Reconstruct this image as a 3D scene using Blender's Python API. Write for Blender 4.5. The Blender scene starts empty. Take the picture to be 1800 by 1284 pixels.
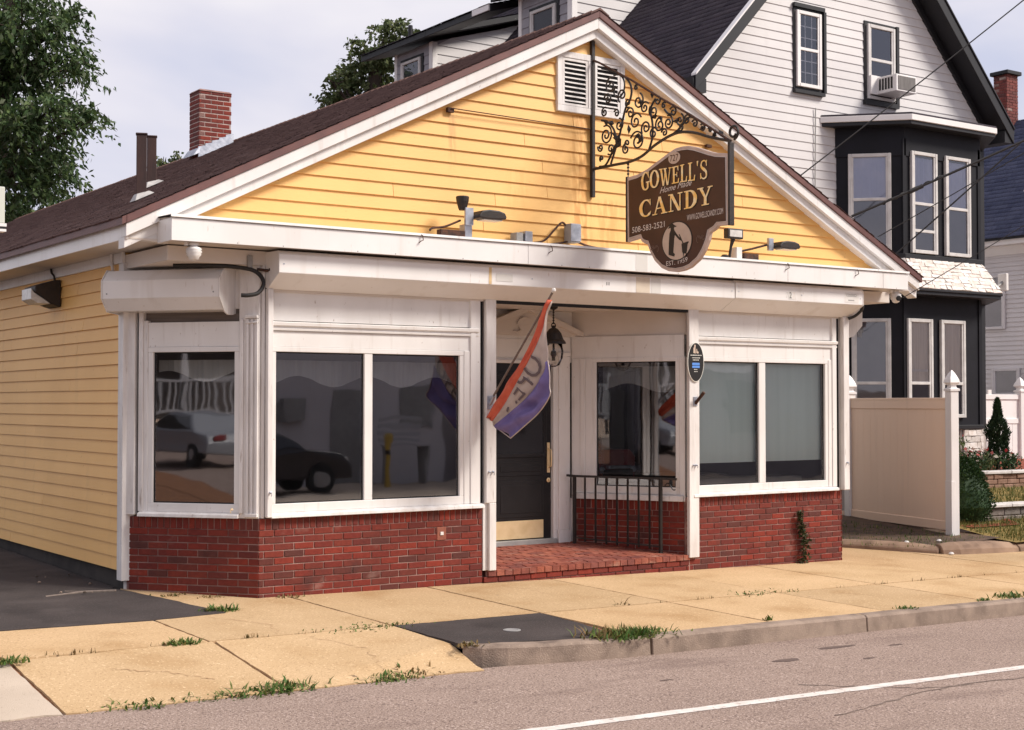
import bpy, bmesh, math, random
import numpy as np
from mathutils import Vector, Matrix
random.seed(7)
RS = np.random.RandomState(11)
scn = bpy.context.scene
COL = scn.collection
R = math.radians

# ------------------------------------------------------------------ camera
CAMP = Vector((-5.9254, -12.6919, 1.85))
cd = bpy.data.cameras.new('camera'); cam = bpy.data.objects.new('camera', cd); COL.objects.link(cam)
yaw, pitch = R(34.935), R(1.528)
fwd = Vector((math.sin(yaw)*math.cos(pitch), math.cos(yaw)*math.cos(pitch), math.sin(pitch)))
cam.location = CAMP
cam.rotation_euler = fwd.to_track_quat('-Z', 'Y').to_euler()
cd.sensor_fit = 'HORIZONTAL'; cd.sensor_width = 36; cd.lens = 2539.17/1800*36
cd.clip_start = .05; cd.clip_end = 2000
scn.camera = cam

# ------------------------------------------------------------------ light
SUN = Vector((.60, -.62, .78)).normalized()
wd = bpy.data.worlds.new('World'); scn.world = wd; wd.use_nodes = True
nt = wd.node_tree; nt.nodes.clear()
N = nt.nodes.new; LK = nt.links.new
o = N('ShaderNodeOutputWorld'); sky = N('ShaderNodeTexSky'); sky.sky_type = 'NISHITA'; sky.sun_disc = False
sky.sun_elevation = math.asin(SUN.z); sky.sun_rotation = math.atan2(SUN.x, SUN.y)
b1 = N('ShaderNodeBackground'); b1.inputs[1].default_value = .055
LK(sky.outputs[0], b1.inputs[0])
tc = N('ShaderNodeTexCoord'); mp = N('ShaderNodeMapping'); mp.inputs['Scale'].default_value = (1, 1, 2.6)
mp.inputs['Location'].default_value = (.35, .1, .42)
nz = N('ShaderNodeTexNoise'); nz.inputs['Scale'].default_value = 2.3; nz.inputs['Detail'].default_value = 5; nz.inputs['Roughness'].default_value = .5
nz.inputs['Distortion'].default_value = .3
cr = N('ShaderNodeValToRGB'); e = cr.color_ramp.elements
e[0].position = .38; e[0].color = (.275, .285, .355, 1)
e[1].position = .62; e[1].color = (.43, .41, .42, 1)
m_ = e.new(.50); m_.color = (.355, .345, .385, 1)
b2 = N('ShaderNodeBackground'); b2.inputs[1].default_value = 1.0
LK(tc.outputs['Generated'], mp.inputs[0]); LK(mp.outputs[0], nz.inputs[0]); LK(nz.outputs[0], cr.inputs[0]); LK(cr.outputs[0], b2.inputs[0])
mx = N('ShaderNodeMixShader'); mx.inputs[0].default_value = .93
LK(b1.outputs[0], mx.inputs[1]); LK(b2.outputs[0], mx.inputs[2]); LK(mx.outputs[0], o.inputs[0])
sl = bpy.data.lights.new('sun', 'SUN'); sl.energy = 2.1; sl.angle = R(17); sl.color = (1, .93, .84)
so = bpy.data.objects.new('sun', sl); COL.objects.link(so)
so.rotation_euler = (-SUN).to_track_quat('-Z', 'Y').to_euler(); so.location = (20, -30, 30)
vs = scn.view_settings
vs.view_transform = 'Standard'; vs.look = 'None'; vs.gamma = 1; vs.exposure = 1.22; vs.use_curve_mapping = False
scn.cycles.use_denoising = True
scn.cycles.max_bounces = 8; scn.cycles.transparent_max_bounces = 12
scn.cycles.sample_clamp_indirect = 6

# ------------------------------------------------------------------ materials
MATS = {}
def mat(name, c1, c2=None, scale=6., stretch=(1, 1, 1), rough=.6, bump=0., bscale=80., bstretch=None, metal=0., spec=.4,
        rnd=None, streak=None, detail=4., lo=.35, hi=.65, local=False):
    """two-tone noise base, optional per-piece shift (rnd = list of colours), optional streaks (colour, amount), fine bump"""
    m = bpy.data.materials.new(name); m.use_nodes = True; t = m.node_tree; n = t.nodes; l = t.links
    p = n['Principled BSDF']
    p.inputs['Roughness'].default_value = rough; p.inputs['Metallic'].default_value = metal
    p.inputs['Specular IOR Level'].default_value = spec
    if local:
        pos = n.new('ShaderNodeTexCoord').outputs['Object']
    else:
        pos = n.new('ShaderNodeNewGeometry').outputs['Position']
    def noise(sc, st, det=detail):
        mm = n.new('ShaderNodeMapping'); mm.inputs['Scale'].default_value = st; l.new(pos, mm.inputs[0])
        q = n.new('ShaderNodeTexNoise'); q.inputs['Scale'].default_value = sc; q.inputs['Detail'].default_value = det
        l.new(mm.outputs[0], q.inputs[0]); return q.outputs[0]
    def rgb(c): return (*c, 1)
    col = None
    if rnd:
        g = n.new('ShaderNodeNewGeometry'); oi = n.new('ShaderNodeObjectInfo')
        ad = n.new('ShaderNodeMath'); ad.operation = 'ADD'; l.new(g.outputs['Random Per Island'], ad.inputs[0]); l.new(oi.outputs['Random'], ad.inputs[1])
        fr = n.new('ShaderNodeMath'); fr.operation = 'FRACT'; l.new(ad.outputs[0], fr.inputs[0])
        r = n.new('ShaderNodeValToRGB'); r.color_ramp.interpolation = 'LINEAR'
        el = r.color_ramp.elements; k = len(rnd)
        el[0].position = 0; el[0].color = rgb(rnd[0]); el[1].position = 1; el[1].color = rgb(rnd[-1])
        for i in range(1, k-1):
            x = el.new(i/(k-1)); x.color = rgb(rnd[i])
        l.new(fr.outputs[0], r.inputs[0]); col = r.outputs[0]
    if c2 is not None or col is None:
        mr = n.new('ShaderNodeMapRange'); mr.inputs[1].default_value = lo; mr.inputs[2].default_value = hi
        l.new(noise(scale, stretch), mr.inputs[0])
        mix = n.new('ShaderNodeMix'); mix.data_type = 'RGBA'
        l.new(mr.outputs[0], mix.inputs[0])
        mix.inputs[6].default_value = rgb(c1); mix.inputs[7].default_value = rgb(c2 if c2 is not None else c1)
        if col is not None:
            mu = n.new('ShaderNodeMix'); mu.data_type = 'RGBA'; mu.blend_type = 'MULTIPLY'; mu.inputs[0].default_value = 1
            l.new(col, mu.inputs[6]); l.new(mix.outputs[2], mu.inputs[7]); col = mu.outputs[2]
        else:
            col = mix.outputs[2]
    for sk in (streak or []):
        c, amt, ssc, sst, a, b = sk
        mr = n.new('ShaderNodeMapRange'); mr.inputs[1].default_value = a; mr.inputs[2].default_value = b; mr.inputs[4].default_value = amt
        l.new(noise(ssc, sst, 5), mr.inputs[0])
        mix = n.new('ShaderNodeMix'); mix.data_type = 'RGBA'; l.new(mr.outputs[0], mix.inputs[0]); l.new(col, mix.inputs[6])
        mix.inputs[7].default_value = rgb(c); col = mix.outputs[2]
    l.new(col, p.inputs['Base Color'])
    if bump:
        bp = n.new('ShaderNodeBump'); bp.inputs['Strength'].default_value = bump; bp.inputs['Distance'].default_value = .01
        l.new(noise(bscale, bstretch or stretch, 3), bp.inputs['Height']); l.new(bp.outputs[0], p.inputs['Normal'])
    MATS[name] = m; return m

def glass_mat(name, tint=(.94, .97, .96), base=.10, ior=1.5, rough=.022):
    m = bpy.data.materials.new(name); m.use_nodes = True; t = m.node_tree; n = t.nodes; l = t.links; n.clear()
    out = n.new('ShaderNodeOutputMaterial'); tr = n.new('ShaderNodeBsdfTransparent'); tr.inputs[0].default_value = (*tint, 1)
    gl = n.new('ShaderNodeBsdfGlossy'); gl.inputs['Roughness'].default_value = rough; gl.inputs[0].default_value = (.95, .95, 1, 1)
    fr = n.new('ShaderNodeFresnel'); fr.inputs[0].default_value = ior
    ad = n.new('ShaderNodeMath'); ad.operation = 'ADD'; ad.inputs[1].default_value = base; ad.use_clamp = True; l.new(fr.outputs[0], ad.inputs[0])
    mx = n.new('ShaderNodeMixShader'); l.new(ad.outputs[0], mx.inputs[0]); l.new(tr.outputs[0], mx.inputs[1]); l.new(gl.outputs[0], mx.inputs[2])
    # slightly wavy panes
    tc = n.new('ShaderNodeNewGeometry'); q = n.new('ShaderNodeTexNoise'); q.inputs['Scale'].default_value = 1.3; l.new(tc.outputs['Position'], q.inputs[0])
    bp = n.new('ShaderNodeBump'); bp.inputs['Strength'].default_value = .02; bp.inputs['Distance'].default_value = .1
    l.new(q.outputs[0], bp.inputs['Height']); l.new(bp.outputs[0], gl.inputs['Normal'])
    l.new(mx.outputs[0], out.inputs[0]); MATS[name] = m; return m

def leaf_mat(name, cols, tr=.25):
    m = mat(name, (1, 1, 1), (.75, .8, .7), scale=1.2, rough=.6, rnd=cols, spec=.25)
    n = m.node_tree.nodes; l = m.node_tree.links; p = n['Principled BSDF']; out = n['Material Output']
    t = n.new('ShaderNodeBsdfTranslucent'); mx = n.new('ShaderNodeMixShader'); mx.inputs[0].default_value = tr
    src = p.inputs['Base Color'].links[0].from_socket
    l.new(src, t.inputs[0]); l.new(p.outputs[0], mx.inputs[1]); l.new(t.outputs[0], mx.inputs[2]); l.new(mx.outputs[0], out.inputs[0])
    return m

YEL = mat('yellow_paint', (.80, .47, .158), (.755, .435, .142), scale=1.1, rough=.5, bump=.12, bscale=14, bstretch=(1, 1, 9), spec=.35,
          streak=[((.42, .24, .09), .28, 3.0, (2.2, 2.2, .22), .60, .86), ((.25, .14, .07), .5, 9, (1.5, 1.5, .9), .74, .84), ((.40, .19, .06), .7, 17, (1, 1, 1.3), .70, .745)], rnd=[(.97, .97, .97), (1, 1, 1), (.93, .92, .9)])
def stain_box(m, x0, x1, z0, z1, ymax, colr, amt):
    t = m.node_tree; n = t.nodes; l = t.links; p = n['Principled BSDF']; src = p.inputs['Base Color'].links[0].from_socket
    g = n.new('ShaderNodeNewGeometry'); sp = n.new('ShaderNodeSeparateXYZ'); l.new(g.outputs['Position'], sp.inputs[0])
    nz_ = n.new('ShaderNodeTexNoise'); nz_.inputs['Scale'].default_value = 7; mp_ = n.new('ShaderNodeMapping'); mp_.inputs['Scale'].default_value = (3, 3, .35); l.new(g.outputs['Position'], mp_.inputs[0]); l.new(mp_.outputs[0], nz_.inputs[0])
    def edge(sock, a, b):
        q = n.new('ShaderNodeMapRange'); q.interpolation_type = 'SMOOTHSTEP'; q.inputs[1].default_value = a; q.inputs[2].default_value = b; l.new(sock, q.inputs[0]); return q.outputs[0]
    w = (x1-x0)*.35
    fs = [edge(sp.outputs[0], x0-w, x0+w), edge(sp.outputs[0], x1+w, x1-w), edge(sp.outputs[2], z0-.3, z0+.3), edge(sp.outputs[2], z1+.03, z1-.03), edge(sp.outputs[1], ymax+.01, ymax), edge(nz_.outputs[0], .36, .58)]
    c = fs[0]
    for f in fs[1:]:
        mu = n.new('ShaderNodeMath'); mu.operation = 'MULTIPLY'; l.new(c, mu.inputs[0]); l.new(f, mu.inputs[1]); c = mu.outputs[0]
    mu = n.new('ShaderNodeMath'); mu.operation = 'MULTIPLY'; mu.inputs[1].default_value = amt; l.new(c, mu.inputs[0])
    mix = n.new('ShaderNodeMix'); mix.data_type = 'RGBA'; l.new(mu.outputs[0], mix.inputs[0]); l.new(src, mix.inputs[6]); mix.inputs[7].default_value = (*colr, 1); l.new(mix.outputs[2], p.inputs['Base Color'])
stain_box(YEL, 3.80, 4.05, 3.5, 5.08, .2, (.50, .22, .045), .75)
stain_box(YEL, 2.17, 2.25, 4.4, 4.90, .2, (.42, .20, .07), .5)
stain_box(YEL, 4.15, 4.45, 3.5, 4.15, .2, (.55, .25, .06), .5)
stain_box(YEL, 2.9, 3.2, 4.0, 4.4, .2, (.62, .30, .07), .3)
WHT = mat('white_paint', (.76, .735, .715), (.68, .65, .625), scale=2.2, stretch=(1, 1, .5), rough=.42, bump=.08, bscale=30,
          streak=[((.40, .33, .27), .5, 4.5, (3, 3, .35), .58, .84), ((.30, .22, .17), .6, 21, (1.4, 1.4, .8), .69, .75)])
WHT2 = mat('worn_white_paint', (.74, .71, .69), (.60, .56, .535), scale=5, stretch=(2, 2, .35), rough=.55, bump=.25, bscale=40, bstretch=(2, 2, .3),
           streak=[((.26, .19, .15), .7, 12, (2.5, 2.5, .35), .63, .78)])
ALU = mat('white_aluminium', (.78, .755, .74), (.71, .685, .665), scale=1.4, rough=.33, bump=.03, bscale=6, spec=.5,
          streak=[((.50, .43, .36), .5, 2.2, (2.6, 2.6, .25), .58, .84), ((.42, .32, .24), .5, 16, (2, 2, .5), .68, .76)])
SOF = mat('soffit_bounce_tan', (.66, .60, .55), (.58, .52, .47), scale=1.5, rough=.6, bump=.06, bscale=20)  # white paint with the tan bounce light mixed into its colour
BRK = mat('brick_clay', (1.12, 1.08, 1.0), (.86, .78, .74), scale=24, rough=.72, bump=.45, bscale=120, spec=.3, lo=.3, hi=.7,
          rnd=[(.19, .026, .016), (.14, .021, .016), (.225, .031, .017), (.11, .021, .018), (.17, .026, .016), (.09, .028, .024), (.18, .029, .018), (.125, .026, .022)],
          streak=[((.36, .24, .20), .5, 2.6, (1, 1, 1.6), .63, .80), ((.05, .022, .02), .6, 3.1, (1, 1, .8), .58, .76)])
MOR = mat('mortar', (.38, .24, .205), (.16, .075, .062), scale=3.5, rough=.85, bump=.4, bscale=90)
PAV = mat('paver_clay', (1, 1, 1), (.66, .6, .6), scale=10, rough=.8, bump=.5, bscale=80,
          rnd=[(.31, .085, .05), (.25, .066, .044), (.36, .115, .07), (.21, .064, .05), (.33, .09, .05)],
          streak=[((.42, .26, .19), .6, 7, (.6, 2, 1), .58, .75)])
SHB = mat('brown_shingle', (1, 1, 1), (.8, .78, .8), scale=26, rough=.92, bump=.7, bscale=240, spec=.15,
          rnd=[(.185, .115, .100), (.160, .10, .09), (.205, .13, .112), (.172, .107, .095), (.192, .12, .102)])
SHG = mat('slate_shingle', (1, 1, 1), (.75, .75, .8), scale=26, rough=.92, bump=.7, bscale=240, spec=.15,
          rnd=[(.080, .068, .080), (.062, .054, .066), (.096, .082, .094), (.072, .060, .075)])
SHN = mat('blue_shingle', (1, 1, 1), (.75, .75, .8), scale=26, rough=.9, bump=.6, bscale=240, spec=.2,
          rnd=[(.095, .108, .175), (.075, .086, .145), (.115, .128, .20), (.085, .098, .16)])
DRP = mat('brown_drip_edge', (.155, .070, .062), (.12, .056, .052), rough=.5)
SIDG = mat('white_siding', (.63, .605, .60), (.57, .545, .545), scale=.9, rough=.5, bump=.08, bscale=12, bstretch=(1, 1, 8),
           streak=[((.36, .33, .33), .30, 2.4, (2.5, 2.5, .2), .6, .85)], rnd=[(.96, .96, .96), (1, 1, 1), (.98, .98, .98)])
SIDD = mat('shaded_siding', (.33, .32, .35), (.27, .26, .29), scale=3, rough=.7, bump=.15, bscale=20)  # house siding darkened in colour for the shaded dormer sides
SIDB = mat('grey_vinyl', (.64, .61, .62), (.58, .555, .565), scale=1.2, rough=.5, bump=.05, bscale=10)
NAVY = mat('navy_paint', (.0075, .0072, .0120), (.005, .005, .008), scale=3, rough=.6, bump=.1, bscale=18, bstretch=(1, 1, 5), spec=.25)
DKTR = mat('dark_trim', (.012, .0115, .015), (.009, .009, .011), scale=4, rough=.5)
WIN_F = mat('window_frame', (.60, .575, .56), (.5, .475, .46), scale=6, rough=.5)
BLK = mat('black_iron', (.016, .014, .014), (.030, .020, .016), scale=20, rough=.5, bump=.3, bscale=150)
RUST = mat('rusty_iron', (.030, .016, .012), (.10, .038, .020), scale=30, rough=.8, bump=.5, bscale=150)
DOORM = mat('black_door_paint', (.014, .0125, .015), (.010, .009, .011), scale=5, rough=.32, bump=.05, bscale=30)
BRASS = mat('brass', (.82, .63, .38), (.70, .52, .29), scale=6, rough=.36, metal=.25, bump=.03, bscale=20)
STEEL = mat('galvanised_steel', (.52, .54, .60), (.36, .38, .44), scale=14, rough=.38, metal=.7, bump=.15, bscale=30)
GREYB = mat('grey_enamel', (.33, .32, .31), (.26, .25, .245), scale=8, rough=.5)
CONC = mat('sidewalk_concrete', (.58, .405, .235), (.50, .34, .185), scale=1.3, rough=.9, bump=.5, bscale=170, spec=.15, lo=.3, hi=.7,
           streak=[((.34, .19, .08), .55, 1.3, (1, 1, 1), .55, .78), ((.10, .07, .05), .7, 9, (1, 1, 1), .735, .77), ((.30, .19, .095), .75, 62, (1, 1, 1), .56, .68), ((.80, .60, .38), .6, 48, (1, 1, 1), .58, .70)],
           rnd=[(1, 1, 1), (.86, .86, .86), (1.05, 1.04, 1.04), (.92, .90, .88)])
CONG = mat('pale_concrete', (.52, .43, .345), (.44, .36, .285), scale=1.6, rough=.9, bump=.5, bscale=170, spec=.15,
           streak=[((.26, .2, .15), .5, 55, (1, 1, 1), .6, .72)])
JOINT = mat('joint_dirt', (.30, .135, .06), (.17, .075, .036), scale=14, rough=.95, bump=.5, bscale=100)
KERB = mat('kerb_granite', (.30, .225, .175), (.185, .135, .105), scale=5, rough=.85, bump=.6, bscale=90,
           streak=[((.09, .06, .05), .6, 5, (1, 1, .5), .58, .75), ((.5, .4, .32), .35, 70, (1, 1, 1), .6, .7)])
ASPH = mat('road_asphalt', (.345, .258, .213), (.285, .21, .172), scale=.75, rough=.92, bump=.9, bscale=140, spec=.2, lo=.3, hi=.7,
           streak=[((.11, .07, .06), .9, 60, (1, 1, 1), .52, .64), ((.60, .47, .41), .9, 72, (1, 1, 1), .55, .66), ((.15, .10, .085), .45, 1.5, (.5, 2, 1), .58, .75)])
DRIV = mat('driveway_asphalt', (.068, .055, .052), (.050, .041, .039), scale=1.6, rough=.92, bump=.9, bscale=120, spec=.2,
           streak=[((.15, .13, .12), .7, 70, (1, 1, 1), .6, .7), ((.10, .083, .078), .55, 1.8, (.7, 1.6, 1), .54, .76), ((.02, .016, .016), .5, 1.1, (1, 1, 1), .56, .7)])
DIRT = mat('bare_soil', (.115, .07, .045), (.06, .04, .03), scale=5, rough=.97, bump=.9, bscale=40)
MULCH = mat('red_mulch', (.30, .065, .03), (.16, .04, .022), scale=20, rough=.95, bump=1., bscale=70)
LAWN = mat('lawn_turf', (.17, .135, .04), (.27, .175, .055), scale=3, rough=.95, bump=.8, bscale=60)
LINEP = mat('road_paint', (.70, .66, .62), (.60, .54, .49), scale=9, rough=.8, bump=.5, bscale=140,
            streak=[((.30, .21, .18), .85, 26, (1, 1, 1), .60, .68)])
FENT = mat('tan_vinyl', (.94, .71, .54), (.91, .68, .515), scale=1.3, stretch=(1, 1, .4), rough=.45, bump=.03, bscale=8,
           streak=[((.42, .30, .21), .3, 3, (2, 2, .2), .6, .85)])
FENW = mat('white_vinyl', (.78, .75, .74), (.73, .70, .685), scale=2, rough=.4)
TOPST = mat('capstone', (.62, .585, .56), (.5, .47, .45), scale=7, rough=.85, bump=.4, bscale=50)
BLOCK = mat('wall_block', (1, 1, 1), (.7, .68, .66), scale=12, rough=.9, bump=.7, bscale=50, rnd=[(.24, .20, .175), (.17, .145, .13), (.30, .26, .23), (.13, .115, .105)])
BLOCK2 = mat('brown_block', (1, 1, 1), (.75, .7, .66), scale=12, rough=.9, bump=.7, bscale=50, rnd=[(.29, .175, .125), (.24, .14, .10), (.34, .21, .155)])
VENE = mat('stone_veneer', (1, 1, 1), (.82, .78, .74), scale=14, rough=.85, bump=.6, bscale=60, rnd=[(.74, .69, .66), (.80, .77, .75), (.68, .60, .55), (.76, .72, .69), (.64, .60, .57)])
CORE = mat('stone_backing', (.45, .40, .37), rough=.9)
SIGNB = mat('sign_brown', (.062, .023, .016), (.05, .019, .013), scale=5, rough=.45)
SIGNE = mat('sign_border', (.56, .44, .38), (.46, .35, .30), scale=8, rough=.5)
GOLD = mat('gold_leaf', (.93, .60, .19), (.94, .80, .50), scale=11, stretch=(1, 1, 1.6), rough=.4, metal=.1, lo=.4, hi=.6)
SILV = mat('sign_grey_lettering', (.66, .59, .54), rough=.5)
OVAL = mat('sign_oval_cream', (.56, .44, .35), (.50, .38, .30), scale=8, rough=.5)
INKB = mat('black_ink', (.012, .010, .010), rough=.5)
INKW = mat('white_ink', (.7, .68, .62), rough=.5)
INKC = mat('blue_ink', (.10, .26, .68), rough=.5)
FRED = mat('flag_red', (.66, .15, .085), (.56, .10, .06), scale=9, rough=.8, bump=.2, bscale=300)
FWHT = mat('flag_white', (.52, .43, .385), (.45, .365, .33), scale=9, rough=.8, bump=.2, bscale=300)
FBLU = mat('flag_purple', (.20, .155, .36), (.155, .12, .30), scale=9, rough=.8, bump=.2, bscale=300)
FLET = mat('flag_lettering', (.14, .105, .11), rough=.8)
POLE = mat('weathered_pole', (.20, .16, .135), (.14, .11, .095), scale=30, rough=.6)
BLIND = mat('blind_fabric', (.84, .92, .885), (.78, .865, .83), scale=1.5, stretch=(6, 6, .2), rough=.85)
CURT = mat('curtain_cloth', (.82, .76, .70), (.72, .66, .61), scale=5, stretch=(6, 6, .2), rough=.9)
DARKBK = mat('unlit_room_dark', (.10, .09, .10), (.075, .07, .078), scale=3, rough=.4)  # dark sheet stands in for the unlit room behind the glass
VAL = mat('valance_cloth', (.33, .32, .32), (.29, .28, .28), scale=5, stretch=(6, 6, .3), rough=.9)
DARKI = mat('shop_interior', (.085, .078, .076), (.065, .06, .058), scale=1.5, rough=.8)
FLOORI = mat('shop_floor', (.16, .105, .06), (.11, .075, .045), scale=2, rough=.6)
SLOT = mat('shaded_slot', (.16, .13, .115), (.11, .09, .08), scale=6, stretch=(.4, .4, 9), rough=.8)  # soffit colour darkened for the shade inside the shutter slot
VOID = mat('dark_void', (.012, .011, .012), rough=.8)
REDM = mat('red_enamel', (.20, .02, .02), (.16, .018, .018), scale=6, rough=.35)
CHIM = mat('old_brick', (1, 1, 1), (.66, .56, .55), scale=22, rough=.85, bump=.5, bscale=110,
           rnd=[(.21, .05, .04), (.15, .04, .036), (.25, .065, .05), (.12, .045, .04), (.19, .05, .042), (.22, .06, .05), (.16, .045, .04), (.48, .38, .33)])
VENT = mat('brown_flue_metal', (.060, .028, .023), (.04, .021, .019), scale=7, stretch=(1, 1, .4), rough=.65, bump=.15, bscale=40)
BARK = mat('bark', (.075, .055, .042), (.045, .033, .027), scale=9, stretch=(1, 1, .2), rough=.95, bump=.8, bscale=25)
WIREM = mat('black_cable', (.02, .018, .018), rough=.6)
WHTPL = mat('white_plastic', (.74, .71, .68), (.66, .63, .60), scale=9, rough=.4)
LENS = mat('frosted_lens', (.66, .64, .60), (.5, .48, .45), scale=18, rough=.25)
TAPE = mat('grey_tape', (.62, .60, .57), rough=.5)
RSTAIN = mat('rust_stain', (.66, .48, .26), (.58, .42, .24), scale=12, rough=.6)
TANST = mat('tan_stain', (.62, .54, .44), (.56, .48, .39), scale=9, rough=.6)
WSTAIN = mat('wet_stained_paint', (.70, .37, .085), (.62, .33, .09), scale=5, stretch=(3, 3, .3), rough=.5)
LEAF1 = leaf_mat('locust_leaf', [(.06, .108, .038), (.042, .08, .032), (.105, .15, .045), (.065, .102, .045), (.13, .14, .09)])
LEAF2 = leaf_mat('maple_leaf', [(.10, .135, .045), (.07, .10, .038), (.155, .175, .07), (.085, .115, .05), (.18, .18, .10)])
LEAF3 = leaf_mat('conifer_leaf', [(.020, .042, .018), (.014, .030, .014), (.034, .056, .022), (.024, .046, .022)], tr=.1)
LEAF4 = leaf_mat('boxwood_leaf', [(.028, .062, .020), (.018, .042, .015), (.045, .085, .024)], tr=.15)
GRASSM = leaf_mat('grass_blade', [(.10, .13, .025), (.065, .095, .02), (.20, .16, .045), (.055, .085, .018), (.27, .19, .07)], tr=.2)
WEEDM = leaf_mat('weed_blade', [(.085, .155, .03), (.06, .12, .026), (.14, .19, .045), (.24, .20, .075)], tr=.2)
DRYW = leaf_mat('dry_weed', [(.26, .16, .065), (.20, .12, .05), (.12, .12, .04)], tr=.2)
CARD = mat('dark_car_paint', (.028, .022, .026), rough=.25, spec=.6)
CARW = mat('silver_car_paint', (.26, .27, .29), rough=.3, spec=.6)
TYRE = mat('tyre_rubber', (.015, .015, .015), rough=.8)
PORCHW = mat('porch_paint', (.42, .41, .42), rough=.6)
OPPW = mat('grey_render', (.62, .585, .60), (.55, .52, .535), scale=1, rough=.85, bump=.2, bscale=30)
FLOWR = leaf_mat('flower_petal', [(.5, .03, .03), (.6, .3, .3), (.6, .55, .5), (.4, .02, .05)], tr=.3)
GLASS = glass_mat('shop_glass', base=.15)
GLASS2 = glass_mat('house_glass', tint=(.92, .93, .95), base=.08)

GLASS3 = glass_mat('dull_glass', tint=(.8, .8, .82), base=.0, ior=1.12)

# ------------------------------------------------------------------ helpers
ORG = {}
class Fr:
    """a wall frame: u along the wall, v outward, z up"""
    def __init__(s, o, U, Nn): s.o = Vector(o); s.U = Vector(U).normalized(); s.N = Vector(Nn).normalized()
    def __call__(s, u, v, z): return s.o + s.U*u + s.N*v + Vector((0, 0, z))
WORLD = Fr((0, 0, 0), (1, 0, 0), (0, 1, 0))
FRONT = Fr((0, 0, 0), (1, 0, 0), (0, -1, 0))
CH = Fr((0, 0, 0), (-.64, .768, 0), (-.768, -.64, 0))
CHR = Fr((8.06, 0, 0), (.64, .768, 0), (.768, -.64, 0))
REC = Fr((4.75, 1.3, 0), (.4886, -.8725, 0), (-.8725, -.4886, 0))
RECL = Fr((3.35, 1.3, 0), (-.4886, -.8725, 0), (.8725, -.4886, 0))
SIDE = Fr((-.93, 0, 0), (0, 1, 0), (-1, 0, 0))

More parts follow.
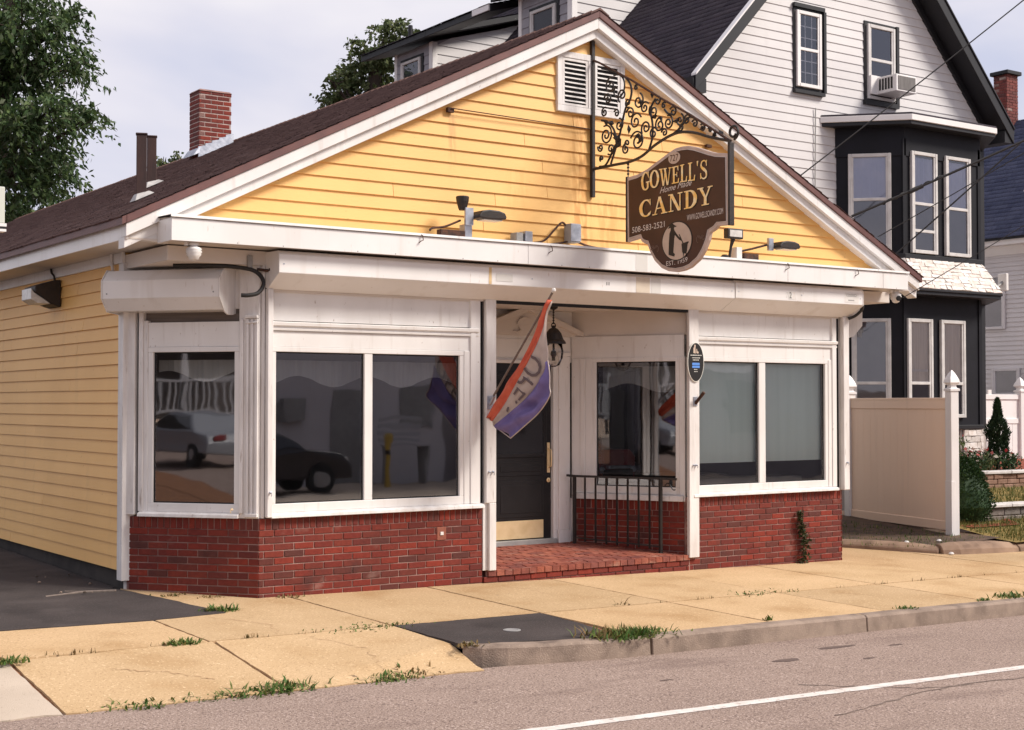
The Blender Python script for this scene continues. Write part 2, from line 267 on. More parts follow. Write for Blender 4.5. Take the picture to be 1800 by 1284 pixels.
class MB:
    def __init__(s, fr=WORLD): s.v = []; s.f = []; s.mi = []; s.fr = fr; s.cur = 0
    def P(s, *p): s.v.append(s.fr(*p)); return len(s.v)-1
    def face(s, idx): s.f.append(idx); s.mi.append(s.cur)
    def quad(s, a, b, c, d): s.face([s.P(*a), s.P(*b), s.P(*c), s.P(*d)]); return s
    def box(s, u0, u1, v0, v1, z0, z1):
        i = [s.P(u, v, z) for z in (z0, z1) for v in (v0, v1) for u in (u0, u1)]
        for q in ((0, 1, 3, 2), (4, 6, 7, 5), (0, 4, 5, 1), (2, 3, 7, 6), (0, 2, 6, 4), (1, 5, 7, 3)): s.face([i[k] for k in q])
        return s
    def hexa(s, lo, hi):
        """lo, hi: 4 points each (u,v,z)"""
        a = [s.P(*p) for p in lo]; b = [s.P(*p) for p in hi]
        s.face(a[::-1]); s.face(b)
        for k in range(4): s.face([a[k], a[(k+1) % 4], b[(k+1) % 4], b[k]])
        return s
    def prism(s, poly, ax, a, b):
        """poly of 2-D points extruded along axis ax (0=u,1=v,2=z) from a to b"""
        def mk(p, t):
            q = list(p); q.insert(ax, t); return s.P(*q)
        A = [mk(p, a) for p in poly]; B = [mk(p, b) for p in poly]; n = len(poly)
        s.face(A[::-1]); s.face(B)
        for k in range(n): s.face([A[k], A[(k+1) % n], B[(k+1) % n], B[k]])
        return s
    def tube(s, pts, r, n=6, closed=False):
        W = [Vector(s.fr(*p)) for p in pts]; rs = r if isinstance(r, (list, tuple)) else [r]*len(W)
        rings = []; m = len(W); prev = None
        for k in range(m):
            if closed: d = W[(k+1) % m]-W[k-1]
            else: d = W[min(k+1, m-1)]-W[max(k-1, 0)]
            d.normalize()
            if prev is None:
                x = d.orthogonal().normalized()
            else:
                x = prev-d*prev.dot(d)
                x = x.normalized() if x.length > 1e-6 else d.orthogonal().normalized()
            prev = x; y = d.cross(x)
            ring = []
            for j in range(n):
                a = 2*math.pi*j/n; s.v.append(W[k]+(x*math.cos(a)+y*math.sin(a))*rs[k]); ring.append(len(s.v)-1)
            rings.append(ring)
        for k in range(m if closed else m-1):
            a, b = rings[k], rings[(k+1) % m]
            for j in range(n): s.face([a[j], a[(j+1) % n], b[(j+1) % n], b[j]])
        if not closed: s.face(rings[0][::-1]); s.face(rings[-1])
        return s
    def lathe(s, c, prof, n=16, axis=None):
        """prof: list of (r, h) from c along axis (default z)"""
        c = Vector(s.fr(*c)); ax = Vector(axis or (0, 0, 1)).normalized(); x = ax.orthogonal().normalized(); y = ax.cross(x)
        rings = []
        for r, h in prof:
            ring = []
            for j in range(n):
                a = 2*math.pi*j/n; s.v.append(c+ax*h+(x*math.cos(a)+y*math.sin(a))*r); ring.append(len(s.v)-1)
            rings.append(ring)
        for a, b in zip(rings, rings[1:]):
            for j in range(n): s.face([a[j], a[(j+1) % n], b[(j+1) % n], b[j]])
        s.face(rings[0][::-1]); s.face(rings[-1]); return s
    def mesh(s, name, mats, recalc=True, smooth=False):
        me = bpy.data.meshes.new(name); me.from_pydata([tuple(v) for v in s.v], [], s.f)
        for m in (mats if isinstance(mats, (list, tuple)) else [mats]): me.materials.append(m)
        if isinstance(mats, (list, tuple)) and len(mats) > 1: me.polygons.foreach_set('material_index', s.mi)
        if recalc:
            bm = bmesh.new(); bm.from_mesh(me); bmesh.ops.recalc_face_normals(bm, faces=bm.faces); bm.to_mesh(me); bm.free()
        if smooth: me.polygons.foreach_set('use_smooth', [True]*len(me.polygons))
        me.update(); return me
    def build(s, name, mats, parent=None, bevel=0., smooth=False, recalc=True, seg=1):
        if parent is not None:
            og = org(parent)
            if og.length > 0: s.v = [Vector(v)-og for v in s.v]
        ob = bpy.data.objects.new(name, s.mesh(name, mats, recalc, smooth)); COL.objects.link(ob)
        if parent is not None: ob.parent = parent
        if bevel:
            b = ob.modifiers.new('bevel', 'BEVEL'); b.width = bevel; b.segments = seg; b.limit_method = 'ANGLE'; b.angle_limit = R(40)
        return ob
def org(o):
    w = Vector((0, 0, 0))
    while o is not None: w += o.location; o = o.parent
    return w
def tag(o, label=None, cat=None, group=None, kind=None):
    if label: o['label'] = label
    if cat: o['category'] = cat
    if group: o['group'] = group
    if kind: o['kind'] = kind
    return o
def thing(name, label, cat, loc=(0, 0, 0), group=None):
    o = bpy.data.objects.new(name, None); COL.objects.link(o); o.location = loc; o.empty_display_size = .2
    return tag(o, label, cat, group)
def np_mesh(name, V, F4, mat_, parent=None, tri=False):
    k = 3 if tri else 4
    me = bpy.data.meshes.new(name); V = np.asarray(V, np.float32); F4 = np.asarray(F4, np.int32)
    if parent is not None: V = V-np.array(org(parent), np.float32)
    me.vertices.add(len(V)); me.vertices.foreach_set('co', V.ravel())
    me.loops.add(F4.size); me.loops.foreach_set('vertex_index', F4.ravel())
    me.polygons.add(len(F4)); me.polygons.foreach_set('loop_start', np.arange(0, F4.size, k, dtype=np.int32))
    me.update(calc_edges=True); me.materials.append(mat_)
    ob = bpy.data.objects.new(name, me); COL.objects.link(ob)
    if parent is not None: ob.parent = parent
    return ob
def text_polys(txt, shear=0., res=3):
    """flat outline mesh of a line of text, normalised to height 1 of its box and starting at x=0"""
    cu = bpy.data.curves.new('text', 'FONT'); cu.body = txt; cu.resolution_u = res; cu.shear = shear
    ob = bpy.data.objects.new('text', cu); COL.objects.link(ob)
    dg = bpy.context.evaluated_depsgraph_get(); me = bpy.data.meshes.new_from_object(ob.evaluated_get(dg))
    V = np.array([v.co[:2] for v in me.vertices]); F = [list(p.vertices) for p in me.polygons]
    bpy.data.objects.remove(ob); bpy.data.curves.remove(cu); bpy.data.meshes.remove(me)
    V -= V.min(0); h = V[:, 1].max(); V /= h
    return V, F, V[:, 0].max()
def add_text(mb, txt, place, width, height, shear=0.):
    """place(x, y) -> (u, v, z) in mb's frame with x in 0..width, y in 0..height"""
    V, F, w = text_polys(txt, shear)
    i0 = len(mb.v)
    for x, y in V: mb.P(*place(x/w*width, y*height))
    for f in F: mb.face([i0+k for k in f])

# bricks ------------------------------------------------------------
BRICKS = []       # (parent, matrix, (w,h), score)
BCACHE = {}
def brick_mesh(w, h, d=.03, m=None, kind='brick'):
    key = (round(w, 2), round(h, 2), round(d, 2), kind)
    if key not in BCACHE:
        mb = MB(); c = .0035
        w_, h_ = w/2, h/2
        A = [(-w_, -d, -h_), (w_, -d, -h_), (w_, -d, h_), (-w_, -d, h_)]
        Bq = [(-w_, -c, -h_), (w_, -c, -h_), (w_, -c, h_), (-w_, -c, h_)]
        Cq = [(-w_+c, 0, -h_+c), (w_-c, 0, -h_+c), (w_-c, 0, h_-c), (-w_+c, 0, h_-c)]
        i = [[mb.P(*p) for p in q] for q in (A, Bq, Cq)]
        for a, b in ((i[0], i[1]), (i[1], i[2])):
            for k in range(4): mb.face([a[k], a[(k+1) % 4], b[(k+1) % 4], b[k]])
        mb.face(i[2])
        BCACHE[key] = mb.mesh(kind, m or BRK)
    return BCACHE[key]
def lay(parent, fr, u0, u1, z0, z1, proud=.0, cw=.203, ch=.0575, j=.0102, off=0., clip=None, out=BRICKS):
    ztop = z1; row = 0
    while ztop - ch > z0 - .03:
        x = u0 - (off + (row % 2)*.5*(cw+j)) % (cw+j)
        while x < u1-.02:
            a, b = max(x, u0), min(x+cw, u1)
            if b-a > .03 and (clip is None or clip((a+b)/2, ztop-ch/2)):
                out.append((parent, fr, (a+b)/2, ztop-ch/2, b-a, ch, proud))
            x += cw+j
        ztop -= ch+j; row += 1
def soldiers(parent, fr, u0, u1, z0, z1, proud=.0, cw=.0575, j=.0105, out=BRICKS):
    n = max(1, round((u1-u0)/(cw+j))); st = (u1-u0)/n
    for k in range(n): out.append((parent, fr, u0+(k+.5)*st, (z0+z1)/2, st-j, z1-z0, proud))
def flush_bricks(lst, name, m, limit, stuff_parent, seed=1):
    rr = random.Random(seed); sc = []
    for b in lst:
        p, fr, u, z, w, h, pr = b; P = fr(u, pr, z); d = P-CAMP
        s = w*h*abs(d.normalized().dot(fr.N))/d.length_squared
        sc.append(s)
    order = sorted(range(len(lst)), key=lambda i: -sc[i])
    rest = MB()
    for k, i in enumerate(order):
        p, fr, u, z, w, h, pr = lst[i]
        P = fr(u, pr+rr.uniform(-.0015, .0015), z)
        rot = Matrix((fr.U, fr.N, Vector((0, 0, 1)))).transposed().to_4x4()
        M = Matrix.Translation(P) @ rot @ Matrix.Rotation(rr.uniform(-.006, .006), 4, 'Y')
        if k < limit:
            o = bpy.data.objects.new(name, brick_mesh(w, h, m=m, kind=name)); COL.objects.link(o)
            o.parent = p; o.matrix_local = Matrix.Translation(-org(p)) @ M
        else:
            me = brick_mesh(w, h, m=m, kind=name); i0 = len(rest.v)
            rest.v += [M @ v.co for v in me.vertices]
            for f in me.polygons: rest.face([i0+q for q in f.vertices])
    if rest.f:
        o = rest.build(name, m, stuff_parent, recalc=False); o['kind'] = 'stuff'

def shingles(parent, m, o0, U, V, ulen, vlen, tab=.31, exp=.135, th=.012, name='shingles', seed=2, clip=None):
    """o0 = eave corner, U along the eave, V up the slope"""
    o0, U, V = Vector(o0), Vector(U).normalized(), Vector(V).normalized(); Nn = U.cross(V)
    if Nn.z < 0: Nn = -Nn
    rr = random.Random(seed); VV = []; FF = []
    rows = int(vlen/exp)+1
    for r in range(rows):
        x = -tab*rr.random()
        while x < ulen:
            w = tab*rr.choice((.5, .75, 1, 1, 1.2)); a, b = max(x, 0), min(x+w-.006, ulen)
            if b-a > .02:
                v0 = r*exp-rr.choice((0, 0, 0, .006, .008)); v1 = min((r+1)*exp+.02, vlen)
                if clip is None or clip(a, (v0+v1)/2):
                    t = th*rr.uniform(.8, 1.3)
                    i = len(VV)
                    for (u, v, n) in ((a, v0, 0), (b, v0, 0), (a, v0, t), (b, v0, t), (a, v1, .002), (b, v1, .002)):
                        VV.append(o0+U*u+V*v+Nn*n)
                    FF += [(i, i+1, i+3, i+2), (i+2, i+3, i+5, i+4), (i, i+2, i+4, i+4), (i+1, i+5, i+3, i+3)][:2]
            x += w
    ob = np_mesh(name, [tuple(p) for p in VV], FF, m, parent); ob['kind'] = 'stuff'; return ob

def leaf_cards(name, C, D, L, Wd, m, parent, droop=0.):
    """diamond leaf cards: centres C (n,3), directions D, length L, width Wd (arrays)"""
    n = len(C); D = D/np.linalg.norm(D, axis=1, keepdims=True)
    S = np.cross(D, RS.normal(size=(n, 3))); S /= np.linalg.norm(S, axis=1, keepdims=True)+1e-9
    Nn = np.cross(D, S)
    a = C-D*L[:, None]/2; b = C+D*L[:, None]/2-np.array([0, 0, 1])*droop*L[:, None]
    l = C-D*L[:, None]*.08+S*Wd[:, None]/2+Nn*Wd[:, None]*.15; r = C-D*L[:, None]*.08-S*Wd[:, None]/2+Nn*Wd[:, None]*.15
    V = np.stack([a, r, b, l], 1).reshape(-1, 3); F = np.arange(4*n).reshape(n, 4)
    return np_mesh(name, V, F, m, parent)

# ================================================================== GROUND
def gs(x, y): return -.0175*x+.015*y                    # sidewalk plane
def gr(x, y): return -.2525-.0175*x-.015*y if y > -9 else -.2525-.0175*x+.135   # road, crowned
def apron(x, y):
    if y >= -2.1: return gs(x, y)
    k = max(0, min(1, (.42-x)/1.5))**.8; q = max(0, min(1, (-2.75-y)/.62)); q = q*q*(3-2*q)
    k = max(k, q); return gs(x, y)+k*(-.0175*x+.118*y+.2178-gs(x, y)-.008)
def sheet(name, poly, zf, m, thick=.0, parent=None, kind='structure', dz=0.):
    mb = MB(); n = len(poly)
    t = [mb.P(x, y, zf(x, y)+dz) for x, y in poly]; mb.face(t)
    if thick:
        b = [mb.P(x, y, zf(x, y)+dz-thick) for x, y in poly]
        for k in range(n): mb.face([t[k], b[k], b[(k+1) % n], t[(k+1) % n]])
    o = mb.build(name, m, parent, recalc=False)
    if sum(poly[k][0]*poly[(k+1) % n][1]-poly[(k+1) % n][0]*poly[k][1] for k in range(n)) < 0: o.data.flip_normals()
    if parent is None: o['kind'] = kind
    return o
sheet('ground', [(-400, -400), (400, -400), (400, 400), (-400, 400)], lambda x, y: -.0175*x-.45, DIRT)
mb = MB(); ys = [-13.2, -11.5, -9, -7, -5, -4.2, -3.3]
rowsv = [[mb.P(x, y, gr(x, y)) for x in (-120, -40, -10, 0, 10, 40, 120)] for y in ys]
for a, b in zip(rowsv, rowsv[1:]):
    for k in range(6): mb.face([a[k], a[k+1], b[k+1], b[k]])
road = mb.build('road', ASPH); road['kind'] = 'structure'
# edge line of the road, slightly wavering and worn at its borders
mb = MB(); rr = random.Random(5); prev = None
x = -14.
while x < 60:
    yc = -5.46-.028*(x+.6); a = mb.P(x, yc-.055+rr.uniform(-.007, .007), gr(x, yc)+.004); b = mb.P(x, yc+.055+rr.uniform(-.007, .007), gr(x, yc)+.004)
    if prev: mb.face([prev[0], a, b, prev[1]])
    prev = (a, b); x += .12
o = mb.build('road_marking', LINEP, recalc=False); o['kind'] = 'structure'
def ragged(poly, step=.12, amp=.012, seed=1):
    rr = random.Random(seed); out = []
    for k in range(len(poly)):
        a, b = poly[k], poly[(k+1) % len(poly)]; L = math.hypot(b[0]-a[0], b[1]-a[1]); n = max(1, min(80, int(L/step)))
        for q in range(n):
            j = amp if q else 0
            out.append((a[0]+(b[0]-a[0])*q/n+rr.uniform(-j, j), a[1]+(b[1]-a[1])*q/n+rr.uniform(-j, j)))
    return out
def crack(pts, w=.012, seed=0, zf=gr):
    rr = random.Random(seed); q = []
    for a, b in zip(pts, pts[1:]):
        for k in range(12):
            t = k/12; q.append((a[0]+(b[0]-a[0])*t+rr.uniform(-.03, .03), a[1]+(b[1]-a[1])*t+rr.uniform(-.03, .03)))
    mb = MB(); pv = None
    for k, (x, y) in enumerate(q):
        ww = w*rr.uniform(.2, 1.1); a = mb.P(x-ww*.5, y-ww, zf(x, y)+.004); b = mb.P(x+ww*.5, y+ww, zf(x, y)+.004)
        if pv: mb.face([pv[0], a, b, pv[1]])
        pv = (a, b)
    return mb
CRK = mat('crack_fill', (.19, .14, .115), rough=.95)
for i, c in enumerate(([(1.2, -6.15), (2.6, -5.85), (4.6, -5.9), (8, -6.1)], [(1.9, -5.2), (2.5, -5.75), (3.0, -5.9)])):
    o = crack(c, .011, i).build('road_crack', CRK, recalc=False); o['kind'] = 'structure'
for (x, y, a, b, s) in ((2.65, -4.31, .16, .06, 1), (3.55, -4.02, .24, .05, 2), (4.1, -4.2, .10, .03, 3), (1.2, -4.5, .07, .02, 4), (3.3, -4.6, .08, .025, 5)):
    rr = random.Random(s); pl = []
    for k in range(14):
        t = 2*math.pi*k/14; r_ = rr.uniform(.75, 1.1); pl.append((x+a*r_*math.cos(t), y+b*r_*math.sin(t)))
    sheet('road_patch', pl, gr, mat('tar_patch%d' % s, (.125, .085, .072), rough=.95, bump=.6, bscale=120), dz=.003)

# sidewalk: joint bed, then every slab
bed = sheet('sidewalk', [(-40, -2.1), (.30, -2.05), (.30, -2.93), (.62, -3.12), (.92, -3.22), (1.3, -3.29), (1.6, -3.33), (1.95, -3.40), (60, -3.43), (60, 2.2), (-.2, 2.2), (-.75, 1.3), (-1.1, .2), (-.66, -.73), (-40, -.9)], gs, JOINT, dz=-.016)
def slab(poly, zf=gs, m=CONC):
    cx = sum(p[0] for p in poly)/len(poly); cy = sum(p[1] for p in poly)/len(poly); rr = random.Random(int(cx*91+cy*37))
    ins = []
    for x, y in poly:
        d = math.hypot(x-cx, y-cy); f = 1-.017/max(d, .1); ins.append((cx+(x-cx)*f, cy+(y-cy)*f))
    # subdivide the outline so that its edges can be worn
    out = []
    n = len(ins)
    for k in range(n):
        a, b = ins[k], ins[(k+1) % n]; L = math.hypot(b[0]-a[0], b[1]-a[1]); q = max(1, int(L/.09))
        for t in range(q):
            jt = .006 if t else 0
            out.append((a[0]+(b[0]-a[0])*t/q+rr.uniform(-jt, jt), a[1]+(b[1]-a[1])*t/q+rr.uniform(-jt, jt)))
    dz = rr.uniform(-.003, .003)
    return sheet('slab', out, zf, m, thick=.05, parent=bed, dz=dz)
FX = [.30, 1.88, 3.44, 4.98, 6.55, 8.12, 9.7, 11.3, 12.9, 14.5, 16.1, 17.7]
def lj(x): return -2.05+.022*(x+1.4) if x < 8 else -1.84         # long joint, slightly skewed
slab([(-1.37, lj(-1.37)), (.30, lj(.3)), (.30, .05), (0, 0), (-.35, .45), (-.93, 1.2), (-.80, .25), (-.67, -.73), (-1.37, -.87)])
for a, b, c in ((-2.97, -1.37, CONC), (-4.55, -2.97, CONC), (-6.1, -4.55, CONG), (-7.7, -6.1, CONG)):
    slab([(a, -2.05-.045*(-a-1.4)), (b, -2.05-.045*(-b-1.4)), (b, -.87), (a, -.85)], m=c)
for a, b in zip(FX, FX[1:]):
    back = .03 if b < 8.1 else (1.9 if a < 9 else .5)
    slab([(a, lj(a)), (b, lj(b)), (b, back), (a, back)])
    if a > 1.5: slab([(a, -3.42), (b, -3.42), (b, lj(b)), (a, lj(a))])
AP = [-7.7, -6.1, -4.5, -2.94, -1.345, .31]
def slab_grid(a, b, y0f, y1, zf, m, n=14, gap=.014):
    rr = random.Random(int(a*77)); mb = MB(); g = {}
    for i in range(n+1):
        for j in range(n+1):
            x = a+gap+(b-a-2*gap)*i/n; yt = y0f(x)-gap; y = yt+(y1-yt)*j/n
            if i in (0, n): x += rr.uniform(-.005, .005)
            if j == n: y += rr.uniform(-.018, .018)
            g[i, j] = mb.P(x, y, zf(x, y))
    for i in range(n):
        for j in range(n): mb.face([g[i, j+1], g[i+1, j+1], g[i+1, j], g[i, j]])
    o = mb.build('slab', m, bed, recalc=False); q = o.modifiers.new('thick', 'SOLIDIFY'); q.thickness = .05; q.offset = -1
    return o
for a, b in zip(AP, AP[1:]):
    slab_grid(a, b, (lambda x: lj(x) if x > -1.4 else -2.05-.045*(-x-1.4)), -3.40, apron, CONG if b < -2.5 else CONC)
o = sheet('apron_bed', [(-40, -2.1), (-1.3, -2.1), (-1.3, -3.5), (-40, -3.5)], apron, JOINT, dz=-.02)
mb = MB(); xs_ = [-1.3+.2*k for k in range(9)]
for a, b in zip(xs_, xs_[1:]): mb.quad((a, -3.44, apron(a, -3.44)-.02), (b, -3.44, apron(b, -3.44)-.02), (b, -2.1, gs(b, -2.1)-.02), (a, -2.1, gs(a, -2.1)-.02)); mb.quad((a, -3.44, apron(a, -3.44)-.02), (b, -3.44, apron(b, -3.44)-.02), (b, -3.45, -.5), (a, -3.45, -.5))
o = mb.build('apron_bed', JOINT, recalc=False); o['kind'] = 'structure'
# black patch in the pavement
mb = MB(); rr = random.Random(3)
pp = [(.305, -2.03), (1.86, -1.99), (1.83, -2.6), (1.70, -3.33), (1.2, -3.27), (.6, -3.14), (.30, -3.07)]
for i, (c, zf) in enumerate((([(-2.35, -2.55), (-1.95, -2.75), (-1.7, -3.05)], apron), ([(2.6, -.1), (2.75, -.7), (2.65, -1.3)], gs), ([(-.55, -2.15), (-.35, -2.7), (-.5, -3.3)], apron), ([(5.6, -2.1), (5.75, -2.6), (5.65, -3.3)], gs), ([(-.9, -.9), (-.6, -1.5), (-.75, -2.0)], gs))):
    o = crack(c, .004, 20+i, zf).build('slab_crack', JOINT, bed, recalc=False)
o = sheet('asphalt_patch', ragged(pp, .09, .010), gs, DRIV, thick=.04, dz=.004)
o = MB().lathe((1.06, -2.69, gs(1.06, -2.69)+.003), [(.075, 0), (.075, .006), (.055, .008), (.05, .004)], 18).build('valve_cover', GREYB)
tag(o, 'small round grey metal cap set in the black asphalt patch', 'valve cover')
# kerb stones: each stone a part of the kerb
kerb = thing('kerb', None, None, (2, -3.5, 0)); kerb['kind'] = 'structure'
def kerb_stone(path, w=.15, m=KERB):
    mb = MB(); L = []; Rr = []
    n = len(path); rr = random.Random(int(path[0][0]*50))
    rows = []
    for k, (x, y) in enumerate(path):
        a = path[max(k-1, 0)]; b = path[min(k+1, n-1)]; d = Vector((b[0]-a[0], b[1]-a[1])).normalized(); nx, ny = -d.y, d.x
        zt = gs(x, y)+.004+rr.uniform(-.003, .003); zb = gr(x, y)-.08
        prof = [(-.018, zb), (-.004, zt-.022), (.014, zt), (w, zt), (w, zb)]
        rows.append([mb.P(x+nx*q, y+ny*q, z) for q, z in prof])
    for a, b in zip(rows, rows[1:]):
        for k in range(4): mb.face([a[k], b[k], b[k+1], a[k+1]])
    mb.face(rows[0]); mb.face(rows[-1][::-1])
    return mb.build('kerb_stone', m, kerb, bevel=.006)
kerb_stone([(.30, -3.10), (.42, -3.20), (.60, -3.29), (.9, -3.37), (1.2, -3.42), (1.5, -3.455), (1.91, -3.475)])
xs = [1.925, 4.55, 7.15, 8.25, 9.4, 12.0, 14.6, 17.2, 19.8, 25, 31, 40]
for a, b in zip(xs, xs[1:]): kerb_stone([(a+.006, -3.478), ((a+b)/2, -3.48), (b-.006, -3.478)])
# driveway beside the shop
def gd(x, y): return gs(x, y)+(.012 if y > -.6 else 0)
sheet('driveway', ragged([(-.665, -.745), (-.80, .25), (-1.0, 1.2), (-.95, 1.3), (-.95, 24), (-14, 24), (-14, -.85), (-2.97, -.85), (-1.4, -.87)], .10, .012, 4), gs, DRIV, thick=.05, dz=.006)
# verge and yard of the neighbouring house
sheet('soil_bed', [(9.36, 1.5), (9.66, .95), (9.92, .42), (10.1, .12), (10.6, .0), (11.25, -.02), (11.3, .6), (12.4, 5), (9.0, 5), (9.05, 2)], lambda x, y: -.12+.02*y+max(0, (x-9.4))*.055, DIRT)
def lawn_z(x, y): return -.075+.055*(x-11)*.2+.16*max(0, min(1, (y+.1)/1.0))
mbg = MB(); G = {}
for i in range(15):
    for j in range(5):
        x = 11.28+i*.57; y = -.25+j*.3; G[i, j] = mbg.P(x, y, lawn_z(x, y))
for i in range(14):
    for j in range(4): mbg.face([G[i, j], G[i+1, j], G[i+1, j+1], G[i, j+1]])
o = mbg.build('lower_lawn', LAWN, recalc=False); o['kind'] = 'structure'
sheet('upper_lawn', [(11.7, .95), (20, .95), (20, 2.75), (11.7, 2.75)], lambda x, y: .30+.10*(y-1), LAWN)
sheet('planting_bed', [(13.0, 2.62), (20, 2.62), (20, 6), (13.0, 6)], lambda x, y: .70+.02*(y-2.6), MULCH)
sheet('mulch_ring', [(11.45, .62), (12.5, .55), (12.75, 1.0), (12.4, 1.5), (11.5, 1.5)], lambda x, y: lawn_z(x, y)+.02, MULCH)
# rounded concrete edging between pavement and yard
edg = thing('stone_edging', None, None, (10, 0, 0)); edg['kind'] = 'structure'
def edging(path, h=.15, w=.30):
    mb = MB(); rows = []; n = len(path)
    for k, (x, y) in enumerate(path):
        a = path[max(k-1, 0)]; b = path[min(k+1, n-1)]; d = Vector((b[0]-a[0], b[1]-a[1])).normalized(); nx, ny = -d.y, d.x
        z0 = gs(x, y)
        f = .8 if k in (0, n-1) else 1
        rows.append([mb.P(x+nx*q*f, y+ny*q*f, z0+z*f) for q, z in ((-.06, -.05), (-.03, h*.45), (.03, h*.8), (.11, h), (.22, h*.98), (w, h*.7), (w, -.05))])
    for a, b in zip(rows, rows[1:]):
        for k in range(6): mb.face([a[k], b[k], b[k+1], a[k+1]])
    mb.face(rows[0]); mb.face(rows[-1][::-1])
    return mb.build('edging_stone', KERBT, edg, bevel=.012, smooth=False)
KERBT = mat('edging_concrete', (.33, .22, .15), (.22, .14, .095), scale=4, rough=.9, bump=.6, bscale=70, streak=[((.09, .06, .04), .5, 4, (1, 1, 1), .6, .76)])
edging([(9.25, 1.45), (9.55, .85), (9.8, .35), (9.97, .02)], h=.11)
edging([(9.98, -.02), (10.2, -.13), (10.6, -.18), (11.0, -.21), (11.33, -.235)])
edging([(11.345, -.236), (11.55, -.25)]); edging([(11.565, -.25), (13, -.34), (14.5, -.40)]); edging([(14.52, -.40), (17, -.5), (20, -.6)])

# ================================================================== THE CANDY SHOP
shop = thing('candy_shop', 'one-storey yellow clapboard candy shop with white trim, red brick base and gabled brown roof', 'shop', (4.03, 6, 0))
PK, SL, XC = 6.25, .497, 4.05
def zr(x): return PK-SL*abs(x-XC)
FND = mat('foundation', (.05, .042, .038), (.03, .026, .025), scale=4, rough=.95, bump=.5)
MB(SIDE).box(1.15, 22, -.12, -.03, -.4, .25).build('foundation', FND, shop)
sw = MB(SIDE).box(1.12, 22, -.15, -.012, .22, 3.34).build('side_wall', YEL, shop)
rr = random.Random(2)
z = .215; ex = .1265; row = 0
def clap(fr, parent, ua, ub, ua2, ub2, z0, z1, vb, vt, m, name='clapboard', vback=None):
    mb = MB(fr); k = vback if vback is not None else min(vb, vt)-.012
    mb.hexa([(ua, k, z0), (ub, k, z0), (ub, vb, z0), (ua, vb, z0)], [(ua2, k, z1), (ub2, k, z1), (ub2, vt, z1), (ua2, vt, z1)])
    return mb.build(name, m, parent)
while z < 3.24:
    z1 = min(z+ex, 3.30); cuts = [1.16, rr.uniform(2.2, 5.0), rr.uniform(8, 12), 22]
    for a, b in zip(cuts, cuts[1:]):
        j = rr.uniform(-.0015, .0015)
        clap(SIDE, sw, a+.0015, b-.0015, a+.0015, b-.0015, z+j, z1, .021+rr.uniform(-.002, .002), .003, YEL)
    z += ex
MB(SIDE).box(1.1, 22, 0, .03, 3.232, 3.338).build('frieze_board', WHT, shop, bevel=.003)
# corner board, split and rotten at its foot
mb = MB(SIDE); mb.hexa([(1.06, -.1, .12), (1.19, -.1, .12), (1.19, .032, .12), (1.06, .032, .12)], [(1.05, -.1, 3.23), (1.19, -.1, 3.23), (1.19, .032, 3.23), (1.05, .032, 3.23)])
mb.build('corner_board', WHT2, shop, bevel=.004)
# gable
gz = 3.50
gw = MB(FRONT).prism([(-.85, gz), (8.95, gz), (XC, zr(XC)-.22)], 1, -.20, -.075).build('gable_wall', YEL, shop)
def xin(z): return max(0.02, (zr(XC)-.285-z)/SL)     # half width of the wall inside the rake boards
z = 3.555; ex = .1375; row = 0
while z < 5.93:
    z1 = min(z+ex, 5.95); h0, h1 = xin(z), xin(z1)
    n = 3 if h0 > 3 else (2 if h0 > 1.2 else 1)
    cuts = [None]+sorted(rr.uniform(-.8, .8)*h1 for _ in range(n-1))+[None]
    if n == 3 and abs(cuts[1]-cuts[2]) < .8: cuts[2] = cuts[1]+1.3 if cuts[1]+1.3 < h1 else cuts[1]-1.3; cuts = [None]+sorted(cuts[1:3])+[None]
    for i in range(n):
        a0, a1 = (XC-h0, XC-h1) if cuts[i] is None else (XC+cuts[i]+.0028,)*2
        c0, c1 = (XC+h0, XC+h1) if cuts[i+1] is None else (XC+cuts[i+1]-.0028,)*2
        clap(FRONT, gw, a0, c0, a1, c1, z+rr.uniform(-.001, .001), z1, -.045+rr.uniform(-.002, .002), -.064, YEL)
    z += ex
def rake(name, zo, h, v0, v1, m, ov=5.41, bevel=.003):
    for s in (-1, 1):
        xe = XC+s*ov
        MB(FRONT).prism([(XC+s*.001, zr(XC)+zo), (xe, zr(xe)+zo), (xe, zr(xe)+zo-h), (XC+s*.001, zr(XC)+zo-h)], 1, v0, v1).build(name, m, shop, bevel=bevel)
rake('drip_edge', -.018, .072, .06, .125, DRP)
rake('rake_board', -.092, .118, -.03, .105, WHT)
rake('rake_moulding', -.213, .098, -.09, .055, WHT)
# roof
for s in (-1, 1):
    xe = XC+s*5.45
    roof = MB().hexa([(XC, -.12, PK-.085), (xe, -.12, zr(xe)-.085), (xe, 22, zr(xe)-.085), (XC, 22, PK-.085)], [(XC, -.12, PK-.014), (xe, -.12, zr(xe)-.014), (xe, 22, zr(xe)-.014), (XC, 22, PK-.014)]).build('roof', DRP, shop)
    shingles(roof, SHB, (xe+s*.012, -.135, zr(xe)-.018), (0, 1, 0), (-s, 0, SL), 22.1, 6.09, th=.011, seed=4+s)
    MB().box(min(xe-s*.05, xe-s*.075), max(xe-s*.05, xe-s*.075), -.07, 22, 3.335, 3.50).build('eave_fascia', ALU, shop)
    x0, x1 = sorted((xe-s*.07, XC+s*4.90))
    MB().box(x0, x1, -.06, 22, 3.338, 3.352).build('soffit', SOF, shop)
    # horizontal return at the foot of the rake
    a = XC+s*5.385; b = XC+s*4.99
    MB(FRONT).prism([(a, 3.34), (b, 3.318), (b, zr(b)-.31), (a, zr(a)-.212)], 1, -.05, .05).build('eave_return', WHT, shop, bevel=.003)
mb = MB(); rr = random.Random(8); y = -.13
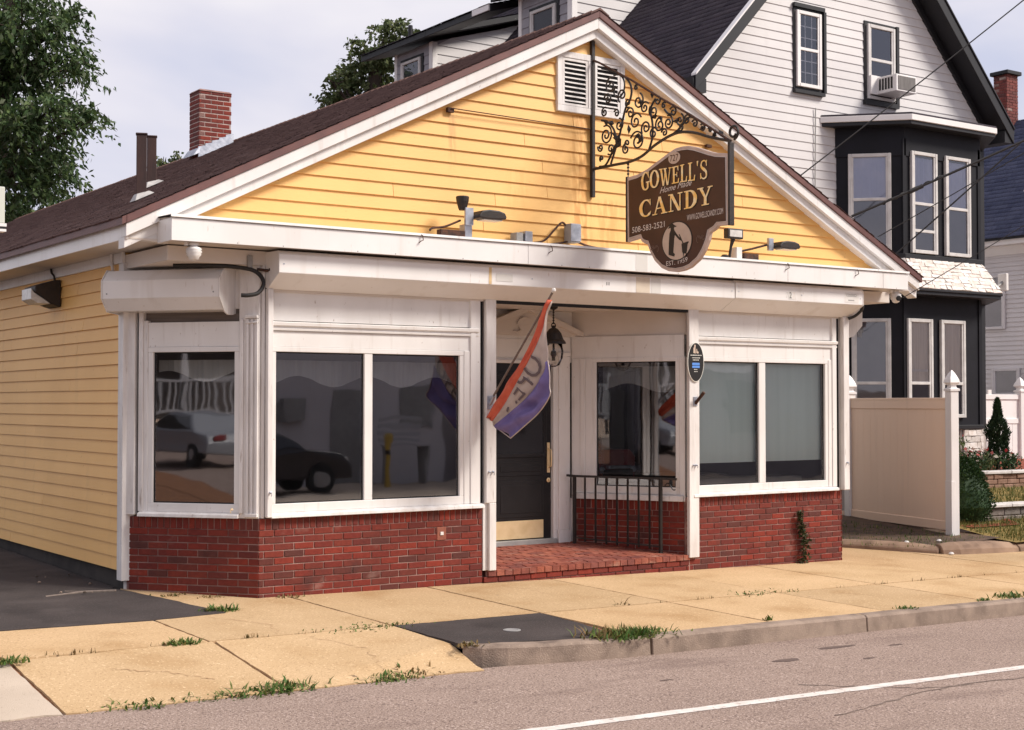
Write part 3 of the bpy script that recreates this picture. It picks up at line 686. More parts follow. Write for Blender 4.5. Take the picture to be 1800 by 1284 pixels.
while y < 22:
    t = rr.uniform(.0, .006)
    mb.hexa([(XC-.13, y, PK-.075), (XC, y, PK-.008), (XC, y+.17, PK-.014), (XC-.13, y+.17, PK-.080)], [(XC-.13, y, PK-.050+t), (XC, y, PK+.018+t), (XC, y+.17, PK+.006), (XC-.13, y+.17, PK-.062)])
    mb.hexa([(XC+.13, y, PK-.075), (XC, y, PK-.008), (XC, y+.17, PK-.014), (XC+.13, y+.17, PK-.080)], [(XC+.13, y, PK-.050+t), (XC, y, PK+.018+t), (XC, y+.17, PK+.006), (XC+.13, y+.17, PK-.062)])
    y += .155
o = mb.build('ridge_cap', SHB, roof); o['kind'] = 'stuff'
MB().box(-.93, 8.99, 0, 1.12, 3.17, 3.31).build('soffit_beam', SOF, shop, bevel=.004)
# pent awning across the front
aw = MB(FRONT).box(-1.035, 8.865, -.07, .384, 3.322, 3.545).build('awning', SOF, shop)
for a, b in ((-1.05, 2.867), (2.871, 6.70), (6.704, 8.40), (8.404, 8.88)):
    MB(FRONT).box(a, b, .385, .40, 3.31, 3.515).build('fascia_panel', ALU, aw, bevel=.0025)
for s, u in ((-1, -1.05), (1, 8.88)):
    MB(FRONT).box(*sorted((u, u-s*.014)), .06, .384, 3.31, 3.515).build('fascia_panel', ALU, aw, bevel=.0025)
for a, b in ((-1.06, 2.0), (1.99, 8.3), (8.29, 8.89)):
    MB(FRONT).prism([(-.065, 3.548), (.385, 3.546), (.415, 3.546), (.418, 3.522), (.408, 3.520), (.406, 3.537), (-.065, 3.562)], 0, a, b).build('drip_flashing', ALU, aw)
for u, z in ((1.55, 3.47), (3.15, 3.46), (6.68, 3.47), (7.9, 3.46)):
    MB(FRONT).tube([(u-.02, .40, z-.02), (u-.015, .43, z-.005), (u+.01, .435, z+.005), (u+.012, .42, z+.05), (u-.004, .42, z+.06)], .005, 5).build('hook', RUST, aw)
for k in range(24):
    u = -.8+k*.41+rr.uniform(-.03, .03)
    if k % 3: MB(FRONT).lathe((u, .400, 3.323), [(.006, 0), (.006, .002)], 6, axis=(0, -1, 0)).build('nail_head', GREYB, aw)
# roller shutter boxes
SP = [(-.02, 2.97), (.04, 2.945), (.296, 3.085), (.298, 3.262), (.262, 3.297), (-.02, 3.30)]
for a, b, k in ((.055, 5.93, 0), (5.936, 8.135, .006)):
    sb = MB(FRONT).prism([(v+(k if v > .2 else 0), z+(k if v > .2 else 0)) for v, z in SP], 0, a, b).build('shutter_box', ALU, shop, bevel=.004)
    for u in (a+.05, b-.05, (a+b)/2): MB(FRONT).lathe((u, .298+k, 3.17), [(.007, 0), (.007, .003)], 8, axis=(0, -1, 0)).build('screw', STEEL, sb)
    if k:
        sbR = sb
        MB(FRONT).prism([(v+.012, z) for v, z in SP[1:]]+[(0, 3.30), (0, 2.96)], 0, b, b+.006).build('end_plate', WHT, sb)
    else: sbL = sb
MB(FRONT).box(.10, 2.56, -.02, .02, 2.93, 2.958).build('shutter_slot_strip', SOF, shop)
MB(FRONT).box(5.58, 8.0, -.02, .02, 2.93, 2.958).build('shutter_slot_strip', SOF, shop)
MB(FRONT).box(2.70, 5.43, -.03, .035, 2.915, 2.958).build('shutter_slot_strip', VOID, shop)  # near-black bar stands in for the shade in the slot
# rust, tape, streaks and print on the boxes
MB(FRONT).box(2.44, 2.475, .2985, .2995, 3.09, 3.262).build('rust_streak', RSTAIN, sbL)
MB(FRONT).box(2.53, 2.74, .2985, .2995, 3.125, 3.205).build('tape_patch', TAPE, sbL)
MB(FRONT).box(4.42, 4.62, .2985, .2992, 3.09, 3.262).build('tan_streak', TANST, sbL)
MB(FRONT).box(4.64, 4.78, .2985, .2991, 3.09, 3.262).build('grey_streak', TAPE, sbL)  # plain pale grey strip, full height of the face
MB(FRONT).box(4.33, 4.5, .4005, .4012, 3.32, 3.51).build('grey_streak', TAPE, aw)
for k, (ch, m) in enumerate((('7', TAPE), ('2', INKB), ('7', SILV))):
    mb = MB(FRONT); u0 = 6.765+.058*k; add_text(mb, ch, lambda x, y: (u0+x, .3055, 3.125+y), .036, .072); mb.build('numeral', m, sbR, recalc=False)
    if k: MB(FRONT).box(u0-.012, u0+.046, .3048, .3052, 3.113, 3.21).build('numeral_sticker', TAPE if k == 1 else WHTPL, sbR)
MB(FRONT).box(7.80, 8.05, .3045, .305, 3.115, 3.235).build('maker_sticker', WHTPL, sbR)
for (a, b, z0, z1) in ((7.83, 8.01, 3.19, 3.198), (7.83, 8.01, 3.215, 3.221), (7.83, 7.836, 3.198, 3.215), (8.004, 8.01, 3.198, 3.215), (7.86, 7.98, 3.204, 3.21), (7.86, 7.97, 3.135, 3.15)):
    MB(FRONT).box(a, b, .305, .3055, z0, z1).build('sticker_print', GREYB, sbR)
for u in (4.0, 4.03):
    MB(FRONT).box(u, u+.008, .2985, .2992, 3.15, 3.185).build('print_mark', INKB, sbL)

def shop_window(fr, panes, zb=.885, zt=2.35, fw=.052, parent=shop, hv=0., glass=GLASS):
    a, b = panes[0][0], panes[-1][1]
    mb = MB(fr)
    mb.box(a-fw, b+fw, -.07+hv, .0+hv, zb-.085, zb); mb.box(a-fw, b+fw, -.07+hv, .002+hv, zt, zt+.05)
    mb.box(a-fw, a, -.07+hv, -.001+hv, zb, zt); mb.box(b, b+fw, -.07+hv, -.001+hv, zb, zt)
    w = mb.build('shop_window', WHT, parent, bevel=.004)
    for p, q in zip(panes, panes[1:]): MB(fr).box(p[1], q[0], -.065+hv, -.004+hv, zb, zt).build('mullion', WHT, w, bevel=.004)
    for p in panes:
        MB(fr).quad((p[0], -.035+hv, zb), (p[1], -.035+hv, zb), (p[1], -.035+hv, zt), (p[0], -.035+hv, zt)).build('pane', glass, w, recalc=False)
        g = MB(fr); t = .012
        g.box(p[0], p[0]+t, -.06+hv, -.03+hv, zb+t, zt-t); g.box(p[1]-t, p[1], -.06+hv, -.03+hv, zb+t, zt-t); g.box(p[0], p[1], -.06+hv, -.03+hv, zb, zb+t); g.box(p[0], p[1], -.06+hv, -.03+hv, zt-t, zt)
        g.build('gasket', VOID, w)
    return w
def header(fr, a, b, top=2.955):
    MB(fr).box(a, b, -.06, -.006, 2.402, 2.552).build('header_panel', WHT, shop)
    MB(fr).prism([(-.06, 2.553), (.014, 2.556), (.018, 2.574), (.004, 2.580), (.006, 2.594), (.03, 2.604), (.034, 2.632), (.02, 2.640), (-.06, 2.648)], 0, a, b).build('header_moulding', WHT, shop)
    MB(fr).box(a, b, -.06, -.012, 2.65, top).build('header_panel', WHT, shop)
def rail(fr, a, b, z0, z1, v0=0., v1=.06, m=WHT2, name='shutter_rail'):
    mb = MB(fr); w = b-a
    mb.box(a, b, v0, v1, z0, z1)
    return mb.build(name, m, shop, bevel=.006)
# left front bay
shop_window(FRONT, [(.172, 1.141), (1.235, 2.273)]); header(FRONT, .10, 2.50)
MB(FRONT).prism([(-.06, .80), (.005, .80), (.055, .785), (.06, .752), (-.06, .752)], 0, .105, 2.555).build('sill', WHT2, shop, bevel=.004)
mb = MB(FRONT); mb.box(2.325, 2.40, -.06, .006, .80, 2.402); mb.box(2.40, 2.47, -.06, .018, .80, 2.955); mb.box(2.47, 2.53, -.06, .008, .80, 2.955); mb.build('jamb', WHT, shop, bevel=.005)
MB(FRONT).box(2.53, 2.575, -.06, -.02, .09, 2.95).build('jamb_gap', VOID, shop)
rail(FRONT, .055, .115, .76, 2.95); MB(FRONT).box(.02, .05, -.03, .005, .755, 3.17).build('corner_strip', WHT2, shop)
rl = rail(FRONT, 2.575, 2.705, .80, 2.95, 0, .05); rail(FRONT, 2.615, 2.705, .088, .80, 0, .05)
MB(FRONT).box(2.56, 2.612, -.05, .012, .09, .80).build('jamb_foot', WHT, shop, bevel=.004)
# right front bay
shop_window(FRONT, [(5.636, 6.612), (6.722, 7.765)]); header(FRONT, 5.585, 7.97)
MB(FRONT).prism([(-.06, .80), (.005, .80), (.055, .785), (.06, .752), (-.06, .752)], 0, 5.50, 7.955).build('sill', WHT2, shop, bevel=.004)
mb = MB(FRONT); mb.box(7.817, 7.88, -.06, .006, .80, 2.402); mb.box(7.88, 7.96, -.06, .016, .80, 2.955); mb.build('jamb', WHT, shop, bevel=.005)
MB(FRONT).box(7.96, 8.03, -.06, -.02, .77, 2.95).build('jamb_gap', VOID, shop)
rail(FRONT, 5.43, 5.585, .052, 2.95, 0, .05); rail(FRONT, 8.03, 8.135, .755, 2.95, 0, .07)
for fr, u, z, v in ((FRONT, .085, 1.0, .06), (FRONT, 2.61, 1.13, .05), (FRONT, 2.655, 1.13, .05), (FRONT, 5.49, 1.13, .05), (FRONT, 5.53, 1.13, .05), (FRONT, 8.08, 1.1, .07), (CH, .25, .84, .06)):
    mb = MB(fr); mb.lathe((u, v, z), [(.011, 0), (.011, .02), (.005, .022), (.005, .03)], 8, axis=fr.N); mb.tube([(u, v+.028, z), (u+.004, v+.03, z-.02), (u, v+.026, z-.035)], .004, 5); mb.build('shutter_pin', BRASS if fr is CH else STEEL, shop)
# brick bases: mortar cores, bricks, soldier course
def base(fr, a, b, zb, zt=.752, name='brick_base', out=BRICKS, off=0.):
    c = MB(fr).box(a, b, -.24, -.0075, zb-.1, zt-.002).build(name, MOR, shop)
    lay(c, fr, a, b, zb, zt-.116, off=off, out=out); soldiers(c, fr, a, b, zt-.109, zt-.004, out=out)
    return c
base(FRONT, 0, 2.56, -.10, off=.05)
base(FRONT, 5.45, 8.04, -.18, off=.12)
cb = base(CH, 0.004, 1.41, -.06, off=.1)
base(REC, .03, 1.42, .02, zt=.70, off=.07)
HID = []
base(RECL, .03, 1.42, .02, zt=.70, out=HID); base(CHR, .004, 1.41, -.2, out=HID)
# chamfered side bays (left one seen; right one beyond the corner)
for fr in (CH, CHR):
    shop_window(fr, [(.265, 1.135)])
    MB(fr).box(.21, 1.20, -.06, -.006, 2.402, 2.64).build('header_panel', WHT, shop)
    MB(fr).box(.21, 1.28, -.10, -.045, 2.64, 2.76).build('shutter_slot', SLOT, shop)
    MB(fr).box(.21, 1.47, -.10, -.022, 2.762, 3.17).build('header_panel', WHT2, shop)
    MB(fr).prism([(-.06, .80), (.005, .80), (.05, .785), (.055, .752), (-.06, .752)], 0, .20, 1.27).build('sill', WHT2, shop, bevel=.004)
    mb = MB(fr); mb.box(1.187, 1.235, -.06, .004, .80, 2.66); mb.box(1.235, 1.285, -.06, .014, .80, 2.76); mb.build('jamb', WHT2, shop, bevel=.004)
    MB(fr).box(1.285, 1.315, -.1, -.03, .77, 2.76).build('jamb_gap', VOID, shop)
    rail(fr, 1.315, 1.455, .765, 2.745, -.06, .03)
    MB(fr).box(1.40, 1.46, -.14, -.03, -.02, .765).build('corner_post', WHT2, shop, bevel=.005)
    # fluted corner pilaster
    mb = MB(fr); mb.box(0.004, .215, -.06, .004, .752, 3.17)
    for a, b in ((.012, .04), (.062, .088), (.108, .134), (.165, .205)): mb.box(a, b, .002, .024, .80, 2.66)
    mb.box(.008, .14, .002, .035, .765, .80); mb.box(.012, .14, .002, .03, 2.615, 2.635); mb.box(.012, .14, .002, .04, 2.665, 2.695)
    mb.build('pilaster', WHT2, shop, bevel=.004)
    P = [(-.05, 2.735), (.04, 2.742), (.20, 2.742), (.295, 2.86), (.298, 3.03), (.20, 3.135), (-.03, 3.15)]
    sb = MB(fr).prism(P, 0, .285, 1.52).build('shutter_box', ALU, shop, bevel=.004)
    for u in (.34, 1.47): MB(fr).lathe((u, .297, 2.905), [(.008, 0), (.008, .003)], 8, axis=fr.N).build('screw', GREYB, sb)
    MB(fr).prism([(-.04, 2.715), (.03, 2.70), (.13, 2.695), (.20, 2.72), (.31, 2.855), (.312, 3.035), (.205, 3.15), (-.04, 3.16)], 0, .268, .284).build('end_plate', WHT2, sb, bevel=.003)
    MB(fr).prism([(-.04, 2.72), (.20, 2.735), (.305, 2.86), (.305, 3.035), (.205, 3.145), (-.04, 3.155)], 0, 1.52, 1.53).build('end_plate', WHT, sb, bevel=.003)
# small rusted outlet box let into the brick
ob = MB(FRONT).box(1.995, 2.105, -.01, .006, .44, .575).build('outlet_plate', mat('rusty_plate', (.30, .10, .06), (.22, .07, .045), scale=20, rough=.7), shop, bevel=.003)
MB(FRONT).box(2.03, 2.07, .006, .016, .49, .525).build('outlet_cover', WHTPL, ob, bevel=.003)

# ------------------------------------------------------------------ recessed entry
land = MB().hexa([(2.60, -.015, -.3), (5.47, -.015, -.3), (4.80, 1.36, -.3), (3.3, 1.36, -.3)], [(2.60, -.0, .078), (5.47, -.0, .078), (4.80, 1.36, .172), (3.3, 1.36, .172)]).build('entry_step', MOR, shop)
def lz(y): return .086+.0695*y
PAVERS = []
pm_ = {}
rr = random.Random(4)
yy = .105; row = 0
while yy < 1.27:
    xl = 2.70+.49*yy; xr = 5.42-.49*yy; x = xl-(row % 2)*.105
    while x < xr:
        a, b = max(x, xl), min(x+.20, xr)
        if b-a > .05:
            key = round(b-a, 2)
            if key not in pm_:
                pm_[key] = MB().hexa([(-key/2, -.048, -.03), (key/2, -.048, -.03), (key/2, .048, -.03), (-key/2, .048, -.03)], [(-key/2+.004, -.045, .006), (key/2-.004, -.045, .006), (key/2-.004, .045, .006), (-key/2+.004, .045, .006)]).mesh('paver', PAV)
            o = bpy.data.objects.new('paver', pm_[key]); COL.objects.link(o); o.parent = land
            o.location = Vector(((a+b)/2, yy, lz(yy)-.002+rr.uniform(-.002, .002)))-org(land); o.rotation_euler = (rr.uniform(-.01, .01)+.07, rr.uniform(-.012, .012), rr.uniform(-.015, .015))
        x += .21
    yy += .104; row += 1
# edge: rowlock course and the stretcher course under it
n = 27
for k in range(n):
    x = 2.615+(k+.5)*2.84/n
    o = bpy.data.objects.new('edge_brick', bpy.data.meshes.get('edge_brick') or MB().box(-.0475, .0475, -.022, .098, -.055, .004).mesh('edge_brick', PAV)); COL.objects.link(o); o.parent = land
    o.location = Vector((x, -.01+rr.uniform(-.003, .003), .083))-org(land); o.rotation_euler = (rr.uniform(-.01, .01), rr.uniform(-.02, .02), rr.uniform(-.02, .02))
lay(land, FRONT, 2.57, 5.45, -.16, .022, proud=.018, off=.03)
# door wall
MB(FRONT).box(3.3, 4.80, -1.50, -1.335, 2.35, 2.97).build('transom_panel', WHT, shop)
door = MB(FRONT).box(3.545, 4.455, -1.40, -1.35, .235, 2.325).build('entry_door', DOORM, shop, bevel=.003)
mb = MB(FRONT)
for a, b, z0, z1 in ((3.66, 4.34, .50, .93), (3.66, 4.34, .99, 1.16)):
    mb.box(a, b, -1.35, -1.343, z0, z1); mb.box(a+.05, b-.05, -1.343, -1.338, z0+.05, z1-.05)
mb.build('door_panel', DOORM, door, bevel=.004)
mb = MB(FRONT)
for a, b, z0, z1 in ((3.62, 3.665, 1.21, 2.22), (4.335, 4.38, 1.21, 2.22), (3.665, 4.335, 1.21, 1.255), (3.665, 4.335, 2.175, 2.22)): mb.box(a, b, -1.36, -1.335, z0, z1)
mb.build('glazing_bead', DOORM, door, bevel=.004)
DG = mat('dark_door_glass', (.02, .019, .021), rough=.03, spec=.9)
MB(FRONT).quad((3.665, -1.345, 1.255), (4.335, -1.345, 1.255), (4.335, -1.345, 2.175), (3.665, -1.345, 2.175)).build('door_pane', DG, door, recalc=False)
MB(FRONT).box(3.58, 4.34, -1.35, -1.344, .245, .46).build('kick_plate', BRASS, door, bevel=.002)
mb = MB(FRONT); mb.box(4.395, 4.435, -1.35, -1.342, 1.02, 1.38); mb.tube([(4.415, -1.342, 1.08), (4.415, -1.29, 1.10), (4.41, -1.28, 1.2), (4.415, -1.29, 1.29), (4.415, -1.342, 1.31)], .009, 6); mb.build('door_handle', BRASS, door)
MB(FRONT).lathe((4.415, -1.35, .93), [(.028, 0), (.028, .01), (.012, .014), (.012, .03)], 12, axis=(0, -1, 0)).build('door_lock', BRASS, door)
MB(FRONT).box(3.50, 4.50, -1.42, -1.28, .165, .232).build('threshold', GREYB, shop, bevel=.005)
mb = MB(FRONT); mb.box(4.458, 4.50, -1.40, -1.30, .18, 2.35); mb.box(3.50, 3.542, -1.40, -1.30, .18, 2.35); mb.box(3.50, 4.50, -1.40, -1.30, 2.328, 2.37); mb.build('door_frame', WHT, shop, bevel=.004)
for a, b in ((4.50, 4.72), (3.28, 3.50)):
    mb = MB(FRONT); mb.box(a, b, -1.42, -1.31, .16, 2.66); mb.box(a+.035, b-.035, -1.32, -1.285, .33, 2.42); mb.box(a+.02, b-.02, -1.32, -1.27, .16, .33); mb.box(a+.015, b-.015, -1.32, -1.275, 2.42, 2.47); mb.build('door_pilaster', WHT, shop, bevel=.005)
MB(FRONT).box(3.52, 4.48, -1.36, -1.325, 2.40, 2.62).build('transom_trim', WHT, shop, bevel=.004)
# pediment over the door
MB(FRONT).prism([(3.13, 2.66), (4.93, 2.66), (4.03, 3.0)], 1, -1.36, -1.28).build('tympanum', SOF, shop)
for s in (-1, 1):
    MB(FRONT).prism([(4.03, 3.02), (4.03+s*.97, 2.655), (4.03+s*.84, 2.645), (4.03, 2.955)], 1, -1.30, -1.19).build('pediment_moulding', SOF, shop, bevel=.004)
mb = MB(FRONT); pl = [(4.0+.10*math.cos(t), 2.79+.085*math.sin(t)) for t in [math.pi*k/12 for k in range(13)]]; mb.prism(pl, 1, -1.285, -1.255); mb.tube([(3.93, -1.27, 2.77), (3.95, -1.26, 2.72), (3.90, -1.26, 2.69), (3.85, -1.265, 2.71)], .012, 6); mb.build('pediment_ornament', SOF, shop)
MB().hexa([(2.62, 0, 2.962), (5.46, 0, 2.962), (4.86, 1.42, 2.962), (3.2, 1.42, 2.962)], [(2.62, 0, 2.975), (5.46, 0, 2.975), (4.86, 1.42, 2.975), (3.2, 1.42, 2.975)]).build('entry_ceiling', SOF, shop)
for fr in (REC, RECL):
    shop_window(fr, [(.305, 1.315)], zb=.862)
    MB(fr).box(-.02, 1.42, -.06, -.006, 2.40, 2.66).build('header_panel', WHT, shop)
    MB(fr).box(-.06, 1.44, -.06, -.03, 2.66, 2.965).build('header_panel', SOF, shop)
    MB(fr).prism([(-.06, .775), (.005, .775), (.05, .765), (.055, .702), (-.06, .702)], 0, .02, 1.42).build('sill', WHT2, shop, bevel=.004)
    mb = MB(fr); mb.box(-.02, .10, -.06, -.004, .70, 2.40); mb.box(.10, .165, -.06, .010, .775, 2.40); mb.box(.165, .253, -.06, .002, .775, 2.40); mb.build('jamb', WHT, shop, bevel=.005)
    MB(fr).box(1.367, 1.435, -.06, .006, .70, 2.40).build('jamb', WHT, shop, bevel=.005)
    MB(fr).box(-.055, .03, -.06, .012, .10, .70).build('corner_strip', WHT2, shop)
# gable vent: two louvred panels in one white frame
vt = MB(FRONT)
for a, b, z0, z1 in ((3.57, 4.53, 5.085, 5.155), (3.57, 4.53, 5.69, 5.76), (3.57, 3.64, 5.155, 5.69), (4.46, 4.53, 5.155, 5.69), (4.0, 4.10, 5.155, 5.69)): vt.box(a, b, -.07, -.018, z0, z1)
vent = vt.build('gable_vent', WHT2, shop, bevel=.004)
MB(FRONT).box(3.64, 4.46, -.0435, -.040, 5.155, 5.69).build('vent_backing', VOID, vent)
for a, b in ((3.645, 3.995), (4.105, 4.455)):
    f = MB(FRONT)
    for q in ((a, b, 5.16, 5.185), (a, b, 5.66, 5.685), (a, a+.025, 5.185, 5.66), (b-.025, b, 5.185, 5.66)): f.box(q[0], q[1], -.06, -.024, q[2], q[3])
    f.build('louvre_frame', WHT2, vent)
    for k in range(9):
        zc = 5.215+k*.0515
        MB(FRONT).hexa([(a+.026, -.041, zc+.006), (b-.026, -.041, zc+.006), (b-.026, -.020, zc-.012), (a+.026, -.020, zc-.012)], [(a+.026, -.041, zc+.011), (b-.026, -.041, zc+.011), (b-.026, -.020, zc-.004), (a+.026, -.020, zc-.004)]).build('louvre', WHT2, vent)
# interior seen through the glass
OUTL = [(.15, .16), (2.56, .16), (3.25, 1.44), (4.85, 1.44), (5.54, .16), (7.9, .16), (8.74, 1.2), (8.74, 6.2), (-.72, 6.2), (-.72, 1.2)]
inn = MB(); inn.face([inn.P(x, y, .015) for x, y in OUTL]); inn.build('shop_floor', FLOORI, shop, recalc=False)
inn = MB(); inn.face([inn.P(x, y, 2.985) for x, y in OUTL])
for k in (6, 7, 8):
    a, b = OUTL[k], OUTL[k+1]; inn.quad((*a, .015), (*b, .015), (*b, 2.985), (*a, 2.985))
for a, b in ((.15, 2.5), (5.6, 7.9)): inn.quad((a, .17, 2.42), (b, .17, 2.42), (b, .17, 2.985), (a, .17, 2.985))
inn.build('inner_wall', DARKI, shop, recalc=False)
def valance(fr, a, b, v, zt, zb, per, ph):
    mb = MB(fr); n = int((b-a)/.04); pv = None
    for k in range(n+1):
        u = a+(b-a)*k/n; w = v+.012*math.sin(u*38); zz = zb+.055*math.cos(2*math.pi*(u-ph)/per)
        q = (mb.P(u, w, zz), mb.P(u, w, zt))
        if pv: mb.face([pv[0], q[0], q[1], pv[1]])
        pv = q
    o = mb.build('valance', VAL, shop, recalc=False); return o
valance(FRONT, .14, 2.42, -.30, 2.28, 2.07, .80, .55)
valance(CH, .22, 1.2, -.25, 2.28, 2.12, .80, .3)
valance(REC, .27, 1.36, -.3, 2.3, 2.04, .9, .6)
bl = MB(FRONT)
for a, b in ((5.63, 6.70), (6.72, 7.79)):
    MB(FRONT).box(a, b, -.105, -.102, 1.14, 2.38).build('roller_blind', BLIND, shop)
MB(FRONT).box(5.6, 7.7, -.8, -.35, .2, .93).build('window_shelf', mat('shelf_wood', (.22, .205, .19), (.17, .16, .15), scale=3, rough=.5), shop)
MB().box(7.90, 7.93, .12, 1.1, .02, 2.98).build('daylight_block_panel', DARKI, shop)  # added panel, blocks the daylight from the right corner window
flush_bricks(BRICKS, 'brick', BRK, 296, shop)
flush_bricks(HID, 'brick', BRK, 0, shop, seed=9)
ct = thing('counter', 'dark counter inside the shop behind the entry window', 'counter', (6.0, 1.75, 0))
MB().box(5.1, 7.4, 1.45, 2.1, .02, .88).build('counter_body', mat('counter_wood', (.06, .035, .03), rough=.4), ct, bevel=.01)
MB().box(5.06, 7.44, 1.41, 2.14, .88, .92).build('countertop', mat('counter_top', (.10, .09, .085), rough=.3), ct, bevel=.006)
rm = thing('candy_machine', 'dark red counter machine with a chrome tray, seen through the entry window', 'machine', (5.62, 1.66, .92))
mb = MB().prism([(5.32, .925), (5.92, .925), (5.92, 1.18), (5.84, 1.27), (5.40, 1.27), (5.32, 1.18)], 1, 1.52, 1.95); mb.build('machine_body', REDM, rm, bevel=.02, seg=2)
MB().box(5.38, 5.86, 1.49, 1.519, .93, 1.02).build('machine_base', DOORM, rm, bevel=.006)
MB().box(5.44, 5.80, 1.44, 1.53, 1.03, 1.07).build('chrome_tray', STEEL, rm, bevel=.01)
for x in (5.37, 5.88): MB().lathe((x, 1.52, 1.02), [(.04, 0), (.04, .02), (.02, .03)], 14, axis=(0, -1, 0)).build('dial', STEEL, rm)
for k in range(4): MB().box(5.92, 5.95, 1.56, 1.9, 1.05+k*.04, 1.066+k*.04).build('vent_fin', STEEL, rm)
cdn = MB().box(5.52, 5.64, 1.70, 1.712, 1.265, 1.46).build('notice_card', WHTPL, None, bevel=.002); tag(cdn, 'small white card standing on top of the red counter machine', 'card')

# ------------------------------------------------------------------ chimney and flue stacks on the roof
def roof_z(x): return zr(x)
chim = thing('chimney', 'red brick chimney with whitened bricks and stepped metal flashing on the brown roof', 'chimney', (3.42, 9.2, 5.9))
MORC = mat('chimney_mortar', (.50, .40, .36), (.34, .25, .225), scale=8, rough=.9)
cb_ = MB().box(3.135, 3.675, 9.005, 9.395, 5.6, 6.868).build('chimney_core', MORC, chim)
CB = []
CF = Fr((3.13, 9.0, 0), (1, 0, 0), (0, -1, 0)); CL = Fr((3.13, 9.0, 0), (0, 1, 0), (-1, 0, 0))
lay(cb_, CF, 0, .55, 5.75, 6.87, off=.0, out=CB, cw=.199, ch=.0615, j=.0125); lay(cb_, CL, 0, .40, 5.7, 6.87, off=.1, out=CB, cw=.199, ch=.0615, j=.0125)
flush_bricks(CB, 'brick', CHIM, 290, chim, seed=3)
MB().hexa([(3.12, 8.99, 6.86), (3.69, 8.99, 6.86), (3.69, 9.41, 6.86), (3.12, 9.41, 6.86)], [(3.15, 9.02, 6.89), (3.66, 9.02, 6.89), (3.66, 9.38, 6.89), (3.15, 9.38, 6.89)]).build('mortar_cap', MOR, chim)
for k in range(5):
    x0 = 3.105+k*.118; x1 = x0+.135; z0 = roof_z(x0)-.02; z1 = roof_z(x1)+.135
    MB().hexa([(x0, 8.968+.002*k, z0), (x1, 8.968+.002*k, z0+.05), (x1, 8.990, z0+.05), (x0, 8.990, z0)], [(x0+.006, 8.976+.002*k, z1-.03), (x1, 8.976+.002*k, z1), (x1, 8.992, z1), (x0+.006, 8.992, z1-.03)]).build('step_flashing', STEEL, chim, bevel=.002)
    MB().hexa([(x0, 8.88, z0+.012), (x1, 8.88, z0+.072), (x1, 8.97, z0+.076), (x0, 8.97, z0+.016)], [(x0, 8.88, z0+.018), (x1, 8.88, z0+.078), (x1, 8.97, z0+.082), (x0, 8.97, z0+.022)]).build('apron_flashing', STEEL, chim)
MB().hexa([(3.02, 8.96, 5.80), (3.13, 8.96, 5.85), (3.13, 9.42, 5.85), (3.02, 9.42, 5.80)], [(3.11, 8.97, 5.93), (3.135, 8.97, 5.93), (3.135, 9.41, 5.93), (3.11, 9.41, 5.93)]).build('apron_flashing', STEEL, chim)
FLASH = mat('weathered_flashing', (.50, .48, .46), (.36, .34, .33), scale=12, rough=.6)
def flue(x, y, h, w, d, label):
    t = thing('flue_stack', label, 'flue', (x, y, roof_z(x)), group='flue stacks on the shop roof')
    z0 = roof_z(x)-.1; z1 = roof_z(x)+h
    M = MB(Fr((x, y, 0), (.93, -.36, 0), (.36, .93, 0)))
    M.box(-w/2, w/2, -d/2, d/2, z0, z1-.02); M.box(-w/2-.008, w/2+.008, -d/2-.008, d/2+.008, z1-.02, z1); M.build('flue_casing', VENT, t, bevel=.006)
    f = MB(); a = w*1.0
    f.hexa([(x-a, y-a, roof_z(x-a)+.004), (x+a, y-a, roof_z(x+a)+.004), (x+a, y+a*.6, roof_z(x+a)+.004), (x-a, y+a*.6, roof_z(x-a)+.004)], [(x-w*.62, y-d*.62, roof_z(x)+.035), (x+w*.62, y-d*.62, roof_z(x)+.08), (x+w*.62, y+d*.5, roof_z(x)+.08), (x-w*.62, y+d*.5, roof_z(x)+.035)])
    f.build('flashing_collar', FLASH, t, bevel=.004)
flue(-.49, 1.85, .68, .105, .085, 'brown square flue stack nearest the roof edge, with white flashing at its foot')
flue(.60, 4.42, .62, .115, .09, 'second brown flue stack just behind the one nearest the roof edge')

# ------------------------------------------------------------------ iron sign bracket and hanging sign (plane x = 4.06)
X0 = 4.06
br = thing('sign_bracket', 'black wrought iron scroll bracket fixed to the yellow gable above the door', 'bracket', (X0, 0, 4.5))
def Y(p): return (X0, p[0], p[1])
MB().box(X0-.022, X0+.022, .0, .046, 4.16, 5.925).build('wall_bar', BLK, br, bevel=.004)
MB().tube([Y(p) for p in [(-.0, 5.70), (-.101, 5.655), (-.662, 5.357), (-1.155, 5.07), (-1.605, 4.825), (-2.199, 4.462)]], .013, 6).build('top_bar', RUST, br)
def smooth_pts(pts, n=6):
    q = []
    P = [Vector(p) for p in pts]; P = [P[0]]+P+[P[-1]]
    for a, b, c, d in zip(P, P[1:], P[2:], P[3:]):
        for k in range(n):
            t = k/n; q.append(.5*((2*b)+(c-a)*t+(2*a-5*b+4*c-d)*t*t+(3*b-a-3*c+d)*t**3))
    q.append(P[-1]); return q
LOW = [(0, 4.476), (-.096, 4.474), (-.381, 4.474), (-.619, 4.472), (-.832, 4.505), (-1.059, 4.596), (-1.299, 4.657), (-1.48, 4.665), (-1.691, 4.621), (-1.898, 4.548), (-2.199, 4.462)]
MB().tube(smooth_pts([Y(p) for p in LOW]), .016, 6).build('lower_bar', BLK, br)
def spiral(c, r, turns=1.6, a0=0., dr=1, r1=.16):
    q = []; n = int(26*turns)
    for k in range(n+1):
        t = k/n; a = a0+dr*2*math.pi*turns*t; rr_ = r*(1-(1-r1)*t**.85)
        q.append((X0, c[0]+rr_*math.cos(a), c[1]+rr_*math.sin(a)))
    return q
scr = MB()
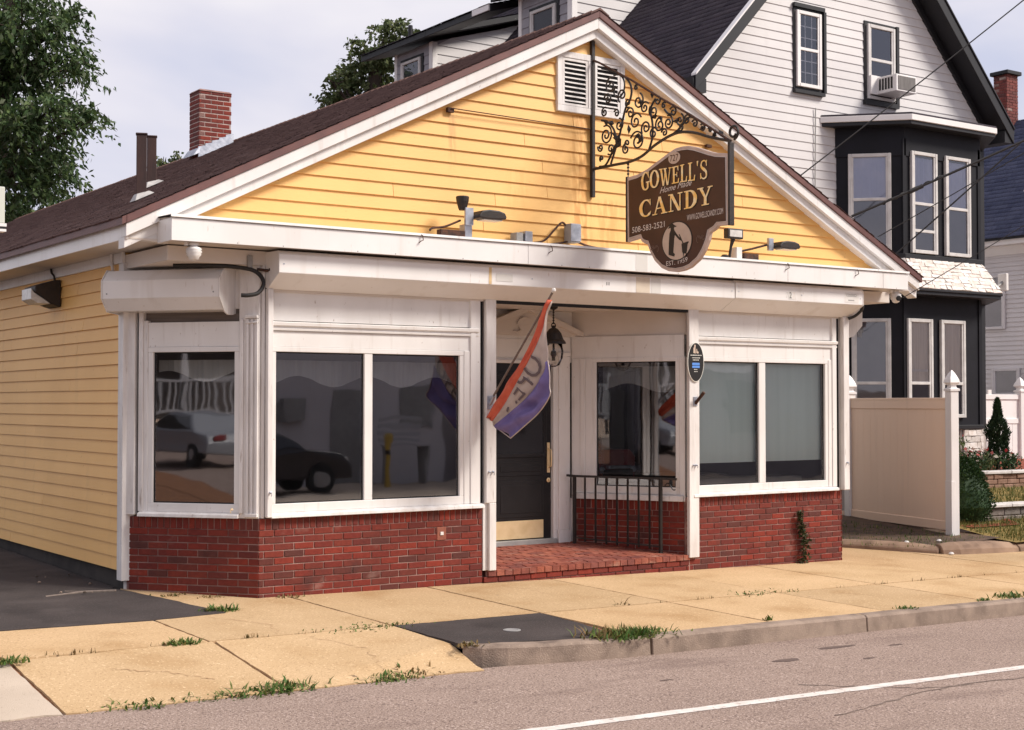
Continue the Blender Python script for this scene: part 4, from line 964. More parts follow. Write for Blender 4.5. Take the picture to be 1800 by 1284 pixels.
for (y, z, r, t, a, d) in ((-.191, 5.084, .06, 1.5, 2.4, -1), (-.404, 5.036, .05, 1.3, .5, 1), (-.221, 4.822, .115, 1.9, 1.2, 1), (-.561, 4.619, .065, 1.4, 1.8, -1), (-.585, 4.68, .05, 1.2, -1.5, 1), (-.138, 4.578, .036, 1.3, -1, 1),
                        (-.777, 5.105, .09, 1.5, 1.9, 1), (-.728, 4.895, .10, 1.5, 2.8, -1), (-.756, 4.678, .12, 1.7, .4, 1), (-1.024, 4.958, .078, 1.5, .9, -1), (-1.090, 5.057, .05, 1.2, 2., 1), (-1.191, 4.991, .037, 1.2, 2.4, -1),
                        (-1.264, 4.796, .08, 1.7, 1.4, 1), (-1.126, 4.794, .085, 1.6, 1.9, -1), (-1.445, 4.791, .07, 1.5, 1.9, 1), (-1.46, 4.72, .045, 1.2, -.4, -1), (-1.674, 4.72, .05, 1.2, .6, 1), (-.740, 5.262, .034, 1.2, 2.5, -1), (-1.9, 4.62, .032, 1.1, .5, 1),
                        (-.42, 5.30, .175, 1.05, 1.2, 1), (-.30, 5.36, .10, 1.4, 2, -1), (-.50, 5.22, .08, 1.4, -1, 1), (-.25, 5.22, .07, 1.4, .3, 1), (-.88, 5.02, .07, 1.5, 2.6, -1), (-.90, 4.80, .08, 1.6, -.6, 1), (-.64, 5.00, .07, 1.5, .2, 1), (-1.02, 4.72, .07, 1.5, 2.9, -1), (-1.34, 4.90, .06, 1.4, .6, 1), (-1.55, 4.78, .06, 1.4, 2.7, -1), (-1.79, 4.66, .045, 1.3, .9, 1), (-.30, 4.66, .07, 1.5, -.8, -1), (-.45, 4.90, .075, 1.5, 1.6, 1), (-.12, 4.70, .05, 1.4, .4, -1), (-.60, 5.12, .055, 1.4, -2, 1), (-1.2, 4.70, .05, 1.3, .2, 1)):
    scr.tube(spiral((y, z), r, t, a, d), .0105, 5)
for s in ([(-.301, 4.491), (-.382, 4.645), (-.463, 4.811), (-.513, 4.955), (-.563, 5.073), (-.642, 5.16), (-.658, 5.27), (-.584, 5.384), (-.386, 5.498), (-.142, 5.583)],
          [(-.946, 4.551), (-1.004, 4.678), (-1.008, 4.825), (-.977, 4.953), (-.996, 5.024), (-1.062, 5.087)], [(-.402, 4.693), (-.363, 4.852), (-.262, 4.957), (-.14, 5.002)],
          [(-.10, 4.49), (-.22, 4.50), (-.36, 4.66), (-.42, 4.72)], [(-1.30, 4.66), (-1.42, 4.70), (-1.58, 4.80), (-1.70, 4.76)], [(-1.34, 4.87), (-1.25, 4.90), (-1.20, 4.95)]):
    scr.tube(smooth_pts([Y(p) for p in s]), .0125, 5)
scr.build('scrollwork', BLK, br)
lf = MB(); rr = random.Random(3)
for (y, z, s) in ((-.60, 4.83, .05), (-.40, 4.76, .07), (-.43, 4.70, .06), (-.36, 4.80, .05), (-.20, 4.97, .05), (-.30, 4.95, .05), (-.75, 4.74, .05), (-.80, 4.70, .06), (-.80, 5.10, .035), (-.99, 5.14, .04), (-1.38, 4.80, .05), (-1.78, 4.66, .045), (-1.95, 4.57, .05), (-1.03, 4.90, .045), (-1.13, 4.86, .04), (-2.05, 4.56, .05)):
    a = rr.uniform(0, 6.3); d = Vector((0, math.cos(a), math.sin(a))); n = Vector((0, -d.z, d.y)); c = Vector((X0, y, z))
    i = [lf.P(*(c+q)) for q in (d*s*1.15+Vector((.006, 0, 0)), n*s*.6+Vector((.02, 0, 0)), -d*s*1.15+Vector((.006, 0, 0)), -n*s*.6+Vector((.02, 0, 0)), Vector((-.014, 0, 0)))]
    for k in range(4): lf.face([i[k], i[(k+1) % 4], i[4]])
lf.build('iron_leaf', BLK, br, recalc=False)
MB().tube(spiral((-2.24, 4.547), .075, 1.15, -1.7, -1, r1=.55), .014, 6).build('end_scroll', BLK, br)
mb = MB(); mb.tube([(X0, .02, 4.925), (X0-.6, .01, 4.928), (2.17, -.0, 4.94)], .006, 5); mb.build('stay_rod', RUST, br)
MB().box(2.13, 2.21, .01, .05, 4.90, 4.95).build('stay_plate', RUST, br, bevel=.003)
MB().box(5.77, 5.85, .0, .045, 4.90, 4.935).build('stay_plate', RUST, br, bevel=.003)

sg = thing('hanging_sign', "dark brown shaped sign reading GOWELL'S Home Made CANDY in gold, hung from the iron bracket", 'sign', (X0, -1.4, 3.9))
OUT = [(-.60, 4.30), (-.782, 4.312), (-.929, 4.346), (-1.145, 4.423), (-1.286, 4.473), (-1.391, 4.505), (-1.494, 4.51), (-1.597, 4.503), (-1.698, 4.477), (-1.797, 4.442), (-1.912, 4.400), (-2.01, 4.370), (-2.186, 4.34), (-2.196, 3.625), (-2.029, 3.632), (-1.985, 3.60), (-1.915, 3.575), (-1.89, 3.50), (-1.83, 3.40), (-1.75, 3.315), (-1.62, 3.245), (-1.52, 3.222), (-1.40, 3.215), (-1.28, 3.232), (-1.17, 3.275), (-1.06, 3.36), (-.985, 3.46), (-.943, 3.545), (-.89, 3.56), (-.842, 3.59), (-.825, 3.622), (-.612, 3.60)]
cy, cz = -1.39, 3.9
def shrink(P, d):
    n = len(P); q = []
    for k in range(n):
        a, b, c = Vector(P[k-1]), Vector(P[k]), Vector(P[(k+1) % n])
        e1 = (b-a).normalized(); e2 = (c-b).normalized(); n1 = Vector((-e1.y, e1.x)); n2 = Vector((-e2.y, e2.x)); m = n1+n2
        if m.length < 1e-4: m = n1
        m = m.normalized()/max(.5, m.normalized().dot(n1)); q.append(tuple(b+m*d))
    return q
area = sum(OUT[k][0]*OUT[(k+1) % len(OUT)][1]-OUT[(k+1) % len(OUT)][0]*OUT[k][1] for k in range(len(OUT)))
sd = 1 if area > 0 else -1
MB().prism(OUT, 0, X0-.022, X0+.022).build('sign_backing', SIGNE, sg, bevel=.004)
I1 = shrink(OUT, .034*sd); I2 = shrink(OUT, .046*sd)
MB().prism(I1, 0, X0-.026, X0+.026).build('sign_bead', SILV, sg)
MB().prism(shrink(OUT, .040*sd), 0, X0-.030, X0+.030).build('sign_board', SIGNB, sg)
# signwriting on both faces ------------------------------------------------
SF = Fr((X0-.0305, -.60, 0), (0, -1, 0), (-1, 0, 0))       # u runs from the wall to the street, seen from the left
SBk = Fr((X0+.0305, -2.19, 0), (0, 1, 0), (1, 0, 0))
def ribbon(pts, ws):
    P = [Vector(p) for p in pts]; n = len(P); L = []; Rr = []
    for k in range(n):
        d = (P[min(k+1, n-1)]-P[max(k-1, 0)]); d.normalize(); nn = Vector((-d.y, d.x)); w = ws[k] if isinstance(ws, list) else ws
        L.append(P[k]+nn*w/2); Rr.append(P[k]-nn*w/2)
    return [[L[k], Rr[k], Rr[k+1], L[k+1]] for k in range(n-1)]
def arc(cx, cy, rx, ry, a0, a1, tk=.15, tn=.06, n=20):
    p = []; w = []
    for k in range(n+1):
        a = R(a0+(a1-a0)*k/n); p.append((cx+rx*math.cos(a), cy+ry*math.sin(a))); w.append(tn+(tk-tn)*abs(math.cos(a))**1.5)
    return ribbon(p, w)
def rc(a, b, c, d): return [[(a, b), (c, b), (c, d), (a, d)]]
def glyph(c):
    T, t, s = .20, .075, .06
    if c == 'C' or c == 'G':
        q = arc(.40, .5, .33, .46, 48, 312, T, t)+[[(.58, .80), (.68, .62), (.68, .98), (.62, .98)]]
        if c == 'C': q += [[(.60, .10), (.66, .10), (.70, .30), (.58, .18)]]
        else: q += rc(.52, .08, .67, .42)+rc(.44, .40, .75, .46)
        return q, .76
    if c in 'O': return arc(.42, .5, .34, .46, 0, 360, T, t, 32), .84
    if c == 'D': return rc(.12, 0, .27, 1)+rc(.02, 0, .35, s)+rc(.02, 1-s, .35, 1)+arc(.32, .5, .36, .47, 90, -90, T, t), .78
    if c == 'L': return rc(.10, 0, .25, 1)+rc(0, 1-s, .36, 1)+rc(0, 0, .60, .06)+[[(.50, .04), (.60, .04), (.62, .30), (.57, .30)]], .66
    if c == 'E': return rc(.10, 0, .25, 1)+rc(0, .94, .60, 1)+rc(0, 0, .62, .06)+rc(.22, .48, .48, .54)+[[(.50, .96), (.60, .96), (.60, .72), (.56, .72)], [(.52, .04), (.62, .04), (.64, .28), (.58, .28)], [(.43, .38), (.48, .38), (.48, .64), (.43, .64)]], .70
    if c == 'N': return rc(.12, 0, .18, 1)+[[(.08, 1), (.26, 1), (.74, 0), (.58, 0)]]+rc(.68, 0, .74, 1)+rc(.02, 0, .30, s)+rc(.58, 1-s, .86, 1)+rc(0, 1-s, .2, 1), .88
    if c == 'A': return [[(.38, 1), (.46, 1), (.16, 0), (.10, 0)], [(.36, 1), (.50, 1), (.82, 0), (.64, 0)]]+rc(.22, .32, .64, .38)+rc(0, 0, .28, s)+rc(.54, 0, .92, s), .92
    if c == 'Y': return [[(.06, 1), (.24, 1), (.48, .42), (.36, .42)], [(.66, 1), (.74, 1), (.50, .42), (.42, .42)]]+rc(.35, 0, .50, .46)+rc(.22, 0, .63, s)+rc(-.02, 1-s, .32, 1)+rc(.56, 1-s, .84, 1), .82
    if c == 'W': return [[(.06, 1), (.22, 1), (.42, 0), (.30, 0)], [(.52, .9), (.58, .9), (.42, 0), (.36, 0)], [(.42, 1), (.58, 1), (.80, 0), (.68, 0)], [(.96, 1), (1.02, 1), (.82, 0), (.76, 0)]]+rc(-.02, 1-s, .30, 1)+rc(.36, 1-s, .66, 1)+rc(.86, 1-s, 1.10, 1), 1.10
    if c == 'S':
        p = [(.58, .80), (.50, .92), (.36, .96), (.20, .90), (.13, .76), (.20, .62), (.36, .52), (.52, .42), (.60, .27), (.53, .10), (.36, .04), (.20, .09), (.10, .22)]
        q = [Vector(x[:2]) for x in smooth_pts([(a, b, 0) for a, b in p], 3)]; n = len(q)
        w = [.06+.10*math.exp(-((k/n-.5)/.2)**2) for k in range(n)]
        return ribbon(q, w)+rc(.56, .68, .62, .97)+rc(.06, .04, .12, .34), .70
    if c == "'": return [[(.06, 1), (.18, 1), (.14, .74), (.09, .74)]], .26
    return [], .4
def word(fr, txt, x0, x1, zb0, zb1, h, name, m, parent, arch=0., dz=.004, gap=.05, grow=0.):
    tot = sum(glyph(c)[1]+gap for c in txt)-gap; x = 0
    for c in txt:
        pl, w = glyph(c); mb = MB(fr)
        for k, p in enumerate(pl):
            pts = []
            for (a, b) in p:
                t = (x+a)/tot; zz = zb0+(zb1-zb0)*t+arch*(1-(2*t-1)**2); hh = h*(1+.16*abs(2*t-1) if arch else 1)
                pts.append((x0+(x1-x0)*t, zz+b*hh))
            if grow:
                cxx = sum(p_[0] for p_ in pts)/len(pts); czz = sum(p_[1] for p_ in pts)/len(pts)
                pts = [(cxx+(a-cxx)*(1+grow/max(.01, abs(a-cxx)))if abs(a-cxx) > 1e-5 else a, czz+(b-czz)*(1+grow/max(.01, abs(b-czz))) if abs(b-czz) > 1e-5 else b) for a, b in pts]
            mb.prism(pts, 1, -.002, dz+.0007*(k % 5))
        x += w+gap
        mb.build(name, m, parent)
for fr, side in ((SF, 0), (SBk, 1)):
    word(fr, "GOWELL'S", .265, 1.30, 4.115, 4.118, .175, 'letter', GOLD, sg, arch=.02)
    word(fr, 'CANDY', .235, 1.365, 3.835, 3.86, .185, 'letter', GOLD, sg)
    word(fr, "GOWELL'S", .277, 1.312, 4.107, 4.110, .175, 'letter_shade', INKB, sg, arch=.02, dz=.001)
    word(fr, 'CANDY', .247, 1.377, 3.827, 3.852, .185, 'letter_shade', INKB, sg, dz=.001)
    mb = MB(fr); add_text(mb, 'Home Made', lambda x, y: (.56+x, .002, 4.058+.06*x+y), .50, .062, shear=.45); mb.build('script_lettering', SILV, sg, recalc=False)
    mb = MB(fr); add_text(mb, '508-583-2521', lambda x, y: (.105+x, .002, 3.685+.03*x+y), .53, .062); mb.build('small_lettering', SILV, sg, recalc=False)
    mb = MB(fr); add_text(mb, 'WWW.GOWELLSCANDY.COM', lambda x, y: (.985+x, .002, 3.728+.03*x+y), .535, .060); mb.build('small_lettering', SILV, sg, recalc=False)
    mb = MB(fr); add_text(mb, 'EST. 1959', lambda x, y: (.66+x, .002, 3.283+.22*(x-.16)**2+.06*x+y), .33, .048); mb.build('small_lettering', SILV, sg, recalc=False)
    mb = MB(fr); mb.prism([(.79+.092*math.cos(2*math.pi*k/28), 4.405+.062*math.sin(2*math.pi*k/28)) for k in range(28)], 1, -.002, .003); mb.build('number_oval', OVAL, sg)
    mb = MB(fr); add_text(mb, '727', lambda x, y: (.725+x, .0045, 4.372+y), .13, .068); mb.build('number', SIGNB, sg, recalc=False)
    mb = MB(fr); mb.prism([(.828+.238*math.cos(2*math.pi*k/36), 3.535+.207*math.sin(2*math.pi*k/36)) for k in range(36)], 1, -.002, .0025); mb.build('emblem_ring', INKB, sg)
    mb = MB(fr); mb.prism([(.828+.225*math.cos(2*math.pi*k/36), 3.535+.195*math.sin(2*math.pi*k/36)) for k in range(36)], 1, -.002, .004); mb.build('emblem_oval', OVAL, sg)
    # figure in a broad hat stirring a pot
    fig = [[(.70, 3.40), (.79, 3.375), (.80, 3.40), (.775, 3.42), (.79, 3.56), (.805, 3.62), (.79, 3.66), (.74, 3.665), (.715, 3.62), (.705, 3.52)],
           [(.685, 3.672), (.79, 3.688), (.80, 3.680), (.83, 3.688), (.80, 3.70), (.765, 3.722), (.725, 3.718), (.705, 3.688)], [(.735, 3.655), (.785, 3.66), (.79, 3.69), (.735, 3.685)],
           [(.77, 3.61), (.80, 3.60), (.865, 3.545), (.90, 3.53), (.905, 3.545), (.85, 3.585), (.80, 3.64)], [(.86, 3.60), (.872, 3.60), (.935, 3.50), (.922, 3.497)]]
    pot = [[(.905, 3.50), (1.01, 3.515), (1.01, 3.50), (.995, 3.49), (.985, 3.415), (.965, 3.395), (.93, 3.395), (.915, 3.41), (.905, 3.485)], [(.925, 3.40), (.938, 3.40), (.93, 3.36)], [(.965, 3.40), (.978, 3.405), (.98, 3.365)]]
    mb = MB(fr)
    for k, p in enumerate(fig+pot): mb.prism(p, 1, 0, .005+.0004*k)
    mb.build('emblem_figure', INKB, sg)
    mb = MB(fr)
    for k in range(3):
        q = [(.935+.022*k+.008*math.sin(t*1.1+k), 3.53+.016*t) for t in range(8)]
        for p in ribbon(q, .005): mb.prism([tuple(v) for v in p], 1, 0, .0045)
    mb.build('emblem_steam', SIGNE, sg)
    mb = MB(fr)
    for sx, cx in ((-1, .50), (1, 1.16)):
        for (r, a0, a1, ox, oz) in ((.035, 0, 250, 0, 0), (.025, 120, 330, .07, .02), (.05, 200, 330, .03, .06)):
            q = [(cx+sx*(ox+r*math.cos(R(a0+(a1-a0)*k/10))), 3.50+oz+.02*sx+r*math.sin(R(a0+(a1-a0)*k/10))) for k in range(11)]
            for p in ribbon(q, .006): mb.prism([tuple(v) for v in p], 1, 0, .002)
    mb.build('emblem_flourish', mat('dim_gold%d' % side, (.16, .10, .08), rough=.5), sg)
for y, zt in ((-.60, 4.475), (-2.18, 4.47)):
    mb = MB(); mb.tube([(X0, y, zt), (X0, y, 4.30)], .006, 5)
    for k in range(4): mb.lathe((X0, y, 4.33+.035*k), [(.006, 0), (.014, .008), (.014, .018), (.006, .026)], 8)
    mb.build('hanger_chain', BLK, sg)
MB().box(X0-.03, X0+.03, -.612, -.588, 3.60, 4.31).build('edge_strap', BLK, sg, bevel=.004)
MB().box(X0-.034, X0+.034, -2.215, -2.187, 3.62, 4.45).build('edge_strap', BLK, sg, bevel=.004)

# ------------------------------------------------------------------ lamps and boxes above the awning
def flood(x, zt, label, upright):
    t = thing('floodlight', label, 'floodlight', (x, -.2, 3.56), group='floodlights above the awning')
    MB().box(x-.045, x+.045, -.25, -.14, 3.56, 3.70).build('mount_box', STEEL if upright else WHTPL, t, bevel=.004)
    return t
fl = flood(2.22, 0, 'black floodlight head on a grey bracket left of the sign, tilted over the awning', True)
MB().hexa([(2.17, -.27, 3.69), (2.27, -.27, 3.69), (2.27, -.24, 3.69), (2.17, -.24, 3.69)], [(2.17, -.27, 3.87), (2.27, -.27, 3.87), (2.27, -.24, 3.87), (2.17, -.24, 3.87)]).build('lamp_bracket', STEEL, fl, bevel=.004)
HD = [(0, .015), (.04, .062), (.13, .078), (.25, .074), (.32, .055), (.345, .012), (.335, -.012), (.17, -.024), (0, -.016)]
MB().prism([(2.27+a, 3.775+b) for a, b in HD], 1, -.38, -.20).build('lamp_head', BLK, fl, bevel=.015, seg=2)
MB().box(2.34, 2.57, -.36, -.22, 3.744, 3.757).build('lamp_glass', LENS, fl, bevel=.004)
MB().lathe((2.17, -.21, 3.845), [(.036, 0), (.045, .02), (.065, .09), (.07, .135), (.062, .145)], 16).build('photocell', BLK, fl)
mb = MB(); mb.tube(smooth_pts([(1.72, -.30, 3.60), (1.78, -.26, 3.63), (1.95, -.22, 3.66), (2.15, -.2, 3.74)]), .012, 6); mb.build('conduit', RUST, fl)
MB().box(1.86, 2.16, -.28, -.20, 3.565, 3.625).build('ballast_box', RUST, fl, bevel=.005)
fr_ = flood(6.05, 0, 'black floodlight head at the end of a rusty arm right of the sign', False)
mb = MB(); mb.tube([(6.07, -.2, 3.65), (6.30, -.2, 3.70), (6.55, -.22, 3.765)], .014, 6); mb.build('arm', RUST, fr_)
MB().hexa([(6.52, -.27, 3.69), (6.60, -.27, 3.69), (6.60, -.23, 3.69), (6.52, -.23, 3.69)], [(6.52, -.27, 3.84), (6.60, -.27, 3.84), (6.60, -.23, 3.84), (6.52, -.23, 3.84)]).build('lamp_bracket', STEEL, fr_, bevel=.004)
MB().prism([(6.60+a, 3.735+b*.95) for a, b in HD], 1, -.38, -.20).build('lamp_head', BLK, fr_, bevel=.015, seg=2)
MB().box(6.67, 6.90, -.36, -.22, 3.707, 3.720).build('lamp_glass', LENS, fr_, bevel=.004)
MB().box(6.12, 6.36, -.26, -.18, 3.565, 3.635).build('ballast_box', RUST, fr_, bevel=.005)
sm = thing('floodlight', 'small square floodlight with frosted lens on a short stem just right of the sign', 'floodlight', (5.93, -.2, 3.56), group='floodlights above the awning')
MB().box(5.82, 6.07, -.30, -.22, 3.79, 3.91).build('lamp_head', BLK, sm, bevel=.012, seg=2)
MB().box(5.845, 6.045, -.306, -.299, 3.81, 3.89).build('lamp_glass', LENS, sm, bevel=.004)
MB().tube([(5.945, -.25, 3.79), (5.94, -.22, 3.70), (5.93, -.2, 3.56)], [.028, .016, .016], 8).build('stem', BLK, sm)
MB().lathe((5.86, -.2, 3.555), [(.05, 0), (.05, .03), (.03, .05)], 12).build('base', BLK, sm)
jb = thing('junction_box', 'grey steel junction box on the gable wall with cables looping from it', 'junction box', (3.72, 0, 3.7))
MB().box(3.66, 3.79, -.10, .03, 3.62, 3.83).build('box_body', GREYB, jb, bevel=.006)
MB().box(3.655, 3.795, -.112, -.10, 3.635, 3.825).build('box_cover', STEEL, jb, bevel=.004)
for pts in ([(3.66, .0, 3.82), (3.60, -.01, 3.84), (3.50, -.02, 3.76), (3.36, -.02, 3.63), (3.2, -.03, 3.59)], [(3.80, -.03, 3.64), (3.95, -.04, 3.60), (4.2, -.04, 3.58), (4.6, -.05, 3.57)], [(3.66, -.03, 3.63), (3.5, -.03, 3.60), (3.35, -.05, 3.575)]):
    MB().tube(smooth_pts(pts), .012, 6).build('box_cable', RUST, jb)
sb2 = thing('junction_box', 'small split grey box sitting on the awning between floodlight and larger box', 'junction box', (3.0, -.05, 3.6))
MB().box(2.93, 3.02, -.10, .02, 3.565, 3.68).build('box_body', GREYB, sb2, bevel=.005); MB().box(3.035, 3.13, -.12, .01, 3.565, 3.70).build('box_cover', STEEL, sb2, bevel=.005)

# ------------------------------------------------------------------ wall pack and eave lamps
wp = thing('wall_pack_light', 'black wedge-shaped wall pack light with a ribbed lens high on the yellow side wall', 'wall light', (-.96, 3.1, 3.05))
MB(SIDE).prism([(.02, 2.90), (.02, 3.20), (.10, 3.19), (.30, 3.12), (.30, 3.06), (.12, 2.93)], 0, 3.02, 3.42).build('housing', BLK, wp, bevel=.008)
MB(SIDE).prism([(.115, 2.935), (.305, 3.055), (.335, 3.10), (.335, 2.98), (.26, 2.935)], 0, 3.05, 3.39).build('lens', LENS, wp, bevel=.004)
mb = MB(SIDE); mb.tube(smooth_pts([(3.18, .04, 3.19), (3.22, .035, 3.25), (3.26, .05, 3.29), (3.28, .05, 3.34)]), .012, 6); mb.build('feed_conduit', BLK, wp)
cdt = MB(SIDE); cdt.tube([(1.36, .045, 3.345), (1.36, .045, 3.26), (1.30, .05, 3.16), (1.24, .06, 3.12)], .016, 8); cdt = cdt.build('conduit', WHT2, shop)
def eave_lamp(x, y, label, warm):
    t = thing('eave_lamp', label, 'lamp', (x, y, 3.31))
    MB().lathe((x, y, 3.31), [(.05, 0), (.05, -.02), (.03, -.03), (.062, -.045), (.074, -.06), (.066, -.07), (.076, -.085), (.064, -.097), (.068, -.11), (.05, -.13), (.045, -.15), (.02, -.165)], 16).build('lamp_shell', WHTPL, t, smooth=True)
    MB().lathe((x-.075, y, 3.31), [(.02, 0), (.02, -.03)], 8).build('mount', WHTPL, t)
    return t
eave_lamp(-.80, -.31, 'cream ribbed spot lamp under the left end of the awning soffit', 1)
el = eave_lamp(8.78, -.28, 'white camera-shaped lamp under the right end of the awning', 1)
MB().lathe((8.74, -.36, 3.20), [(.035, 0), (.035, .01), (.025, .012)], 12, axis=(-.5, -1, -.1)).build('lens', INKB, el)
# cables round the chamfer box
for nm, lab, pts, r in (('cable', 'thick black cable curling from the corner shutter box up to the soffit', [(-.24, -.10, 2.87), (-.18, -.13, 2.87), (-.08, -.14, 2.90), (-.02, -.12, 3.0), (-.06, -.05, 3.10), (-.2, .0, 3.14), (-.5, .1, 3.155), (-.75, .3, 3.155)], .020),
                        ('cable', 'short rusty conduit running from the corner post to the front shutter box', [(-.05, -.04, 3.13), (.06, -.06, 3.12), (.055, -.10, 3.13)], .014),
                        ('cable', 'black cable hooked round the end of the right shutter box', [(8.14, -.27, 3.12), (8.19, -.24, 3.05), (8.17, -.15, 2.97), (8.10, -.09, 2.93)], .02)):
    o = MB().tube(smooth_pts([Vector(p)-Vector(pts[0]) for p in pts]), r, 8).build(nm, WIREM if r != .014 else RUST, None, smooth=True); o.location = pts[0]; tag(o, lab, 'cable')
MB().box(-.14, -.09, -.03, .0, 3.12, 3.26).build('switch_box', GREYB, shop, bevel=.004)

# ------------------------------------------------------------------ pendant lantern in the entry
ln = thing('pendant_lantern', 'black bell-shaped lantern with a clear globe hanging on a chain in the entry', 'lantern', (3.94, .6, 2.96))
mb = MB(); mb.lathe((3.94, .6, 2.945), [(.05, .015), (.05, 0), (.02, -.02)], 12); mb.tube([(3.94, .6, 2.95), (3.94, .6, 2.76)], .007, 6)
for k in range(6): mb.lathe((3.94, .6, 2.76+.03*k), [(.007, 0), (.013, .008), (.013, .018), (.007, .024)], 6)
mb.build('chain', BLK, ln)
mb = MB(); mb.tube([(3.94+.028*math.cos(a), .6, 2.745+.028*math.sin(a)) for a in [2*math.pi*k/14 for k in range(14)]], .007, 6, closed=True); mb.build('ring', BLK, ln)
MB().lathe((3.94, .6, 2.535), [(.145, 0), (.14, .02), (.115, .05), (.09, .12), (.05, .17), (.02, .185), (.015, .21)], 20).build('lantern_cap', BLK, ln, smooth=False)
MB().lathe((3.94, .6, 2.36), [(.012, .175), (.012, .10), (.03, .09), (.035, .05), (.02, .02), (.02, -.02)], 12).build('lamp_holder', BLK, ln)
MB().lathe((3.94, .6, 2.27), [(.02, 0), (.07, .02), (.105, .10), (.115, .18), (.10, .262)], 20).build('globe', glass_mat('clear_globe', (.9, .88, .86), base=.02, ior=1.25), ln, smooth=True, recalc=True)

# ------------------------------------------------------------------ flag
fg = thing('open_flag', 'red, white and purple OPEN flag furled on a pole angled out from the entry post', 'flag', (2.62, -.06, 1.88))
FX0 = 2.62
MB().tube([(FX0, -.05, 1.862), (FX0, -1.175, 2.967)], .0115, 8).build('flag_pole', POLE, fg)
MB().lathe((FX0, -1.165, 2.957), [(.014, 0), (.022, .015), (.022, .035), (.010, .048)], 10, axis=(0, -.71, .70)).build('pole_tip', WHTPL, fg)
mb = MB(); mb.box(2.585, 2.655, -.062, -.05, 1.79, 1.93); mb.tube([(2.62, -.055, 1.84), (2.62, -.13, 1.93)], .02, 8); mb.build('pole_socket', STEEL, fg)
import itertools
# cloth: rows from the tip of the pole to the fly; five edges across (y, z, x-offset)
def pp_(l): return [Vector((FX0+c, a, b)) for a, b, c in l]
E0 = pp_([(-1.12, 2.88, .02), (-1.034, 2.778, .03), (-.928, 2.677, .04), (-.821, 2.531, .05), (-.58, 2.26, .05), (-.311, 2.021, .04), (-.15, 1.853, .02), (-.022, 1.722, .0)])
E2 = pp_([(-1.13, 2.87, .01), (-1.055, 2.764, .0), (-1.012, 2.598, -.01), (-.906, 2.427, -.02), (-.733, 2.231, -.02), (-.536, 2.031, -.02), (-.334, 1.84, -.01), (-.115, 1.664, -.01)])
E1 = [a.lerp(b, .5)+Vector((-.055, 0, .01)) for a, b in zip(E0, E2)]
E3 = pp_([(-1.13, 2.865, .015), (-1.055, 2.752, .02), (-1.016, 2.548, .03), (-1.033, 2.287, .04), (-.884, 2.09, .045), (-.689, 1.928, .04), (-.401, 1.763, .02), (-.122, 1.618, .0)])
E4 = pp_([(-1.032, 2.284, .04), (-1.078, 2.149, .03), (-1.105, 2.013, .01), (-1.136, 1.926, -.01), (-.905, 1.765, .03), (-.667, 1.625, .02), (-.435, 1.491, .0)])
def resam(P, n=28):
    Q = smooth_pts(P, 12); L = [0]
    for a, b in zip(Q, Q[1:]): L.append(L[-1]+(b-a).length)
    out = []
    for k in range(n+1):
        d = L[-1]*k/n; i = max(j for j in range(len(L)) if L[j] <= d+1e-9); i = min(i, len(Q)-2); t = (d-L[i])/max(L[i+1]-L[i], 1e-9); out.append(Q[i].lerp(Q[i+1], min(t, 1)))
    return out
E0, E1, E2, E3, E4 = map(resam, (E0, E1, E2, E3, E4))
def cloth(A, Bq, m, name, wav=.012, nc=8, ph=0., t=.0025, i0=0):
    mb = MB(); rows = []
    for k in range(i0, len(A)):
        row = []
        for j in range(nc+1):
            s = j/nc; p = A[k].lerp(Bq[k], s); env = math.sin(math.pi*s)
            row.append(mb.P(p.x+wav*env*math.sin(6.0*s+.35*k+ph)+wav*.4*env*math.sin(.9*k+ph*2), p.y, p.z))
        rows.append(row)
    for a, b in zip(rows, rows[1:]):
        for j in range(nc): mb.face([a[j], a[j+1], b[j+1], b[j]])
    o = mb.build(name, m, fg, smooth=True, recalc=False); sd_ = o.modifiers.new('thick', 'SOLIDIFY'); sd_.thickness = t; sd_.offset = 0
    return o
cloth(E0, E1, FRED, 'red_stripe', .022, ph=.5); cloth(E1, E2, FRED, 'red_stripe', .02, ph=2.); 
cloth(E2, E3, FWHT, 'white_stripe', .010, ph=1.); E3b = E3[11:]; E3b = resam(E3b, 28); cloth(E3b, E4, FBLU, 'purple_stripe', .045, ph=.2, nc=14)
hem = MB()
hem.tube([p+Vector((-.004, 0, 0)) for p in E4], .006, 5); hem.tube([E4[-1], E3[-1], E2[-1], E1[-1], E0[-1]], .006, 5)
hem.build('hem', FWHT, fg)
# far side of the furled cloth, showing left of the pole
A = resam(pp_([(-1.10, 2.86, .04), (-.93, 2.63, .05), (-.82, 2.47, .05)]), 8); Bq = resam(pp_([(-1.12, 2.88, .03), (-.98, 2.70, .03), (-.86, 2.53, .03)]), 8)
A2 = resam(pp_([(-.80, 2.47, .05), (-.64, 2.33, .05)]), 6); B2 = resam(pp_([(-.90, 2.48, .03), (-.72, 2.25, .03)]), 6)
cloth(A, Bq, FWHT, 'white_fold', .004); cloth(A2, B2, FBLU, 'purple_fold', .006)
def letters(txt):
    mb = MB(); V, F, w = text_polys(txt); i0 = 0; n = len(E2)-1
    for (x, y) in V:
        k = 10.5+(x/w)*13; i = int(k); t = k-i; a = E2[i].lerp(E2[i+1], t); b = E3[i].lerp(E3[i+1], t)
        q_ = -.26+1.16*(1-y); p = a.lerp(b, q_); mb.P(p.x-.016 if q_ > .02 else p.x+.03, p.y, p.z)
    for f in F: mb.face(list(f))
    return mb.build('lettering', FLET, fg, recalc=False)
letters('OPEN')
